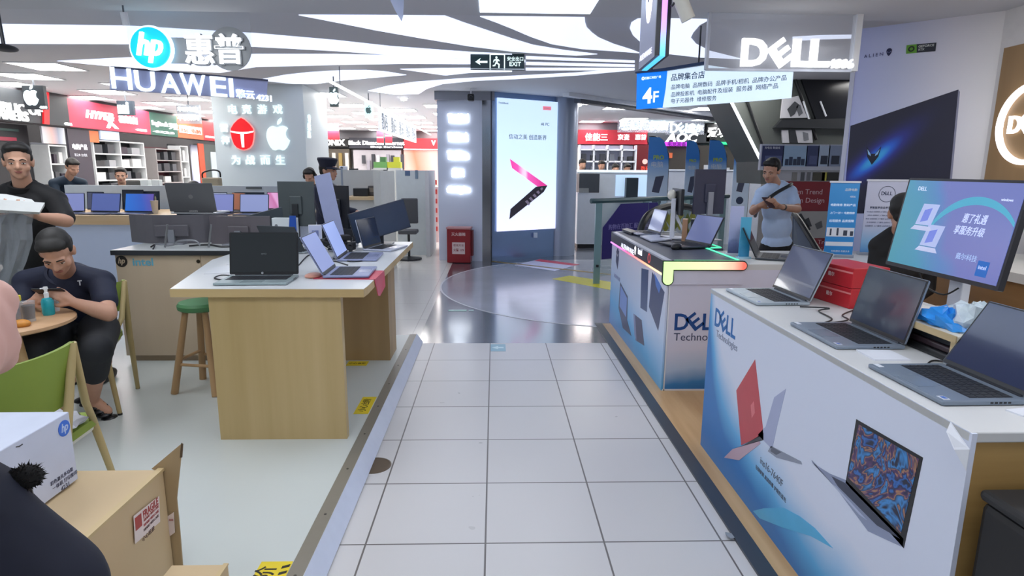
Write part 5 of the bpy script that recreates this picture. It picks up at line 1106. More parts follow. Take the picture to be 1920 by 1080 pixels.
lap2(513, 8.4, -6, '#d88fbe', 'pink-screened laptop at the end of the long table', .32, e=ramp_mat('pink_wallpaper', (1, 0, .6), -.15, .2, [(0, '#e0a0cc'), (.5, '#c878a8'), (.6, '#e8a8d2'), (1, '#d890c0')], .3, .6))
lap2(462, 8.35, 4, '#2a3340', 'dark-edged laptop behind the pale lavender laptop', .40)
for px, yd, w_, h_, lab in ((180, 8.45, .22, .24, 'small grey tablet standing behind the slate-blue laptop'), (250, 8.45, .28, .27, 'dark tablet standing behind the bright blue laptop'), (283, 8.5, .24, .25, 'black tablet standing left of the raised gaming laptop'), (410, 8.5, .24, .24, 'tablet showing a blue gem behind the lavender laptop')):
    q = Y(px, 395, yd); t = thing('tablet', lab, 'tablet', (q.x, yd, hz)); b = MB(); b.M = rotm('X', -8); b.box((0, 0, h_ / 2 + .01), (w_, .012, h_), mat('#1e2632', .3))
    if px == 410: b.box((0, -.0065, h_ / 2 + .01), (w_ * .94, .002, h_ * .9), emit('#b4c0dc', .6)); b.prism([(-.08, 0), (0, .06), (.09, .07), (.05, -.05)], .002, emit('#2f6fe0', .7), frame((0, -.0075, h_ / 2), (1, 0, 0), (0, 0, 1)))
    else: b.box((0, -.0065, h_ / 2 + .01), (w_ * .92, .002, h_ * .9), screen_mat('#232c3c' if px != 180 else '#5a6488'))
    b.build('display', t); b = MB(); b.box((0, .05, .008), (w_ * .5, .1, .016), DK); b.build('foot', t)
b = solid('paper_cup', 'tan paper cup standing by the bright blue laptop', 'cup'); q = Y(291, 397, 7.9); b.M = tl(q.x, 7.9, hz); b.lathe([(.03, 0), (.045, .16), (.047, .165)], mat('#d0c4b0', .5), n=16); done(b, True)
b = solid('carrying_case', 'khaki carrying case between the blue laptop and the raised gaming laptop', 'case'); q = Y(281, 397, 8.1); b.M = tl(q.x, 8.1, hz); b.box((0, 0, .11), (.16, .12, .22), mat('#8a8a68', .6), bev=.03); done(b)
# khaki bag on the partition corner
b = solid('tote_bag', 'khaki tote bag with a black handle standing by the grey pillar', 'bag'); q = Y(398, 345, 9.4); b.M = tl(q.x, 9.4, 1.15); b.box((0, 0, .14), (.26, .12, .30), mat('#a3957c', .6), bev=.02); b.tube(smooth_curve([(-.12, -.03, .27), (-.1, -.05, .36), (.04, -.05, .40), (.13, -.03, .38), (.13, 0, .3)]), .012, BLK, 8); done(b)
t = thing('white_desk', 'pale desk front with papers behind the low partition', 'desk', (0, 0, 0)); b = MB(); b.bx((-5.3, 9.5, 0), (-4.42, 10.0, 1.15), mat('#a9adae', .5)); b.build('body', t); b = MB(); b.bx((-4.9, 9.48, 1.15), (-4.45, 9.98, 1.18), mat('#c8cccc', .4)); b.build('desktop', t)
for k, (px, w_, h_) in enumerate(((272, .14, .12), (294, .12, .13))): b = solid('desk_organiser', ('white box of papers on the pale desk behind the low partition', 'white upright tray beside the box of papers behind the partition')[k], 'tray'); q = Y(px, 340, 9.6); b.M = tl(q.x, 9.6, 1.18); b.box((0, 0, .11), (w_, .1, .22), mat('#d5dad9', .5), bev=.01); done(b)
b = solid('office_chair', 'grey rounded chair back behind the low partition', 'chair'); q = Y(250, 345, 9.25); b.M = tl(q.x, 9.25, 0); b.box((0, 0, 1.22), (.20, .05, .36), mat('#55524e', .6), bev=.06); b.bx((-.02, -.0, 0), (.02, .04, 1.06), DK); b.lathe([(.2, 0), (.2, .03), (.03, .06)], DK, n=16); done(b)
b = solid('headrest', 'black round chair headrest poking above the low partition', 'chair'); q = Y(363, 345, 9.25); b.M = tl(q.x, 9.25, 0); b.ell((0, 0, 1.33), (.09, .05, .07), BLK); b.bx((-.02, -.02, 0), (.02, .02, 1.32), DK); b.lathe([(.2, 0), (.2, .03), (.03, .06)], DK, n=16); done(b)

# ---- white cubicles beyond the dark monitors
cubm = mat('#c4c6c4', .5, var=.02)
t = thing('cubicle_partition', 'tall white cubicle partition behind the capped guard', 'partition', (0, 0, 0)); b = MB(); b.bx((-2.72, 9.9, 0), (-1.70, 9.98, 1.565), cubm); b.bx((-1.70, 8.75, 0), (-1.60, 9.98, 1.555), mat('#d3d4cc', .5)); b.build('panel', t)
b = MB(); q = Y(726, 332, 9.9); b.box((q.x - .03, 9.895, 1.47), (.05, .012, .20), mat('#474a4c', .4)); b.build('slot', t)
t = thing('high_desk', 'white high desk with a wooden top in front of the cubicle partition', 'desk', (0, 0, 0)); b = MB(); b.bx((-2.14, 9.05, 0), (-1.72, 9.85, 1.14), mat('#d0d0cc', .5)); b.build('body', t); b = MB(); b.bx((-2.2, 9.0, 1.14), (-1.71, 9.86, 1.18), wood('#c9a87c', '#e0c69a', 'desk_wood', 'x', 3)); b.build('desktop', t)
b = MB(); b.bx((-2.205, 8.98, 0), (-2.18, 9.0, 1.6), SIL); b.build('post', t)
b = solid('black_tray', 'flat black device on the white high desk', 'device'); q = Y(678, 352, 9.4); b.box((q.x, 9.4, 1.24), (.22, .2, .12), mat('#22262a', .4), bev=.01); done(b)
b = solid('small_printer', 'small grey printer on the white high desk', 'printer'); q = Y(701, 350, 9.5); b.box((q.x, 9.5, 1.26), (.14, .2, .15), mat('#5c5856', .4), bev=.01); b.box((q.x, 9.398, 1.27), (.10, .006, .06), mat('#8d8478', .4)); done(b)
t = thing('cubicle_partition', 'white cubicle with small blue notices at the end of the far aisle', 'partition', (0, 0, 0)); b = MB(); b.bx((-1.80, 11.4, 0), (-1.25, 11.5, 1.56), mat('#cfd6d8', .5)); b.bx((-1.25, 11.2, 0), (-1.18, 12.4, 1.56), mat('#cdcdd0', .5)); b.build('panel', t)
b = MB(); q = Y(764, 325, 11.39); b.box((q.x, 11.395, q.z), (.09, .012, .09), mat('#53698a', .5)); q = Y(781, 327, 11.39); b.box((q.x, 11.395, q.z), (.05, .012, .16), mat('#74889c', .5)); b.build('notice', t)
b = solid('office_chair', 'dark office chair in the white cubicle at the far aisle', 'chair'); q = Y(768, 400, 11.0); b.M = tl(q.x, 10.9, 0); b.box((0, .1, .85), (.3, .05, .45), mat('#4a4c52', .6), bev=.03); b.box((0, -.1, .5), (.32, .32, .07), mat('#4a4c52', .6), bev=.02); b.bx((-.02, -.1, 0), (.02, -.06, .48), DK); b.lathe([(.22, 0), (.22, .03), (.03, .06)], DK, (0, -.08, 0), n=16); done(b)

# ---- generic shop pieces
def fascia(label, face, pts, m, fn, nrm):
    b = solid('shop_fascia', label, 'sign'); b.slab(pts, nrm, .06, m); fn(b); return done(b)
LX = -7.8
def lx(x, y): return X(x, y, LX)
LN = Vector((1, 0, 0)); ww = emit('#ffffff', 1.15)
def lt(b, s, x0, x1, yc, m=ww, bold=.012, h=None, sh=0.):
    a_, c_ = lx(x0, yc[0]), lx(x1, yc[1]); kw = dict(w=(c_ - a_).length)
    if h: kw['h'] = h
    b.text(s, m, frame((a_ + c_) / 2 + LN * .062, (0, 1, 0), (0, 0, 1)), d=.03, bold=bold, shear=sh, **kw)
zt, zb = 2.80, 2.30
def yz(p): return X(p, 240, LX).y
def fl(label, p0, p1, m, fn): return fascia(label, 'x', [(LX, yz(p0), zb), (LX, yz(p1), zb), (LX, yz(p1), zt), (LX, yz(p0), zt)], m, fn, LN)
def f1(b): lt(b, 'REPUBLIC OF', -62, 70, (196, 206), h=.15); lt(b, 'GAMERS', -30, 44, (212, 219), h=.15); b.slab([(LX + .06, yz(74), zb), (LX + .06, yz(84), zb), (LX + .06, yz(91), zt + .04), (LX + .06, yz(82), zt + .04)], LN, .03, emit('#e0141c', 1.0)); lt(b, '4226', 113, 126, (232, 233), h=.05)
fl('dark grey shop fascia with white gamer lettering and a red slash', -80, 126, mat('#30353a', .5), f1)
def f2(b): lt(b, 'HYPER', 153, 205, (213, 220), h=.15, sh=.25, bold=.02); lt(b, 'X', 186, 214, (228, 232), h=.22, sh=-.3, bold=.03); lt(b, '极度未知', 216, 250, (222, 227), bold=.02); lt(b, '4225', 248, 268, (243, 245), h=.05)
fl('red shop fascia with slanted white gaming lettering', 126, 277, mat('#c23550', .45), f2)
def f3(b): lt(b, 'logitech', 279, 308, (231, 235), h=.14); lt(b, '罗技', 311, 327, (236, 238), h=.15); lt(b, '4223', 281, 320, (247, 249), h=.05)
fl('dark green shop fascia with white lettering', 277, 328, mat('#2f6354', .5), f3)
def f4_(b): b.slab([(LX + .06, yz(331), 2.42), (LX + .06, yz(372), 2.42), (LX + .06, yz(372), 2.60), (LX + .06, yz(331), 2.60)], LN, .02, emit('#ffffff', 1.2)); lt(b, 'FSC 电脑', 334, 370, (243, 248), mat('#c8663c', .4), h=.11)
fl('orange shop fascia with a white lettered strip', 328, 376, mat('#c4663e', .5), f4_)
fl('red shop fascia just left of the grey pillar', 376, 404, emit('#d01f2a', .5), lambda b: lt(b, '旗舰店', 380, 402, (256, 258), h=.05))
# shop fronts below: shelving units, dark posters
def shelf_unit(label, y0, y1, z0, z1, rows, cols, back, frame_m, x=LX - .35, goods=None, seed=1, gl=None, gg=None):
    t = thing('shelving_unit', label, 'shelves', (x, 0, 0)); b = MB(); b.bx((-.02, y0, 0), (0, y1, z1 + .05), back); b.bx((0, y0, 0), (.29, y1, z0 - .03), mat('#4a4648', .6)); b.build('back_panel', t)
    for i in range(cols + 1): yy = y0 + (y1 - y0) * i / cols; b = MB(); b.bx((0, yy - .015, z0 - .03), (.30, yy + .015, z1), frame_m); b.build('upright', t)
    for j in range(rows + 1): zz = z0 + (z1 - z0) * j / rows; b = MB(); b.bx((0, y0, zz - .012), (.305, y1, zz + .012), frame_m); b.build('shelf_board', t)
    rnd = random.Random(seed)
    if goods:
        for j in range(rows):
            zz = z0 + (z1 - z0) * j / rows + .013
            for i in range(cols):
                for k in range(goods):
                    yy = y0 + (y1 - y0) * (i + (k + .5) / goods) / cols; hh_ = rnd.uniform(.4, .75) * (z1 - z0) / rows; w_ = (y1 - y0) / cols / goods * rnd.uniform(.5, .8)
                    c_ = rnd.choice(['#2a2c30', '#3c3f45', '#9a9ca0', '#c9c9c9', '#55585e', '#2b2230']); b = solid('boxed_gadget', gl, 'box', group=gg); b.bx((x + .06, yy - w_ / 2, zz), (x + .24, yy + w_ / 2, zz + hh_), mat(c_, .5), bev=.006); done(b)
ff = mat('#d0d2d4', .5)
shelf_unit('black shelving with thin white boards under the red gaming fascia', yz(176), yz(270), 1.05, 2.10, 4, 2, mat('#1e2023', .6), ff, goods=2, seed=3, gl='small boxed gadget on the black shelving under the red gaming fascia', gg='gadgets on the black shelving')
shelf_unit('dark red shelving with grey boards under the green fascia', yz(292), yz(336), .95, 2.0, 4, 1, mat('#5a2430', .6), mat('#8f8a8a', .5), goods=3, seed=5, gl='small pale gadget on the dark red shelving under the green fascia', gg='gadgets on the dark red shelving')
shelf_unit('dark shelving with white boards left of the grey pillar', yz(338), yz(352), .95, 2.1, 3, 1, mat('#20242a', .6), ff, goods=2, seed=8, gl='small gadget on the dark shelving left of the grey pillar', gg='gadgets on the shelving by the pillar')
def board(name, label, p0, p1, z0, z1, m, fn=None, x=LX - .05, cat='poster'):
    b = solid(name, label, cat); b.slab([(x, yz(p0), z0), (x, yz(p1), z0), (x, yz(p1), z1), (x, yz(p0), z1)], LN, .03, m)
    if fn: fn(b)
    return done(b)
board('shop_poster', 'dark poster with white characters between the shop fronts', 127, 168, .3, 2.27, mat('#35303c', .5), lambda b: (b.text('电脑产品', emit('#e8e8ec', .9), frame((LX - .018, yz(147), 1.95), (0, 1, 0), (0, 0, 1)), w=(yz(160) - yz(132)), d=.004, bold=.02), b.text('笔记本 台式机', emit('#c8c8d0', .6), frame((LX - .018, yz(147), 1.80), (0, 1, 0), (0, 0, 1)), w=(yz(158) - yz(134)), d=.004)))
board('shop_poster', 'pale poster with a hand photo above the white display shelf', 80, 122, 1.98, 2.27, ramp_mat('hand_photo', (0, 1, 0), yz(80), yz(122), [(0, '#c4c4cc'), (.4, '#c8a098'), (.7, '#8c93a4'), (1, '#c8ccd4')], .5))
board('shop_poster', 'orange notice left of the black shelving', 168, 185, 2.05, 2.27, mat('#c86a3a', .5)); board('shop_poster', 'light blue notice above the black shelving', 187, 222, 2.12, 2.29, emit('#b4c8e8', .5), x=LX - .03)
shelf_unit('white display shelf between the dark shop front and the dark poster', yz(92), yz(124), 1.3, 1.95, 2, 1, mat('#8c9098', .5), ff, goods=3, seed=11, gl='dark gadget on the lit white display shelf', gg='gadgets on the white display shelf')
b = solid('shop_display', 'dark shop front with blurred red lights behind the standing man', 'shop front'); b.bx((LX - .4, 8.4, 0), (LX - .3, yz(84), 2.28), mat('#1c1d22', .5)); b.bx((LX - .3, 8.6, 2.0), (LX - .28, yz(60), 2.06), emit('#8a2038', .6)); b.bx((LX - .3, 8.6, 2.16), (LX - .28, yz(66), 2.2), mat('#2f4a48', .5)); done(b)
b = solid('shop_pillar_banner', 'vertical banner with blue and white gadget pictures left of the grey pillar', 'banner'); b.slab([(LX - .02, yz(354), 1.0), (LX - .02, yz(366), 1.0), (LX - .02, yz(366), 2.15), (LX - .02, yz(354), 2.15)], LN, .03, ramp_mat('gadget_banner', (0, 0, 1), 1.0, 2.15, [(0, '#5a62c8'), (.3, '#c8ccea'), (.7, '#dfe3f0'), (1, '#3a4058')], .5)); done(b)
b = solid('shop_pillar_banner', 'vertical orange banner left of the grey pillar', 'banner'); b.slab([(LX - .02, yz(368), 1.0), (LX - .02, yz(378), 1.0), (LX - .02, yz(378), 2.2), (LX - .02, yz(368), 2.2)], LN, .03, mat('#b8492e', .5, var=.3, scale=8)); done(b)
b = solid('shop_cabinet', 'dark cabinet with pale screens left of the grey pillar', 'cabinet'); b.bx((LX - .3, yz(380), 0), (LX - .05, yz(404), 2.2), mat('#46504e', .5)); b.bx((LX - .05, yz(393), 1.3), (LX - .03, yz(403), 2.0), mat('#a9b4bc', .4)); done(b)

# ---- shops at the end of the far aisle
YB = 21.6
def ybp(x, y): return Y(x, y, YB)
BN = Vector((0, -1, 0))
def fb2(label, x0, x1, y0, y1, m, fn=None, yd=YB, name='shop_fascia', cat='sign'):
    b = solid(name, label, cat); a_, c_ = Y(x0, y0, yd), Y(x1, y1, yd); b.bx((a_.x, yd, c_.z), (c_.x, yd + .25, a_.z), m)
    def T2(x, y): q = Y(x, y, yd); return frame((q.x, yd, q.z), (1, 0, 0), (0, 0, 1))
    if fn: fn(b, T2)
    return done(b)
fb2('black shop fascia with bold white letters at the end of the aisle', 606, 653, 260, 276, mat('#16181a', .5), lambda b, T: b.text('ONIX', ww, T(628, 267), w=.70, d=.03, bold=.05))
fb2('dark wide shop fascia with two lines of glowing letters at the end of the aisle', 654, 756, 258, 279, mat('#2c2e38', .5), lambda b, T: (b.text('Black Diamond Internet', ww, T(706, 268), w=1.9, h=.14, d=.03, bold=.03), b.text('Shop Services', ww, T(725, 276), w=1.1, h=.08, d=.03, bold=.03)))
fb2('red shop fascia with a white letter at the end of the aisle', 757, 830, 259, 279, emit('#c9323c', .6), lambda b, T: (b.text('V', ww, T(813, 268), w=.16, d=.03, bold=.05), b.bx((T(757, 279).translation.x, T(757, 281).translation.z, 0), (T(830, 279).translation.x, T(757, 279).translation.z, .03), emit('#ffffff', 1.3), frame((0, YB, 0), (1, 0, 0), (0, 0, 1)))))
fb2('glowing pink-red glass shop front at the end of the aisle', 757, 830, 282, 401, ramp_mat('pink_front', (1, 0, .2), -3.2, -1.8, [(0, '#e8b8b4'), (.4, '#f0a89c'), (.6, '#e87a60'), (1, '#f0b0a8')], .4, .5), None, YB + .1, 'glass_shop_front', 'shop front')
fb2('dark shop interior with pale shelves under the black fascia', 606, 660, 279, 401, mat('#5c554c', .6), lambda b, T: [b.bx((T(612 + 12 * k, 290).translation.x, T(0, 340).translation.z, 0), (T(618 + 12 * k, 290).translation.x, T(0, 282).translation.z, .1), mat(('#8a8478', '#b8b4ae', '#8a7440', '#c4c0ba')[k], .5), frame((0, YB + .1, 0), (1, 0, 0), (0, 0, 1))) for k in range(4)], YB + .1, 'shop_display', 'shop front')
fb2('shop front of grey shelves with dark gadgets under the wide dark fascia', 662, 755, 281, 401, mat('#b4b0b6', .6), lambda b, T: [b.bx((T(668 + 9.5 * k, 0).translation.x, T(0, (302, 318, 312)[k % 3]).translation.z, 0), (T(674 + 9.5 * k, 0).translation.x, T(0, (286, 296, 284)[k % 3]).translation.z, .12), mat(('#3a3c44', '#8d8a94', '#2a2c34', '#c8c6d0')[k % 4], .5), frame((0, YB + .1, 0), (1, 0, 0), (0, 0, 1))) for k in range(9)], YB + .1, 'shop_display', 'shop front')
for (x0, x1, y0, y1, lab) in ((606, 636, 232, 262, 'pinkish red hanging sign at the end of the aisle, nearest the grey pillar'), (706, 719, 246, 268, 'narrow red hanging sign above the wide dark fascia'), (722, 735, 243, 268, 'second narrow red hanging sign above the wide dark fascia')):
    a_, c_ = Y(x0, y0, 19), Y(x1, y1, 19); b = solid('hanging_sign', lab, 'sign'); b.bx((a_.x, 19, c_.z), (c_.x, 19.06, a_.z), ramp_mat('red_sign', (0, 0, 1), c_.z, a_.z, [(0, '#e81c20'), (.4, '#e0304c'), (1, '#e88aa8')], .4, .6)); b.bx((a_.x, 18.99, a_.z - .2), (c_.x, 19, a_.z - .16), emit('#ffe8ec', .9)); b.tube([((a_.x + c_.x) / 2, 19.03, a_.z), ((a_.x + c_.x) / 2, 19.03, 2.86)], .01, GRY, 6); done(b)
for k, (px, lab) in enumerate(((740, 'yellow and green box stack on the counter before the dark fascia'), (715, 'green box on the counter before the dark fascia'))):
    b = solid('shop_goods', lab, 'boxes'); q = Y(px, 312, 13.0); b.box((q.x, 13.0, 1.66), (.28, .2, .12), mat(('#c8cc3a', '#6aa05a')[k], .5)); b.box((q.x + .05, 13.0, 1.77), (.12, .15, .1), mat(('#d0d040', '#4a7a48')[k], .5)); b.bx((q.x - .15, 12.9, 0), (q.x + .15, 13.1, 1.6), cubm); done(b)
b = solid('display_case', 'pale display case with red goods at the end of the far aisle', 'display case'); q = Y(812, 380, 13.5); b.bx((q.x - .12, 13.4, 0), (q.x + .12, 13.8, 1.2), mat('#d8b8b8', .5)); 
for k in range(6): b.box((q.x, 13.39, .3 + .2 * k), (.2, .03, .1), mat('#b8302c', .5, var=.3, scale=30))
done(b)

# ---- far right shops
YR = 17.0
def fr2(label, x0, x1, y0, y1, m, fn=None, yd=YR, name='shop_fascia', cat='sign'): return fb2(label, x0, x1, y0, y1, m, fn, yd, name, cat)
fr2('red shop fascia with white block characters across the far hall', 1085, 1214, 243, 271, mat('#c22c3c', .45), lambda b, T: [b.text(s, ww, T(x, 257), w=w, d=.03, bold=.02) for s, x, w in (('佳能三', 1118, .62), ('京瓷', 1169, .32), ('惠普', 1201, .30))])
fr2('glowing white block lettering above the red fascia across the far hall', 1162, 1252, 222, 248, mat('#c8ccd8', .4, alpha=.3), lambda b, T: b.text('联想授权店', gw, T(1207, 235), w=1.3, d=.05, bold=.03), YR - .6, 'raised_lettering')
fr2('glowing white slanted latin lettering across the far hall', 1254, 1320, 228, 252, mat('#b8bcc8', .4, alpha=.3), lambda b, T: (dell_word(b, T(1256, 249), .24, gw, .05), b.text('戴尔', gw, T(1304, 240), w=.4, d=.05, bold=.02)), YR - .6, 'raised_lettering')
fr2('dark shop fascia with big white letters across the far hall', 1214, 1330, 249, 268, mat('#34383e', .5), lambda b, T: b.text('AOC', ww, T(1278, 258), w=.9, h=.26, d=.03, bold=.04, shear=.2))
fr2('black shop fascia with two white characters beside the escalator', 1326, 1410, 232, 266, mat('#1e2024', .5), lambda b, T: (b.text('爱攻', ww, T(1345, 248), w=.56, d=.03, bold=.02), b.text('企业', ww, T(1390, 250), w=.2, d=.03, bold=.02)))
fr2('magenta glowing lettering strip below the dark fascia across the far hall', 1248, 1290, 266, 274, emit('#c83ae0', 1.1), lambda b, T: b.text('电竞装备', mat('#6a1a80', .5), T(1269, 270), w=.5, d=.03), YR - .1, 'light_strip')
fr2('green glowing strip over the shop beside the escalator', 1350, 1402, 266, 271, emit('#2ed080', 1.1), None, YR - .1, 'light_strip', 'light')
t = thing('shelving_unit', 'white shelving with black devices under the red fascia across the hall', 'shelves', (0, YR, 0)); a_, c_ = Y(1086, 272, YR), Y(1188, 326, YR)
b = MB(); b.bx((a_.x, .1, 0), (c_.x, .2, a_.z), mat('#c4c8dc', .5)); b.build('back_panel', t)
for k in range(5): x = a_.x + (c_.x - a_.x) * k / 4; b = MB(); b.bx((x - .02, -.2, 0), (x + .02, .1, a_.z), WH); b.build('upright', t)
for k in range(4): z = c_.z - .3 + k * (a_.z - c_.z + .3) / 3.4; b = MB(); b.bx((a_.x, -.2, z - .02), (c_.x, .1, z + .02), WH); b.build('shelf_board', t)
rnd = random.Random(2)
for j in range(3):
    zz = c_.z - .3 + j * (a_.z - c_.z + .3) / 3.4 + .02
    for k in range(6): x = a_.x + (c_.x - a_.x) * (k + .5) / 6; b = solid('boxed_device', 'small black device on the white shelving across the hall', 'device', group='devices on the white shelving across the hall'); b.bx((x - .07, YR - .12, zz), (x + .06, YR + .02, zz + rnd.uniform(.1, .2)), mat(rnd.choice(['#26282e', '#3a3d46', '#6a6e7a']), .5), bev=.01); done(b)
fr2('dark red shop front with white round emblem across the hall', 1189, 1232, 272, 423, mat('#6e1820', .5), lambda b, T: (b.disc((0, 0), .07, .03, emit('#e8c0b8', .7), T(1209, 303)), b.text('数码', emit('#e05040', .6), T(1210, 316), w=.26, d=.03)), YR, 'shop_display', 'shop front')
fr2('dim shop interior behind the blue feather flags', 1234, 1420, 272, 423, mat('#3c3834', .6), lambda b, T: (b.bx((T(1255, 0).translation.x, T(0, 287).translation.z, 0), (T(1276, 0).translation.x, T(0, 277).translation.z, .05), emit('#c0603a', .6), frame((0, YR, 0), (1, 0, 0), (0, 0, 1))), [b.bx((T(1340 + 14 * k, 0).translation.x, T(0, 330).translation.z, 0), (T(1348 + 14 * k, 0).translation.x, T(0, (300, 310, 290, 305)[k]).translation.z, .05), mat('#b8bcc4', .5), frame((0, YR, 0), (1, 0, 0), (0, 0, 1))) for k in range(4)]), YR, 'shop_display', 'shop front')
# white counters with appliances
t = thing('service_counter', 'white service counter with lit niches across the far hall', 'counter', (0, 13.0, 0)); a_, c_ = Y(1083, 321, 13), Y(1222, 430, 13)
b = MB(); b.bx((a_.x, 0, 0), (c_.x, .6, a_.z), mat('#c4cad2', .45)); b.build('body', t); b = MB(); b.bx((a_.x, -.02, a_.z - .02), (c_.x + .02, .6, a_.z + .03), emit('#e4f0f8', .75)); b.build('countertop', t)
b = MB(); q0, q1 = Y(1155, 328, 12.98), Y(1222, 368, 12.98); b.bx((q0.x, -.02, q1.z), (q1.x, 0, q0.z), emit('#c0dcf4', .6)); b.bx((q0.x, -.26, q1.z - .08), (q1.x, 0, q1.z - .05), WH); b.build('lit_niche', t)
b = solid('desktop_computer', 'black box device in the lit niche of the white service counter', 'computer'); q0, q1 = Y(1173, 333, 12.9), Y(1194, 357, 12.9); b.bx((q0.x, 12.78, Y(1155, 368, 12.98).z - .05), (q1.x, 12.96, q0.z), mat('#1c2830', .4), bev=.01); done(b)
b = solid('office_copier', 'grey and white office copier beside the white service counter', 'copier'); q0, q1 = Y(1085, 325, 12.6), Y(1122, 361, 12.6); b.bx((q0.x, 12.5, q1.z), (q1.x, 12.9, q0.z), mat('#44474c', .4), bev=.01); b.bx((q0.x, 12.5, q1.z), (q0.x + .2, 12.49, q1.z + .09), mat('#8a8c8a', .4)); b.bx((q0.x - .02, 12.5, .08), (q1.x, 12.95, q1.z), mat('#c8ccd2', .45)); b.bx((q0.x, 12.52, 0), (q1.x, 12.95, .08), BLK); done(b)
t = thing('service_counter', 'grey-white counter behind the blue feather flags', 'counter', (0, 13.2, 0)); a_, c_ = Y(1250, 320, 13.2), Y(1420, 430, 13.2); b = MB(); b.bx((a_.x, 0, 0), (c_.x, .6, a_.z), mat('#b4b9c6', .45)); b.build('body', t); b = MB(); b.bx((a_.x, -.02, a_.z), (c_.x, .6, a_.z + .03), mat('#d4dae4', .45)); b.build('countertop', t)
# feather flags
flm = ramp_mat('flag_print', (0, 0, 1), .55, 2.1, [(0, '#d8e6f6'), (.55, '#d0e2f8'), (.72, '#9cc4f0'), (.80, '#3f8ce6'), (1, '#4f9cf0')], .5)
flags = ((1217, 1252, 257, 'largest blue feather flag, nearest to the white service counter'), (1288, 1309, 264, 'blue feather flag just left of the tall dark monitor'), (1331, 1360, 263, 'blue feather flag just behind the tall dark monitor'), (1379, 1405, 268, 'blue feather flag beside the diagonal light line'))
for k, (x0, x1, yt, lab) in enumerate(flags):
    yd = 10.7 + .2 * k; a_, c_ = Y(x0, yt, yd), Y(x1, 340, yd); w_ = c_.x - a_.x; h_ = a_.z
    t = thing('feather_flag', lab, 'flag', (a_.x, yd, 0), 0, 'blue feather flags')
    pr = [(0, .5), (0, h_)] + [(w_ * (.45 + .55 * math.sin(a)), h_ - w_ * 1.4 * (1 - math.cos(a))) for a in (.1, .5, .9, 1.25, 1.57)] + [(w_, .62), (w_ * .8, .5)]
    F = frame((0, 0, 0), (1, 0, 0), (0, 0, 1)); b = MB(); b.prism(pr, .006, flm, F)
    b.text('PRO', mat('#b8d048', .5), F @ tl(w_ * .5, h_ - .34, .006), w=w_ * .5, d=.002, bold=.03); b.text('电脑', WH, F @ tl(w_ * .45, h_ - .46, .006), w=w_ * .55, d=.002)
    b.prism([(w_ * .25, 1.22), (w_ * .6, 1.2), (w_ * .8, 1.5), (w_ * .4, 1.48)], .002, mat('#4a4f66', .5), F @ tl(0, 0, .006)); b.disc((w_ * .5, 1.05), w_ * .22, .002, mat('#2c3c5a', .5), F @ tl(0, 0, .006)); b.build('print', t)
    b = MB(); b.tube(smooth_curve([(w_, .01, .02), (w_, .01, h_ - w_ * 1.5), (w_ * .9, .01, h_ - w_ * .6), (w_ * .4, .01, h_ - .01), (0, .01, h_)]), .012, DK, 8); b.build('pole', t); b = MB(); b.lathe([(.18, 0), (.18, .03), (.03, .05)], DK, (w_, 0.01, 0), 20); b.build('base', t)
# escalator well: glass balustrade and purple board
t = thing('glass_balustrade', 'teal glass balustrade with a dark rail around the escalator well', 'balustrade', (0, 0, 0)); G0, G1 = Vector((1.45, 8.5, 0)), Vector((3.95, 10.3, 0))
gm = mat('#8fb4b4', .08, alpha=.16); rl = mat('#33525a', .35)
b = MB(); d_ = (G1 - G0).normalized(); n_ = Vector((d_.y, -d_.x, 0)); b.slab([G0 + Vector((0, 0, .1)), G1 + Vector((0, 0, .1)), G1 + Vector((0, 0, 1.14)), G0 + Vector((0, 0, 1.14))], n_, .012, gm); b.build('glass_panel', t)
b = MB(); b.tube([G0 + Vector((-.12, -.05, 1.17)), G0 + Vector((0, 0, 1.17)), G1 + Vector((0, 0, 1.17))], .035, rl, 8); b.build('handrail', t, True)
for k in range(4): q = G0 + d_ * (.0 + k * .98); b = MB(); b.box((q.x, q.y, .57), (.09, .04, 1.14), mat('#7f9ea0', .3)); b.lathe([(.02, 0), (.02, .03)], BLK, (q.x, q.y - .05, .25), 10); b.build('post', t)
t = thing('advert_board', 'dark purple advert board hung inside the glass balustrade', 'board', (0, 0, 0)); q = G0 + d_ * .06 + n_ * .03
b = MB(); b.slab([q + Vector((0, 0, .35)), q + d_ * 1.15 + Vector((0, 0, .35)), q + d_ * 1.15 + Vector((0, 0, 1.12)), q + d_ * .35 + Vector((0, 0, 1.12)), q + Vector((0, 0, .8))], n_, .01, mat('#2a2070', .5)); b.build('panel', t)
b = MB(); b.text('购物在百脑汇 服务更贴心', mat('#8a84c4', .5), frame(q + d_ * .58 + n_ * .011 + Vector((0, 0, .80)), d_, (0, 0, 1)), w=.95, d=.003); b.build('lettering', t)
t = thing('escalator_handrail', 'black curved escalator handrail inside the glass balustrade', 'handrail', (0, 0, 0)); b = MB(); b.tube(smooth_curve([Y(1196, 470, 7.6), Y(1199, 440, 7.6), Y(1207, 415, 7.7), Y(1222, 398, 7.9), Y(1255, 386, 8.2), Y(1290, 388, 8.5), Y(1310, 398, 8.8)]), .045, BLK, 8); b.build('rubber_rail', t, True)
b = MB(); pts_ = [Y(1200, 472, 7.62), Y(1203, 440, 7.62), Y(1210, 418, 7.72), Y(1224, 402, 7.92), Y(1255, 391, 8.22), Y(1288, 392, 8.52), Y(1308, 402, 8.82), Y(1300, 470, 8.5)]; 
for i in range(len(pts_) - 2): b.add([pts_[i], pts_[i + 1], (pts_[i + 1].x, pts_[i + 1].y, .2), (pts_[i].x, pts_[i].y, .2)], [(0, 1, 2, 3)], mat('#5a5a4a', .3, alpha=.45))
b.build('side_panel', t)
b = solid('planter', 'yellow-green plants glimpsed behind the glowing counter', 'plant'); q = Y(1262, 425, 7.2); rnd = random.Random(6)
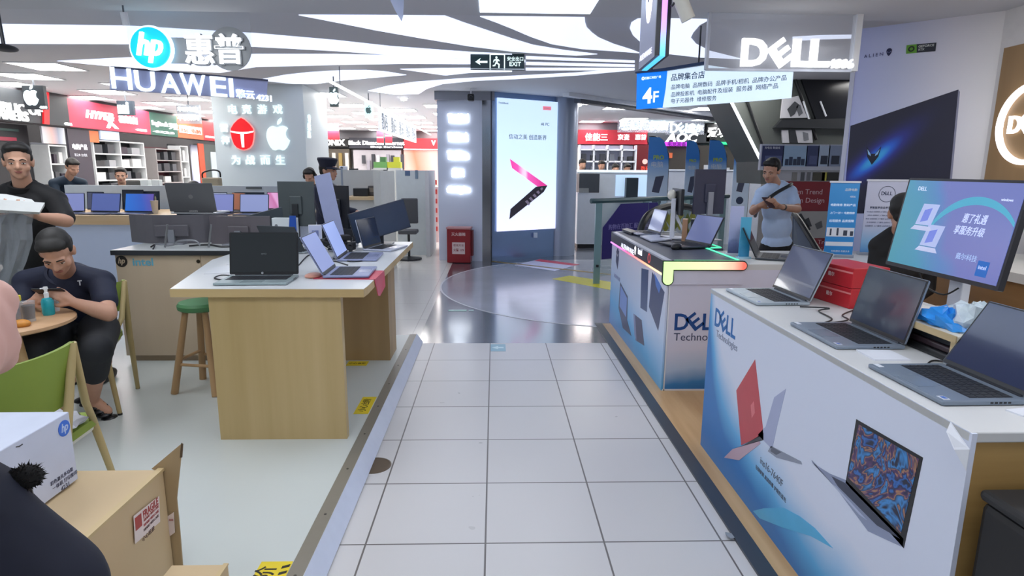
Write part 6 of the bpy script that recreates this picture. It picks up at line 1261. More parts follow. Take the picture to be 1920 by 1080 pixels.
for k in range(40): 
    c_ = Vector((q.x + rnd.uniform(-.25, .3), 7.2 + rnd.uniform(-.1, .1), rnd.uniform(.55, 1.05))); b.add([c_, c_ + Vector((.04, 0, .05)), c_ + Vector((.0, .02, .14)), c_ + Vector((-.04, 0, .06))], [(0, 1, 2, 3)], mat(rnd.choice(['#7d7a2a', '#8d8c3a', '#5c6a2a']), .6))
b.bx((q.x - .3, 7.1, 0), (q.x + .35, 7.3, .6), mat('#6a6458', .6)); done(b)
# ascending escalator
YS = 8.9
def pe2(x, y, v=YS): q = Y(x, y, v); return (q.x, q.z)
t = thing('escalator', 'dark ascending escalator side with a bright diagonal light line', 'escalator', (0, 0, 0)); F = frame((0, YS, 0), (1, 0, 0), (0, 0, 1))
olv = mat('#4f5350', .5, var=.06)
b = MB(); b.M = Matrix(); top_z = 2.86
pA, pB = pe2(1372, 196), pe2(1426, 303); sl = (pA[0] - pB[0]) / (pA[1] - pB[1])
topA = (pA[0] + (top_z - pA[1]) * sl, top_z)
b.prism([topA, pA, pB, pe2(1426, 345), pe2(1640, 345), (pe2(1640, 345)[0], top_z)], -.9, olv, F); b.build('truss', t)
b = MB(); b.tube([(topA[0], YS - .03, topA[1]), (pB[0], YS - .03, pB[1])], .022, emit('#f4faff', 2.0), 8); b.build('light_line', t)
b = MB()
for (x0, y0, x1, y1) in ((1398, 185, 1440, 300), (1490, 150, 1530, 262)): p, q = pe2(x0, y0), pe2(x1, y1); b.tube([(p[0], YS - .02, p[1]), (q[0], YS - .02, q[1])], .02, mat('#1c1e20', .4), 6)
b.build('seam_bar', t)
b = MB(); b.prism([pe2(1497, 140), pe2(1640, 130), pe2(1640, 225), pe2(1528, 225)], .04, mat('#15161c', .2), F)
for (x0, y0, x1, y1) in ((1506, 190, 1517, 225), (1538, 190, 1549, 218)): p, q = pe2(x0, y0, YS - .05), pe2(x1, y1, YS - .05); b.tube([(p[0], YS - .05, p[1]), (q[0], YS - .05, q[1])], .012, mat('#d8dce4', .3), 6)  # pale tubes laid on the dark glass as painted reflection lines
b.build('glass_side', t)
b = MB(); b.prism([pe2(1448, 240), pe2(1462, 225), pe2(1640, 222), pe2(1640, 243)], .08, mat('#24262a', .4), F); b.build('ledge', t)
def gadget_poster(label, pts, m, blobs, yd=YS - .02):
    b = solid('gadget_poster', label, 'poster'); b.slab([Y(x, y, yd) for x, y in pts], (0, -1, 0), .03, m)
    for bl in blobs: b.slab([Y(x, y, yd - .03) for x, y in bl[1:]], (0, -1, 0), .006, mat(bl[0], .5))
    return done(b)
wp = mat('#b9b9bf', .5)
gadget_poster('upper white poster of a dark gadget under the escalator', [(1466, 186), (1495, 180), (1512, 221), (1462, 222)], wp, [('#3a3d42', (1476, 205), (1490, 190), (1498, 196), (1490, 214), (1482, 219)), ('#55585e', (1492, 200), (1500, 196), (1505, 212), (1498, 218))])
gadget_poster('lower white poster of a handheld gadget under the escalator', [(1464, 244), (1520, 244), (1522, 268), (1466, 268)], wp, [('#23262c', (1478, 244), (1491, 244), (1496, 268), (1480, 268)), ('#6a6d74', (1505, 247), (1515, 250), (1516, 262), (1507, 264))])
YQ = 7.9
t = thing('poster_board', 'white poster board with five gadget pictures behind the man in light blue', 'poster board', (0, 0, 0)); a_, c_ = Y(1428, 270, YQ), Y(1578, 320, YQ)
b = MB(); b.bx((a_.x, YQ, c_.z), (c_.x, YQ + .05, a_.z), mat('#c4c8d4', .5)); b.build('frame', t)
pm = [('#2c3566', 1430, 1467), ('#9fbcd8', 1469, 1511), ('#3a4570', 1513, 1533), ('#b4c6dc', 1535, 1553), ('#8d9cb8', 1555, 1575)]
for k, (h_, x0, x1) in enumerate(pm):
    b = MB(); p, q = Y(x0, 273, YQ), Y(x1, 312, YQ); b.bx((p.x, YQ - .006, q.z), (q.x, YQ, p.z), mat(h_, .45, var=.15, scale=6))
    if k == 1: 
        for j in range(5): p, q = Y(1472 + 7.5 * j, 298 - (j % 2) * 4, YQ), Y(1477 + 7.5 * j, 310, YQ); b.bx((p.x, YQ - .010, q.z), (q.x, YQ - .006, p.z), mat('#2e3c58', .5))
    else: p, q = Y(x0 + 4, 292, YQ), Y(x1 - 3, 308, YQ); b.bx((p.x, YQ - .010, q.z), (q.x, YQ - .006, p.z), mat('#2c3448', .5) if k > 2 else mat('#56608c', .5))
    if k == 0: q = Y(1448, 277, YQ); b.text('充电宝 数据线', WH, frame((q.x, YQ - .006, q.z), (1, 0, 0), (0, 0, 1)), w=.2, d=.002)
    b.build('picture', t)
YQ2 = 7.95
t = thing('poster_board', 'dark red board with serif lettering behind the man in light blue', 'poster board', (0, 0, 0)); a_, c_ = Y(1442, 340, YQ2), Y(1575, 396, YQ2); dr = mat('#8a1c2a', .5)
b = MB(); b.bx((a_.x, YQ2, c_.z), (c_.x, YQ2 + .06, a_.z), dr); b.build('panel', t); b = MB(); lm_ = mat('#d8b4b8', .5)
for s, y in (('Design Trend', 361), ('Fashion Design', 377)): q = Y(1506, y, YQ2); b.text(s, lm_, frame((q.x, YQ2, q.z), (1, 0, 0), (0, 0, 1)), h=.085, d=.004)
b.build('lettering', t)
b = solid('gadget_poster', 'row of small white product pictures above the dark red board', 'poster'); p, q = Y(1442, 320, YQ2), Y(1575, 340, YQ2); b.bx((p.x, YQ2, q.z), (q.x, YQ2 + .05, p.z), wp)
for k, (h_, x0, x1) in enumerate((('#8d8c88', 1486, 1494), ('#5a5c60', 1503, 1508), ('#6c6e74', 1514, 1519), ('#4f4a3c', 1525, 1546), ('#c8c050', 1542, 1550), ('#2c2a24', 1551, 1572))): p, q = Y(x0, 323, YQ2 - .01), Y(x1, 339, YQ2 - .01); b.bx((p.x, YQ2 - .008, q.z), (q.x, YQ2, p.z), mat(h_, .5))
done(b)
gadget_poster('grey poster with looped cable pictures below the dark red board', [(1470, 396), (1575, 396), (1575, 446), (1470, 446)], mat('#a9a7a4', .5), [('#2a2c30', (1494, 404), (1502, 400), (1520, 430), (1512, 434)), ('#3a3d42', (1508, 412), (1516, 408), (1522, 424), (1514, 426)), ('#5c5e62', (1528, 420), (1540, 414), (1542, 426), (1532, 430))], YQ2)
t = thing('poster_board', 'lower dark red board with partly hidden serif lettering by the tabletop banners', 'poster board', (0, 0, 0)); a_, c_ = Y(1480, 446, YQ2), Y(1575, 560, YQ2); b = MB(); b.bx((a_.x, YQ2, 0), (c_.x, YQ2 + .06, a_.z), dr); b.build('panel', t)
b = MB()
for s, x, y in (('Design Trend', 1530, 455), ('Fashion', 1535, 468), ('Fashion', 1540, 483)): q = Y(x, y, YQ2); b.text(s, lm_, frame((q.x, YQ2, q.z), (1, 0, 0), (0, 0, 1)), h=.075, d=.004)
b.build('lettering', t)
t = thing('escalator_balustrade', 'dark slanting escalator rail running past the man in light blue', 'balustrade', (0, 0, 0)); b = MB(); b.tube([Y(1488, 400, 6.9), Y(1500, 415, 6.7), Y(1546, 490, 6.3)], .03, BLK, 8); b.build('rubber_rail', t, True); b = MB(); b.slab([Y(1486, 404, 6.95), Y(1546, 494, 6.35), Y(1500, 500, 6.5), Y(1484, 470, 6.9)], (.4, -1, 0), .02, mat('#5c6674', .3)); b.build('side_panel', t)

# ---- column screen, glowing names, cabinet
BB, CC = B_.copy(), C_.copy(); SV = (CC - BB).normalized(); SN = Vector((SV.y, -SV.x, 0))
if SN.y > 0: SN = -SN
Pq = BB + SN * .02
def sc(x, y): return PL(x, y, Pq, SN)
t = thing('led_screen', 'tall bright advertising screen on the square column', 'screen', (0, 0, 0)); lo = sc(931, 434); hi = sc(930, 183); ri = sc(1042, 300)
z0_, z1_ = lo.z, hi.z; W_ = (Vector((ri.x, ri.y, 0)) - Vector((lo.x, lo.y, 0))).length; base = Vector((lo.x, lo.y, 0))
b = MB(); b.slab([base + Vector((0, 0, z0_)), base + SV * W_ + Vector((0, 0, z0_)), base + SV * W_ + Vector((0, 0, z1_)), base + Vector((0, 0, z1_))], SN, .03, ramp_mat('screen_glow', (0, 0, 1), z0_, z1_, [(0, '#e6e6ff'), (.3, '#d8e6fc'), (.6, '#cbe4fc'), (1, '#c4dcf6')], .4, 1.0)); b.build('display', t)
b = MB(); up = Vector((0, 0, 1))
def ss(x, y): return PL(x, y, Pq + SN * .03, SN)
b.slab([ss(956, 298), ss(1026, 348), ss(1019, 358), ss(960, 315)], SN, .006, ramp_mat('pink_lid', (SV.x, SV.y, 0), base.dot(SV) + .2, base.dot(SV) + .9, [(0, '#e83aa0'), (.3, '#f05ab4'), (.5, '#ffe0f4'), (.6, '#f060b8'), (1, '#d83a90')], .4, .9))
b.slab([ss(1026, 348), ss(1019, 360), ss(955, 411), ss(957, 392), ss(1005, 350)], SN, .007, mat('#4a4450', .4))
for k in range(5): b.slab([ss(984 + 7 * k, 378 - 6 * k), ss(988 + 7 * k, 375 - 6 * k), ss(994 + 6 * k, 382 - 7 * k), ss(991 + 6 * k, 385 - 7 * k)], SN, .009, mat('#c8b8d0', .4))
b.text('信动之美 创造新界', mat('#8a94a8', .5), frame(ss(990, 257), SV, up), w=.78, d=.004); b.text('ThinkBook', mat('#8a94a8', .5), frame(ss(944, 193), SV, up), w=.2, d=.004); b.slab([ss(1018, 199), ss(1033, 200), ss(1033, 207), ss(1018, 206)], SN, .006, emit('#e07a90', .9)); b.text('Lenovo', WH, frame(ss(1025.5, 203) + SN * .006, SV, up), w=.1, d=.002); b.text('AI PC', mat('#8a94a8', .5), frame(ss(1022, 233), SV, up), w=.18, d=.004); b.build('picture', t)
b = MB(); 
q = ss(1004, 441); b.box(tuple(q), (.07, .03, .09), mat('#c4d4e4', .4)); b.build('switch', t)
AV = (B_ - A).normalized(); AN = Vector((AV.y, -AV.x, 0)); AN = AN if AN.y < 0 else -AN
def ca(x, y): return PL(x, y, A + AN * .012, AN)
for k, (s, y, w_, lab) in enumerate((('ThinkPad', 222, .36, 'topmost glowing white name on the square column'), ('ThinkBook', 257, .36, 'second glowing white name from the top of the square column'), ('ThinkVision', 291, .38, 'third glowing white name from the top of the square column'), ('扬天', 324, .22, 'short glowing two-character name on the square column'), ('thinkplus', 357, .42, 'lowest glowing white name on the square column'))):
    b = solid('lit_name', lab, 'sign'); b.text(s, emit('#f6fbff', 3.2), frame(ca(859 if k < 4 else 860, y), AV, up), w=w_, h=.15 if k != 3 else .15, d=.03, bold=.05 if k != 3 else .02); done(b)
t = thing('camera', 'small black surveillance camera hanging before the square column', 'camera', (0, 0, 0)); q = Y(883, 183, 10.3); b = MB(); b.box(tuple(q), (.11, .12, .11), BLK, bev=.02); b.build('housing', t); b = MB(); b.tube([q, (q.x, q.y, 2.86)], .012, WH, 8); b.tube([q + Vector((0, -.06, 0)), q + Vector((0, -.09, -.01))], .03, DK, 12); b.build('mount', t)
t = thing('security_camera', 'dark dome camera at the picture edge under the low ceiling', 'camera', Y(8, 90, 4.6)); b = MB(); b.ell((0, 0, 0), (.07, .10, .025), BLK); b.tube([(0, 0, .0), (-.02, 0, .50)], .012, DK, 8); b.build('housing', t, True)
t = thing('spot_projector', 'small white spotlight on the low ceiling left of the round cyan emblem', 'spotlight', Y(232, 28, 4.95)); b = MB(); b.tube([(0, 0, .02), (.0, .02, -.07)], .025, WH, 12); b.tube([(0, 0, 0), (0, 0, 2.775 - t.location.z)], .006, GRY, 6); b.build('barrel', t, True)
q = Y(752, 0, 4.0); t = thing('pennant', 'pale translucent triangular pennant hanging from the low ceiling', 'pennant', (0, 0, 0)); b = MB(); b.slab([Y(727, -10, 4), Y(758, -10, 4), Y(756, 30, 4), Y(753, 40, 4), Y(742, 22, 4)], (0, -1, 0), .006, mat('#bcc6e4', .3, alpha=.75)); b.build('film', t); b = MB(); q = Y(742, -10, 4); b.tube([q, (q.x, q.y, 2.775)], .004, GRY, 6); b.build('string', t)
t = thing('extinguisher_cabinet', 'dark red fire extinguisher cabinet at the foot of the square column', 'cabinet', (-.60, 10.50, 0), -6)
rdm = mat('#8c1a24', .35); b = MB(); b.box((0, 0, .30), (.40, .22, .58), rdm, bev=.006); b.box((.21, .04, .34), (.05, .14, .44), mat('#6a131c', .35)); b.build('body', t); b = MB(); b.box((0, 0, .60), (.42, .24, .03), mat('#c08a8a', .4)); b.build('lid', t)
b = MB(); F = frame((0, -.111, 0), (1, 0, 0), (0, 0, 1)); b.text('灭火器箱', mat('#e4c8c8', .4), F @ tl(0, .50, 0), w=.24, d=.002, bold=.01); b.box((0, -.1115, .26), (.22, .002, .20), mat('#d8c4c4', .4)); b.text('使用方法', rdm, F @ tl(0, .31, .001), w=.18, d=.002); b.text('火警 119', rdm, F @ tl(0, .23, .001), w=.18, d=.002, bold=.02); b.build('print', t)
# ================================================================== PEOPLE
def unit_sphere():
    bm = bmesh.new(); bmesh.ops.create_uvsphere(bm, u_segments=16, v_segments=12, radius=1); bm.verts.index_update()
    g = ([v.co.copy() for v in bm.verts], [tuple(v.index for v in f.verts) for f in bm.faces]); bm.free(); return g
USPH = unit_sphere()
def vd(**k): return {a: Vector(v) for a, v in k.items()}
def blob(items, voxel, name, m, parent, iters=2, noise=0.):
    vs, fs = [], []
    def put(g, T):
        n = len(vs); vs.extend(tuple(T @ v) for v in g[0]); fs.extend(tuple(n + k for k in f) for f in g[1])
    def sph(T): put(USPH, T)
    for it in items:
        if it[0] == 'e':
            c, r = Vector(it[1]), it[2]; Rm = it[3].to_4x4() if len(it) > 3 and it[3] is not None else Matrix()
            sph(Matrix.Translation(c) @ Rm @ Matrix.Diagonal((r[0], r[1], r[2], 1)))
        else:
            p0, r0, p1, r1 = Vector(it[1]), it[2], Vector(it[3]), it[4]
            sph(Matrix.Translation(p0) @ Matrix.Scale(r0, 4)); sph(Matrix.Translation(p1) @ Matrix.Scale(r1, 4))
            d = p1 - p0
            if d.length > 1e-4:
                q = d.to_track_quat('Z', 'Y').to_matrix(); n = len(vs); k = 16
                for p, r in ((p0, r0), (p1, r1)):
                    for j in range(k): vs.append(tuple(p + q @ Vector((r * math.cos(2 * PI * j / k), r * math.sin(2 * PI * j / k), 0))))
                fs += [(n + j, n + (j + 1) % k, n + k + (j + 1) % k, n + k + j) for j in range(k)] + [tuple(n + j for j in range(k - 1, -1, -1)), tuple(n + k + j for j in range(k))]
    me = bpy.data.meshes.new('tmp'); me.from_pydata(vs, [], fs); o = bpy.data.objects.new('tmp', me)
    md = o.modifiers.new('r', 'REMESH'); md.mode = 'VOXEL'; md.voxel_size = voxel; md.use_smooth_shade = True
    if iters: s = o.modifiers.new('s', 'SMOOTH'); s.iterations = iters; s.factor = .5
    out = evaluate(o); out.name = name
    bpy.data.meshes.remove(me)
    out.materials.clear(); out.materials.append(m)
    out.polygons.foreach_set('use_smooth', [True] * len(out.polygons))
    r = bpy.data.objects.new(name, out); COL.objects.link(r)
    if parent: r.parent = parent
    return r
def hframe(fwd, up):
    f = Vector(fwd).normalized(); y = -f; z = Vector(up); z = (z - y * z.dot(y)).normalized(); x = y.cross(z)
    return Matrix((x, y, z)).transposed()
def hand_items(w, d, pn, side, curl=35., s=1., spread=1.):
    """palm, four bent fingers of different length and a thumb off the palm's side"""
    d = Vector(d).normalized(); pn = Vector(pn); pn = (pn - d * pn.dot(d)).normalized(); lat = d.cross(pn) * side; w = Vector(w); it = []
    for i in range(4):
        o_ = lat * ((1.5 - i) * .0185 * s * spread); it.append(('c', w + o_ * .55 + d * .012 * s, .0125 * s, w + o_ + d * (.085 - abs(i - 1.2) * .004) * s, .0105 * s))
        p = w + o_ + d * (.085 - abs(i - 1.2) * .004) * s; a = 0.
        for L_, r0, r1 in ((.042 * (1, 1.08, 1.02, .82)[i], .0095, .0085), (.026 * (1, 1.08, 1.02, .82)[i], .0085, .0078), (.020, .0078, .0066)):
            a += math.radians(curl * (.75, 1, .8)[(L_ < .04) + (L_ < .021)]); dd = d * math.cos(a) + pn * math.sin(a); q = p + dd * L_ * s; it.append(('c', p, r0 * s, q, r1 * s)); p = q
    it.append(('c', w, .022 * s, w + d * .05 * s, .02 * s))
    b0 = w + d * .02 * s + lat * .022 * s; b1 = b0 + (d * .6 + lat * .75 + pn * .25).normalized() * .042 * s; b2 = b1 + (d * .85 + lat * .25 + pn * .35).normalized() * .032 * s; b3 = b2 + (d * .8 + pn * .6).normalized() * .022 * s
    it += [('c', b0, .0155 * s, b1, .0115 * s), ('c', b1, .0112 * s, b2, .0095 * s), ('c', b2, .0095 * s, b3, .0078 * s)]
    return it
def head_items(c, R, s=1.):
    def P(x, y, z): return c + R @ (Vector((x, y, z)) * s)
    E = lambda p, r: ('e', P(*p), tuple(q * s for q in r), R)
    it = [E((0, .012, .04), (.074, .094, .082)), E((0, -.022, -.03), (.060, .068, .075)), E((0, -.05, -.072), (.040, .036, .030)), E((0, -.066, -.088), (.022, .018, .018)),
          E((0, -.072, .018), (.055, .020, .016)), E((.042, -.052, -.03), (.022, .024, .026)), E((-.042, -.052, -.03), (.022, .024, .026)),
          ('c', P(0, -.084, .012), .009 * s, P(0, -.103, -.026), .013 * s), E((.012, -.09, -.030), (.010, .012, .009)), E((-.012, -.09, -.030), (.010, .012, .009)),
          E((0, -.082, -.055), (.024, .012, .010))]
    for k in (-1, 1): it += [E((k * .074, .012, -.004), (.012, .022, .032)), E((k * .080, .020, .006), (.008, .016, .022))]
    return it
SKIN = mat('#c99a80', .5, var=.05); SKIN2 = mat('#c2937a', .5, var=.05); SKIN3 = mat('#a07258', .5, var=.05); HAIR = mat('#15120f', .6, var=.2, scale=60)
EYW, EYD, LIP, BRW = mat('#d8d0c8', .3), mat('#1a1310', .2), mat('#9a5e52', .5), mat('#1c1612', .7)
def face(t, c, R, s=1., detail=True, look=0.):
    def P(x, y, z): return c + R @ (Vector((x, y, z)) * s)
    if detail:
        for k in (-1, 1):
            b = MB(); T = Matrix.Translation(P(k * .031, -.0775, .0)) @ R.to_4x4()
            b.ell((0, 0, 0), (.014 * s, .008 * s, .006 * s), EYW, T, 12, 8); b.ell((0, -.004 * s, -.001 * s), (.0058 * s, .0055 * s, .0058 * s), EYD, T, 10, 8); b.ell((0, .001 * s, .0042 * s), (.0165 * s, .0088 * s, .0042 * s), mat('#7a5544', .5), T, 12, 8); b.build('eye', t, True)
        for k in (-1, 1):
            b = MB(); b.tube([P(k * .012, -.090, .020), P(k * .028, -.090, .026), P(k * .046, -.078, .020)], [.0028 * s, .0042 * s, .0022 * s], BRW, 6); b.build('eyebrow', t, True)
        b = MB(); b.ell((0, 0, 0), (.022 * s, .006 * s, .0042 * s), LIP, Matrix.Translation(P(0, -.0925, -.0525)) @ R.to_4x4()); b.ell((0, 0, 0), (.017 * s, .006 * s, .0048 * s), LIP, Matrix.Translation(P(0, -.0915, -.0595)) @ R.to_4x4()); b.build('mouth', t, True)
def hair_items(c, R, s=1., full=1.):
    def P(x, y, z): return c + R @ (Vector((x, y, z)) * s)
    E = lambda p, r: ('e', P(*p), tuple(q * s for q in r), R)
    return [E((0, .022, .068), (.081, .092, .068)), E((0, .045, .035), (.080, .072, .075)), E((0, -.025, .098), (.066, .060, .030)), E((.035, -.035, .092), (.036, .044, .024)), E((-.035, -.035, .092), (.036, .044, .024)), E((0, .068, -.01), (.060, .040, .05))] + [E((k * .068, .012, .03), (.014, .034, .032)) for k in (-1, 1)]
def person(label, J, fwd, hf, hup=(0, 0, 1), skin=SKIN, shirt=None, trousers=None, sleeve=.55, vox=.008, hands=(), girth=1., detail=True, s=1., shirt_name='shirt', hair=HAIR, legs=True, foot=True, hem=.72):
    t = thing('person', label, 'person', (J['pelvis'][0], J['pelvis'][1], 0)); off = Vector((J['pelvis'][0], J['pelvis'][1], 0))
    J = {k: Vector(v) - off for k, v in J.items()}
    g = girth; up = (J['neck'] - J['pelvis']).normalized(); rt = (J['shR'] - J['shL']).normalized(); bk = rt.cross(up).normalized(); TR = Matrix((rt, bk, up)).transposed()
    def mix(a, b, k): return J[a].lerp(J[b], k)
    sw = (J['shR'] - J['shL']).length
    def torso(q):
        return [('e', mix('pelvis', 'neck', .02), (.155 * g + q, .115 * g + q, .12), TR), ('e', mix('pelvis', 'neck', .30), (.147 * g + q, .114 * g + q, .19), TR), ('e', mix('pelvis', 'neck', .62), (max(sw * .36 * min(g, 1.1), .148) + q, .118 * g + q, .20), TR), ('e', mix('pelvis', 'neck', .82), (max(sw * .40, .140) + q, .10 * g + q, .11), TR),
                ('c', mix('shL', 'neck', .0), .060 * g + q, mix('shL', 'neck', .7), .062 + q), ('c', mix('shR', 'neck', .0), .060 * g + q, mix('shR', 'neck', .7), .062 + q)]
    R = hframe(hf, hup); hc = J['head']
    body = torso(-.012) + head_items(hc, R, s) + [('c', J['neck'] - up * .02, .058 * s, hc + R @ Vector((0, .012, -.06)) * s, .054 * s)]
    for S in ('L', 'R'):
        if 'el' + S in J: body += [('c', J['sh' + S], .048 * g, J['el' + S], .040 * g), ('c', J['el' + S], .041 * g, mix('el' + S, 'wr' + S, .35), .040 * g), ('c', mix('el' + S, 'wr' + S, .35), .040 * g, J['wr' + S], .027)]
        if legs and 'kn' + S in J: body += [('c', J['hp' + S], .080 * g, J['kn' + S], .055 * g), ('c', J['kn' + S], .054 * g, mix('kn' + S, 'an' + S, .3), .054 * g), ('c', mix('kn' + S, 'an' + S, .3), .054 * g, J['an' + S], .034)]
        if foot and 'to' + S in J: body += [('c', J['an' + S], .038, J['to' + S], .030), ('c', J['an' + S], .036, J['an' + S] * 1.35 - J['to' + S] * .35, .030)]
    for (w, d, pn, side, curl) in hands: body += hand_items(Vector(w) - off, d, pn, side, curl, .98)
    blob(body, vox, 'body', skin, t, 2)
    face(t, hc, R, s, detail)
    if hair: blob(hair_items(hc, R, s), max(vox * .8, .006), 'hair', hair, t, 1)
    if shirt:
        it = torso(.010)
        for S in ('L', 'R'):
            if 'el' + S in J: it += [('c', J['sh' + S], .062 * g, mix('sh' + S, 'el' + S, min(sleeve, 1)), .058 * g)] + ([('c', J['el' + S], .056 * g, mix('el' + S, 'wr' + S, sleeve - 1), .045 * g)] if sleeve > 1 else [])
        blob(it, max(vox, .009), shirt_name, shirt, t, 3)
    if trousers and legs:
        it = [('e', mix('pelvis', 'neck', -.04), (.165 * g, .125 * g, .12), TR)]
        for S in ('L', 'R'):
            if 'kn' + S in J: it += [('c', J['hp' + S], .098 * g, J['kn' + S], .076 * g), ('c', J['kn' + S], .075 * g, mix('kn' + S, 'an' + S, hem), .064 * g)]
        blob(it, max(vox, .010), 'trousers', trousers, t, 3)
    return t, off, R, hc, TR
def local(t): return Vector((t.location.x, t.location.y, 0))

NAVY = mat('#141b33', .75, var=.15, scale=30); BLKC = mat('#111114', .75, var=.15, scale=30); CHAR = mat('#1a1c22', .75, var=.15, scale=25)
# --- seated man with a phone
J = vd(head=Y(107, 474, 3.42), neck=Y(122, 512, 3.64), pelvis=(-2.58, 3.80, .66), shL=Y(52, 530, 3.62), shR=Y(190, 530, 3.66), elL=Y(38, 590, 3.50), wrL=Y(60, 568, 3.40), elR=Y(203, 588, 3.46), wrR=Y(138, 567, 3.38),
         hpL=(-2.63, 3.68, .62), hpR=(-2.41, 3.68, .62), knL=Y(62, 655, 3.24), knR=Y(180, 655, 3.30), anL=(-2.60, 3.42, .20), anR=(-2.44, 3.58, .20), toL=(-2.58, 3.28, .12), toR=(-2.375, 3.60, .125))
t, off, R, hc, TR = person('person sitting at the round table in a navy polo shirt, head bowed over a phone', J, (0, -1, 0), (.30, -.72, -.62), (.1, -.5, .9), SKIN2, NAVY, CHAR, .62, .0065,
    hands=((J['wrL'], Y(88, 548, 3.36) - J['wrL'], (.75, .1, .35), -1, 42), (J['wrR'], Y(108, 550, 3.35) - J['wrR'], (-.75, .1, .35), 1, 42)), girth=1.14, shirt_name='polo_shirt', hem=.42)
b = MB(); q = hc.lerp(J['neck'] - off, .62); T = Matrix.Translation(J['neck'] - off + Vector((0, -.02, .0))) @ (J['head'] - J['neck']).to_track_quat('Z', 'Y').to_matrix().to_4x4()
b.ring((0, 0), .070, .086, .03, NAVY, T, 28); b.build('collar', part_of(t, 'polo_shirt'), True)
b = MB(); q = Y(150, 530, 3.50) - off; b.prism([(-.010, .014), (.012, .016), (.012, .010), (.003, .008), (.0, -.016), (-.005, -.016), (-.002, .008), (-.010, .007)], .004, mat('#c8ccd4', .5), frame(q, (1, 0, 0), (0, -.2, 1))); b.build('shirt_badge', part_of(t, 'polo_shirt'))
for S, nm in (('R', 'sandal'), ('L', 'sandal')):
    a_, o_ = J['an' + S] - off, J['to' + S] - off; d = (o_ - a_).normalized(); b = MB(); sole = [a_ - d * .075 + Vector((0, 0, -.045)), o_ + d * .05 + Vector((0, 0, -.035))]
    for i in range(7): k = i / 6; p = sole[0].lerp(sole[1], k); b.ell(tuple(p), (.045, .05, .016), BLK, None, 10, 6)
    for k in (.35, .6, .85): p = a_.lerp(o_, k + .15); b.tube([p + d.cross(Vector((0, 0, 1))) * .045 + Vector((0, 0, -.03)), p + Vector((0, 0, .036)), p - d.cross(Vector((0, 0, 1))) * .045 + Vector((0, 0, -.03))], .011, BLK, 8)
    b.tube([a_ - d * .02 + d.cross(Vector((0, 0, 1))) * .04, a_ - d * .06 + Vector((0, 0, .02)), a_ - d * .02 - d.cross(Vector((0, 0, 1))) * .04], .012, BLK, 8); b.build(nm, t, True)
pm_ = (Y(94, 546, 3.36)); tp = thing('phone', 'black phone held by the seated man in the navy polo', 'phone', pm_, 0); b = MB(); b.M = rotm('Z', 4) @ rotm('X', 58); b.box((0, 0, 0), (.155, .009, .075), BLK, bev=.004); b.box((0, .005, 0), (.146, .001, .068), mat('#2c3444', .1)); b.build('case', tp)
# --- standing man in black
J = vd(head=Y(34, 304, 4.20), neck=Y(46, 352, 4.27), pelvis=Y(52, 520, 4.32), shL=Y(-22, 378, 4.30), shR=Y(104, 376, 4.30), elL=Y(-50, 430, 4.12), wrL=Y(-15, 400, 3.92), elR=Y(124, 414, 4.14), wrR=Y(76, 407, 3.95),
         hpL=Y(25, 530, 4.32), hpR=Y(80, 530, 4.32), knL=(-2.99, 4.26, .55), knR=(-2.82, 4.28, .55), anL=(-3.00, 4.34, .17), anR=(-2.83, 4.34, .17), toL=(-2.97, 4.18, .12), toR=(-2.78, 4.19, .12))
t, off, R, hc, TR = person('person standing in a black polo shirt, holding papers and a clear bag', J, (0, -1, 0), (.55, -.83, -.10), (0, 0, 1), SKIN, BLKC, BLKC, .85, .007, hands=((J['wrR'], Y(50, 398, 3.90) - J['wrR'], (-.2, .3, .8), 1, 35), (J['wrL'], Y(5, 392, 3.88) - J['wrL'], (.2, .3, .8), -1, 35)), girth=1.08, shirt_name='polo_shirt')
b = MB(); T = Matrix.Translation(J['neck'] - off + Vector((0, -.005, -.005))) @ (J['head'] - J['neck']).to_track_quat('Z', 'Y').to_matrix().to_4x4(); b.ring((0, 0), .066, .084, .035, BLKC, T, 28); b.build('collar', part_of(t, 'polo_shirt'), True)
for S in 'LR':
    b = MB(); a_, o_ = J['an' + S] - off, J['to' + S] - off; b.ell(tuple(a_.lerp(o_, .5) + Vector((0, 0, -.03))), (.05, .14, .055), BLK); b.build('shoe', t, True)
tp = thing('paper_stack', 'white papers held by the standing man in black', 'papers', (0, 0, 0)); b = MB(); b.add([Y(-30, 372, 3.86), Y(84, 380, 3.86), Y(74, 398, 3.80), Y(-30, 392, 3.80), Y(-30, 378, 3.90), Y(84, 386, 3.90), Y(74, 402, 3.84), Y(-30, 398, 3.84)], [(0, 1, 2, 3), (7, 6, 5, 4), (0, 4, 5, 1), (1, 5, 6, 2), (2, 6, 7, 3), (3, 7, 4, 0)], mat('#d0d2d0', .6)); b.add([Y(-30, 362, 3.95), Y(12, 364, 3.95), Y(60, 374, 3.9), Y(70, 384, 3.86), Y(-30, 380, 3.86)], [(0, 1, 2, 3, 4)], mat('#dadcda', .6)); b.build('sheets', tp)
tp = thing('plastic_bag', 'clear plastic bag hanging from the papers of the standing man', 'bag', (0, 0, 0)); clr = mat('#b4bac0', .12, alpha=.34, var=.12, scale=10)
b = MB(); rows = ((392, -30, 66), (420, -32, 60), (450, -34, 62), (490, -36, 50), (540, -36, 28), (575, -34, 6)); vs = []; nx = 8
rnd = random.Random(12)
for (y, x0, x1) in rows:
    for i in range(nx + 1): x = x0 + (x1 - x0) * i / nx; vs.append(Y(x, y, 3.84 + .03 * math.sin(i * 1.9 + y) + rnd.uniform(-.012, .012)))
for (y, x0, x1) in reversed(rows):
    for i in range(nx + 1): x = x0 + (x1 - x0) * i / nx; vs.append(Y(x, y, 3.93 + .03 * math.sin(i * 2.3 + y)))
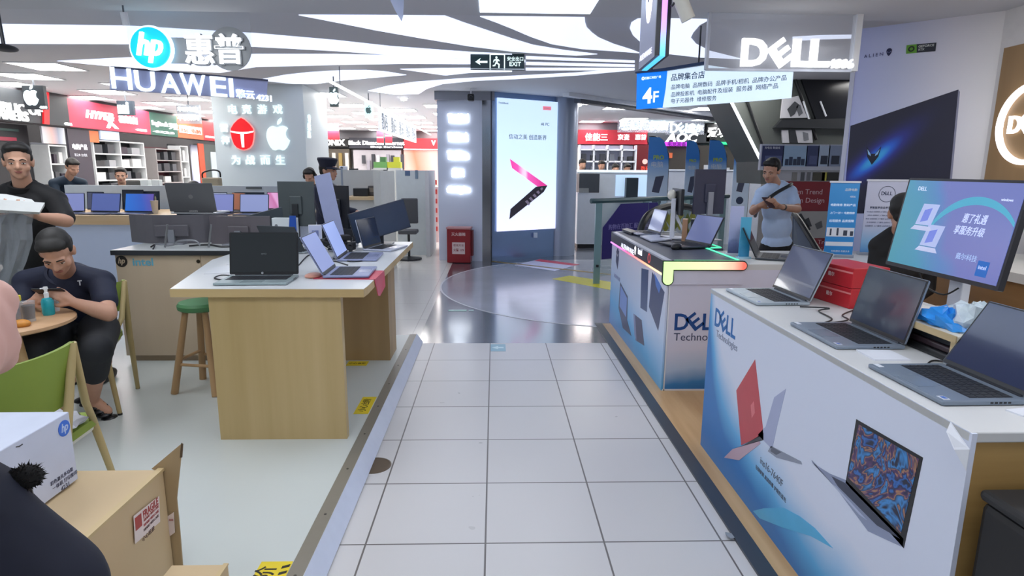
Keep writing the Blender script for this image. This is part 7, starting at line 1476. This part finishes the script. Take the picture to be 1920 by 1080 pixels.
nr = len(rows) * 2; fs = [(r * (nx + 1) + i, r * (nx + 1) + i + 1, (r + 1) * (nx + 1) + i + 1, (r + 1) * (nx + 1) + i) for r in range(nr - 1) for i in range(nx)]
b.add(vs, fs, clr); b.build('film', tp, True)
# --- man in the light blue shirt
YM = 6.3
J = vd(head=Y(1446, 321, YM - .02), neck=Y(1457, 347, YM + .03), pelvis=Y(1456, 458, YM + .05), shL=Y(1428, 364, YM), shR=Y(1482, 360, YM + .02), elL=Y(1412, 396, YM - .12), wrL=Y(1424, 386, YM - .30), elR=Y(1495, 392, YM - .10), wrR=Y(1466, 388, YM - .30),
         hpL=Y(1443, 462, YM + .05), hpR=Y(1470, 462, YM + .05), knL=(2.79, 6.30, .48), knR=(2.95, 6.32, .48), anL=(2.78, 6.38, .09), anR=(2.95, 6.38, .09), toL=(2.75, 6.22, .05), toR=(2.97, 6.22, .05))
t, off, R, hc, TR = person('person in a light blue t-shirt with a black cross-body strap, reading a phone', J, (0, -1, 0), (-.70, -.66, -.32), (0, -.1, 1), SKIN2, mat('#c0d6f4', .7, var=.05, scale=20), BLKC, .62, .007, hands=((J['wrL'], Y(1440, 380, YM - .36) - J['wrL'], (.7, .2, .5), -1, 35), (J['wrR'], Y(1446, 383, YM - .36) - J['wrR'], (-.5, .2, .6), 1, 40)), shirt_name='t_shirt')
b = MB(); b.tube(smooth_curve([Y(1484, 345, YM + .02) - off, Y(1478, 349, YM - .09) - off, Y(1455, 362, YM - .155) - off, Y(1437, 376, YM - .155) - off, Y(1420, 395, YM - .10) - off, Y(1416, 405, YM + .05) - off]), .018, BLK, 8); b.build('strap', t, True)
b = MB(); w_ = J['wrR'] - off; d = (J['elR'] - J['wrR']).normalized(); b.tube([w_ + d * .02, w_ + d * .045], .032, BLK, 16); b.build('wrist_watch', t, True)
for S in 'LR':
    b = MB(); a_, o_ = J['an' + S] - off, J['to' + S] - off; b.ell(tuple(a_.lerp(o_, .5) + Vector((0, 0, -.015))), (.05, .14, .05), WH); b.build('shoe', t, True)
tp = thing('phone', 'phone held by the man in light blue', 'phone', Y(1441, 380, YM - .37), 0); b = MB(); b.M = rotm('Z', 20) @ rotm('X', -50); b.box((0, 0, 0), (.075, .009, .15), mat('#3a2226', .3), bev=.004); b.build('case', tp)
# --- people farther back
def bust(label, hx, hy, yd, hf, shirt, scale=1., skin=SKIN2, bend=0., hair=HAIR, vox=.012, arms=None, drop=.0, seat=.5, hw=.19, det=False):
    h = Y(hx, hy, yd); f = Vector(hf); fl_ = Vector((f.x, f.y, 0)).normalized(); r = Vector((-fl_.y, fl_.x, 0)); bk = -fl_
    nk = h + Vector((0, 0, -.17)) + bk * (.05 + bend * .10); pv = nk + Vector((0, 0, -.52 + bend * .12)) + bk * (bend * .22)
    J = vd(head=h, neck=nk, pelvis=pv, shL=nk - r * hw + Vector((0, 0, -.06)), shR=nk + r * hw + Vector((0, 0, -.06)))
    for S, k in (('L', -1), ('R', 1)):
        J['el' + S] = J['sh' + S] + Vector((0, 0, -.24)) + fl_ * .10 + r * k * .03; J['wr' + S] = J['el' + S] + fl_ * .22 + Vector((0, 0, -.02)) - r * k * .06
        J['hp' + S] = pv + r * k * .10 + Vector((0, 0, -.05)); J['kn' + S] = J['hp' + S] + fl_ * .38; J['an' + S] = Vector((J['kn' + S].x, J['kn' + S].y, max(.12, .08))); J['to' + S] = J['an' + S] + fl_ * .14 + Vector((0, 0, -.05))
    hs = [(J['wrL'], fl_, (0, 0, -1), -1, 25), (J['wrR'], fl_, (0, 0, -1), 1, 25)] if vox < .010 else []
    return person(label, J, f, hf, (0, 0, 1), skin, shirt, CHAR, 1.8, vox, hs, 1., det, 1., hair=hair)
bust('person in a dark teal sweater bending over behind the low partition', 136, 314, 9.25, (.75, -.45, -.45), mat('#14283a', .75), bend=1.2, vox=.010)
bust('person with short black hair peering over the low partition in dark clothes', 227, 330, 9.75, (.42, -.90, -.1), mat('#15181e', .75), vox=.010, det=True)
t, off, R, hc, TR = bust('person wearing black headphones behind the dark grey monitor', 581, 331, 9.75, (-.1, -.9, -.5), BLKC, vox=.010)
b = MB(); b.tube([hc + R @ Vector((.095 * math.cos(a), .01, .03 + .10 * math.sin(a))) for a in [PI * i / 10 for i in range(11)]], .012, BLK, 8)
for k in (-1, 1): b.ell(tuple(hc + R @ Vector((k * .09, .01, .0))), (.025, .04, .045), BLK)
b.build('headphones', t, True)
t, off, R, hc, TR = bust('person in a dark uniform cap seen in profile behind the lavender panel', 616, 321, 7.4, (.96, -.25, -.05), mat('#1c2136', .75), vox=.009, hair=HAIR, det=True)
cap = mat('#191c30', .7); b = MB()
def hp_(x, y, z): return hc + R @ Vector((x, y, z))
TRR = Matrix.Translation(hc) @ R.to_4x4(); b.lathe([(.088, .045), (.096, .075), (.118, .135), (.112, .152), (.05, .160)], cap, (0, .015, 0), 28, TRR); b.build('cap', t, True)
b = MB(); n = 12; vs = []
for i in range(n + 1):
    a = math.radians(200 + 140 * i / n)
    for r_, z in ((.088, .052), (.150, .034)): vs.append(TRR @ Vector((r_ * .95 * math.cos(a), .015 + r_ * 1.05 * math.sin(a), z)))
    for r_, z in ((.088, .046), (.150, .028)): vs.append(TRR @ Vector((r_ * .95 * math.cos(a), .015 + r_ * 1.05 * math.sin(a), z)))
fs = []
for i in range(n): a = i * 4; q = a + 4; fs += [(a, q, q + 1, a + 1), (a + 2, a + 3, q + 3, q + 2), (a + 1, q + 1, q + 3, a + 3)]
b.add(vs, fs, cap); b.build('cap_peak', t, True)
b = solid('camera_gimbal', 'white gadget with lens standing on the cubicle partition by the capped guard', 'gadget'); q = Y(643, 317, 9.9); b.M = tl(q.x, 9.94, 1.565); b.box((0, 0, .03), (.12, .06, .06), WH, bev=.01); b.tube([(-.02, -.031, .03), (-.02, -.04, .03)], .02, BLK, 12); b.box((.16, 0, .012), (.14, .05, .02), BLK, bev=.005); done(b)
for hx, hy, lab in ((1092, 309, 'dark-haired person at the copier end of the white service counter'), (1128, 311, 'dark-haired person standing in the middle behind the white service counter'), (1154, 318, 'person bowing low behind the lit niche of the white service counter'), (1176, 317, 'person bowing low at the flag end of the white service counter')):
    bust(lab, hx, hy, 14.2 if hx in (1092, 1154) else 15.0, (.2, -.95, -.3), mat('#2a2c38', .7), vox=.016)
# --- person in black behind the banners
J = vd(head=Y(1694, 402, 3.75), neck=Y(1690, 436, 3.82), pelvis=(2.56, 3.80, .55), shL=Y(1650, 462, 3.86), shR=Y(1740, 462, 3.80), elL=Y(1640, 540, 3.80), wrL=(2.50, 3.60, .80), elR=Y(1735, 540, 3.8), wrR=(2.55, 3.62, .80), hpL=(2.48, 3.78, .5), hpR=(2.66, 3.78, .5), knL=(2.45, 3.42, .5), knR=(2.65, 3.42, .5), anL=(2.45, 3.45, .09), anR=(2.65, 3.45, .09), toL=(2.45, 3.36, .05), toR=(2.65, 3.36, .05))
person('person in black sitting behind the monitor, in front of the white tabletop banner', J, (0, 1, 0), (.5, .8, -.1), (0, 0, 1), SKIN2, BLKC, BLKC, 1.95, .010, detail=False)
b = solid('stool', 'dark stool under the person in black behind the counter', 'stool'); b.lathe([(.17, 0), (.17, .02), (.03, .04), (.03, .38), (.18, .40), (.18, .43)], DK, (2.57, 3.80, .004), 24); done(b, True)
# --- foreground shoulder
J = vd(head=(-.603, .63, 1.462), neck=(-.640, .59, 1.30), pelvis=(-.76, .60, .78), shL=(-.90, .62, 1.135), shR=(-.500, .60, 1.135), elL=(-1.0, .62, .88), wrL=(-.98, .66, .66), elR=(-.50, .58, .86), wrR=(-.56, .60, .62), hpL=(-.82, .62, .78), hpR=(-.62, .62, .78), knL=(-.83, .72, .5), knR=(-.63, .72, .5), anL=(-.83, .62, .17), anR=(-.63, .62, .17), toL=(-.83, .78, .12), toR=(-.63, .78, .12))
t, off, R, hc, TR = person('person closest to the viewer in a navy top, only shoulder and cheek showing', J, (0, 1, 0), (-.25, .95, -.1), (-.5, .0, .87), mat('#d8aca0', .6, var=.04), mat('#10162a', .8, var=.2, scale=40), CHAR, 1.8, .006, hands=((J['wrR'], (0, .1, -1), (-1, 0, 0), 1, 25), (J['wrL'], (0, .1, -1), (1, 0, 0), -1, 25)), girth=1.05)
q = Y(48, 895, .64); tp = thing('fuzzy_microphone_cover', 'black furry pom-pom above the navy shoulder closest to the viewer', 'microphone cover', q); rnd = random.Random(3); b = MB(); fur = mat('#0c0c0d', .9); b.ell((0, 0, 0), (.017, .016, .013), fur)
for k in range(420):
    a, z = rnd.uniform(0, 2 * PI), rnd.uniform(-.8, 1); r_ = math.sqrt(1 - z * z); d = Vector((r_ * math.cos(a), r_ * math.sin(a), z * .8)); p = d * .015; e = p + d * rnd.uniform(.002, .0055) + Vector((rnd.uniform(-.003, .003), rnd.uniform(-.003, .003), rnd.uniform(-.002, .003))); s_ = d.orthogonal().normalized() * .0012
    b.add([p - s_, p + s_, e], [(0, 1, 2)], fur)
b.build('fur', tp); b = MB(); b.tube([(0, 0, -.008), (.002, 0, -.034)], .004, BLK, 8); b.build('clip', tp)

bpy.data.scenes.remove(WORK)
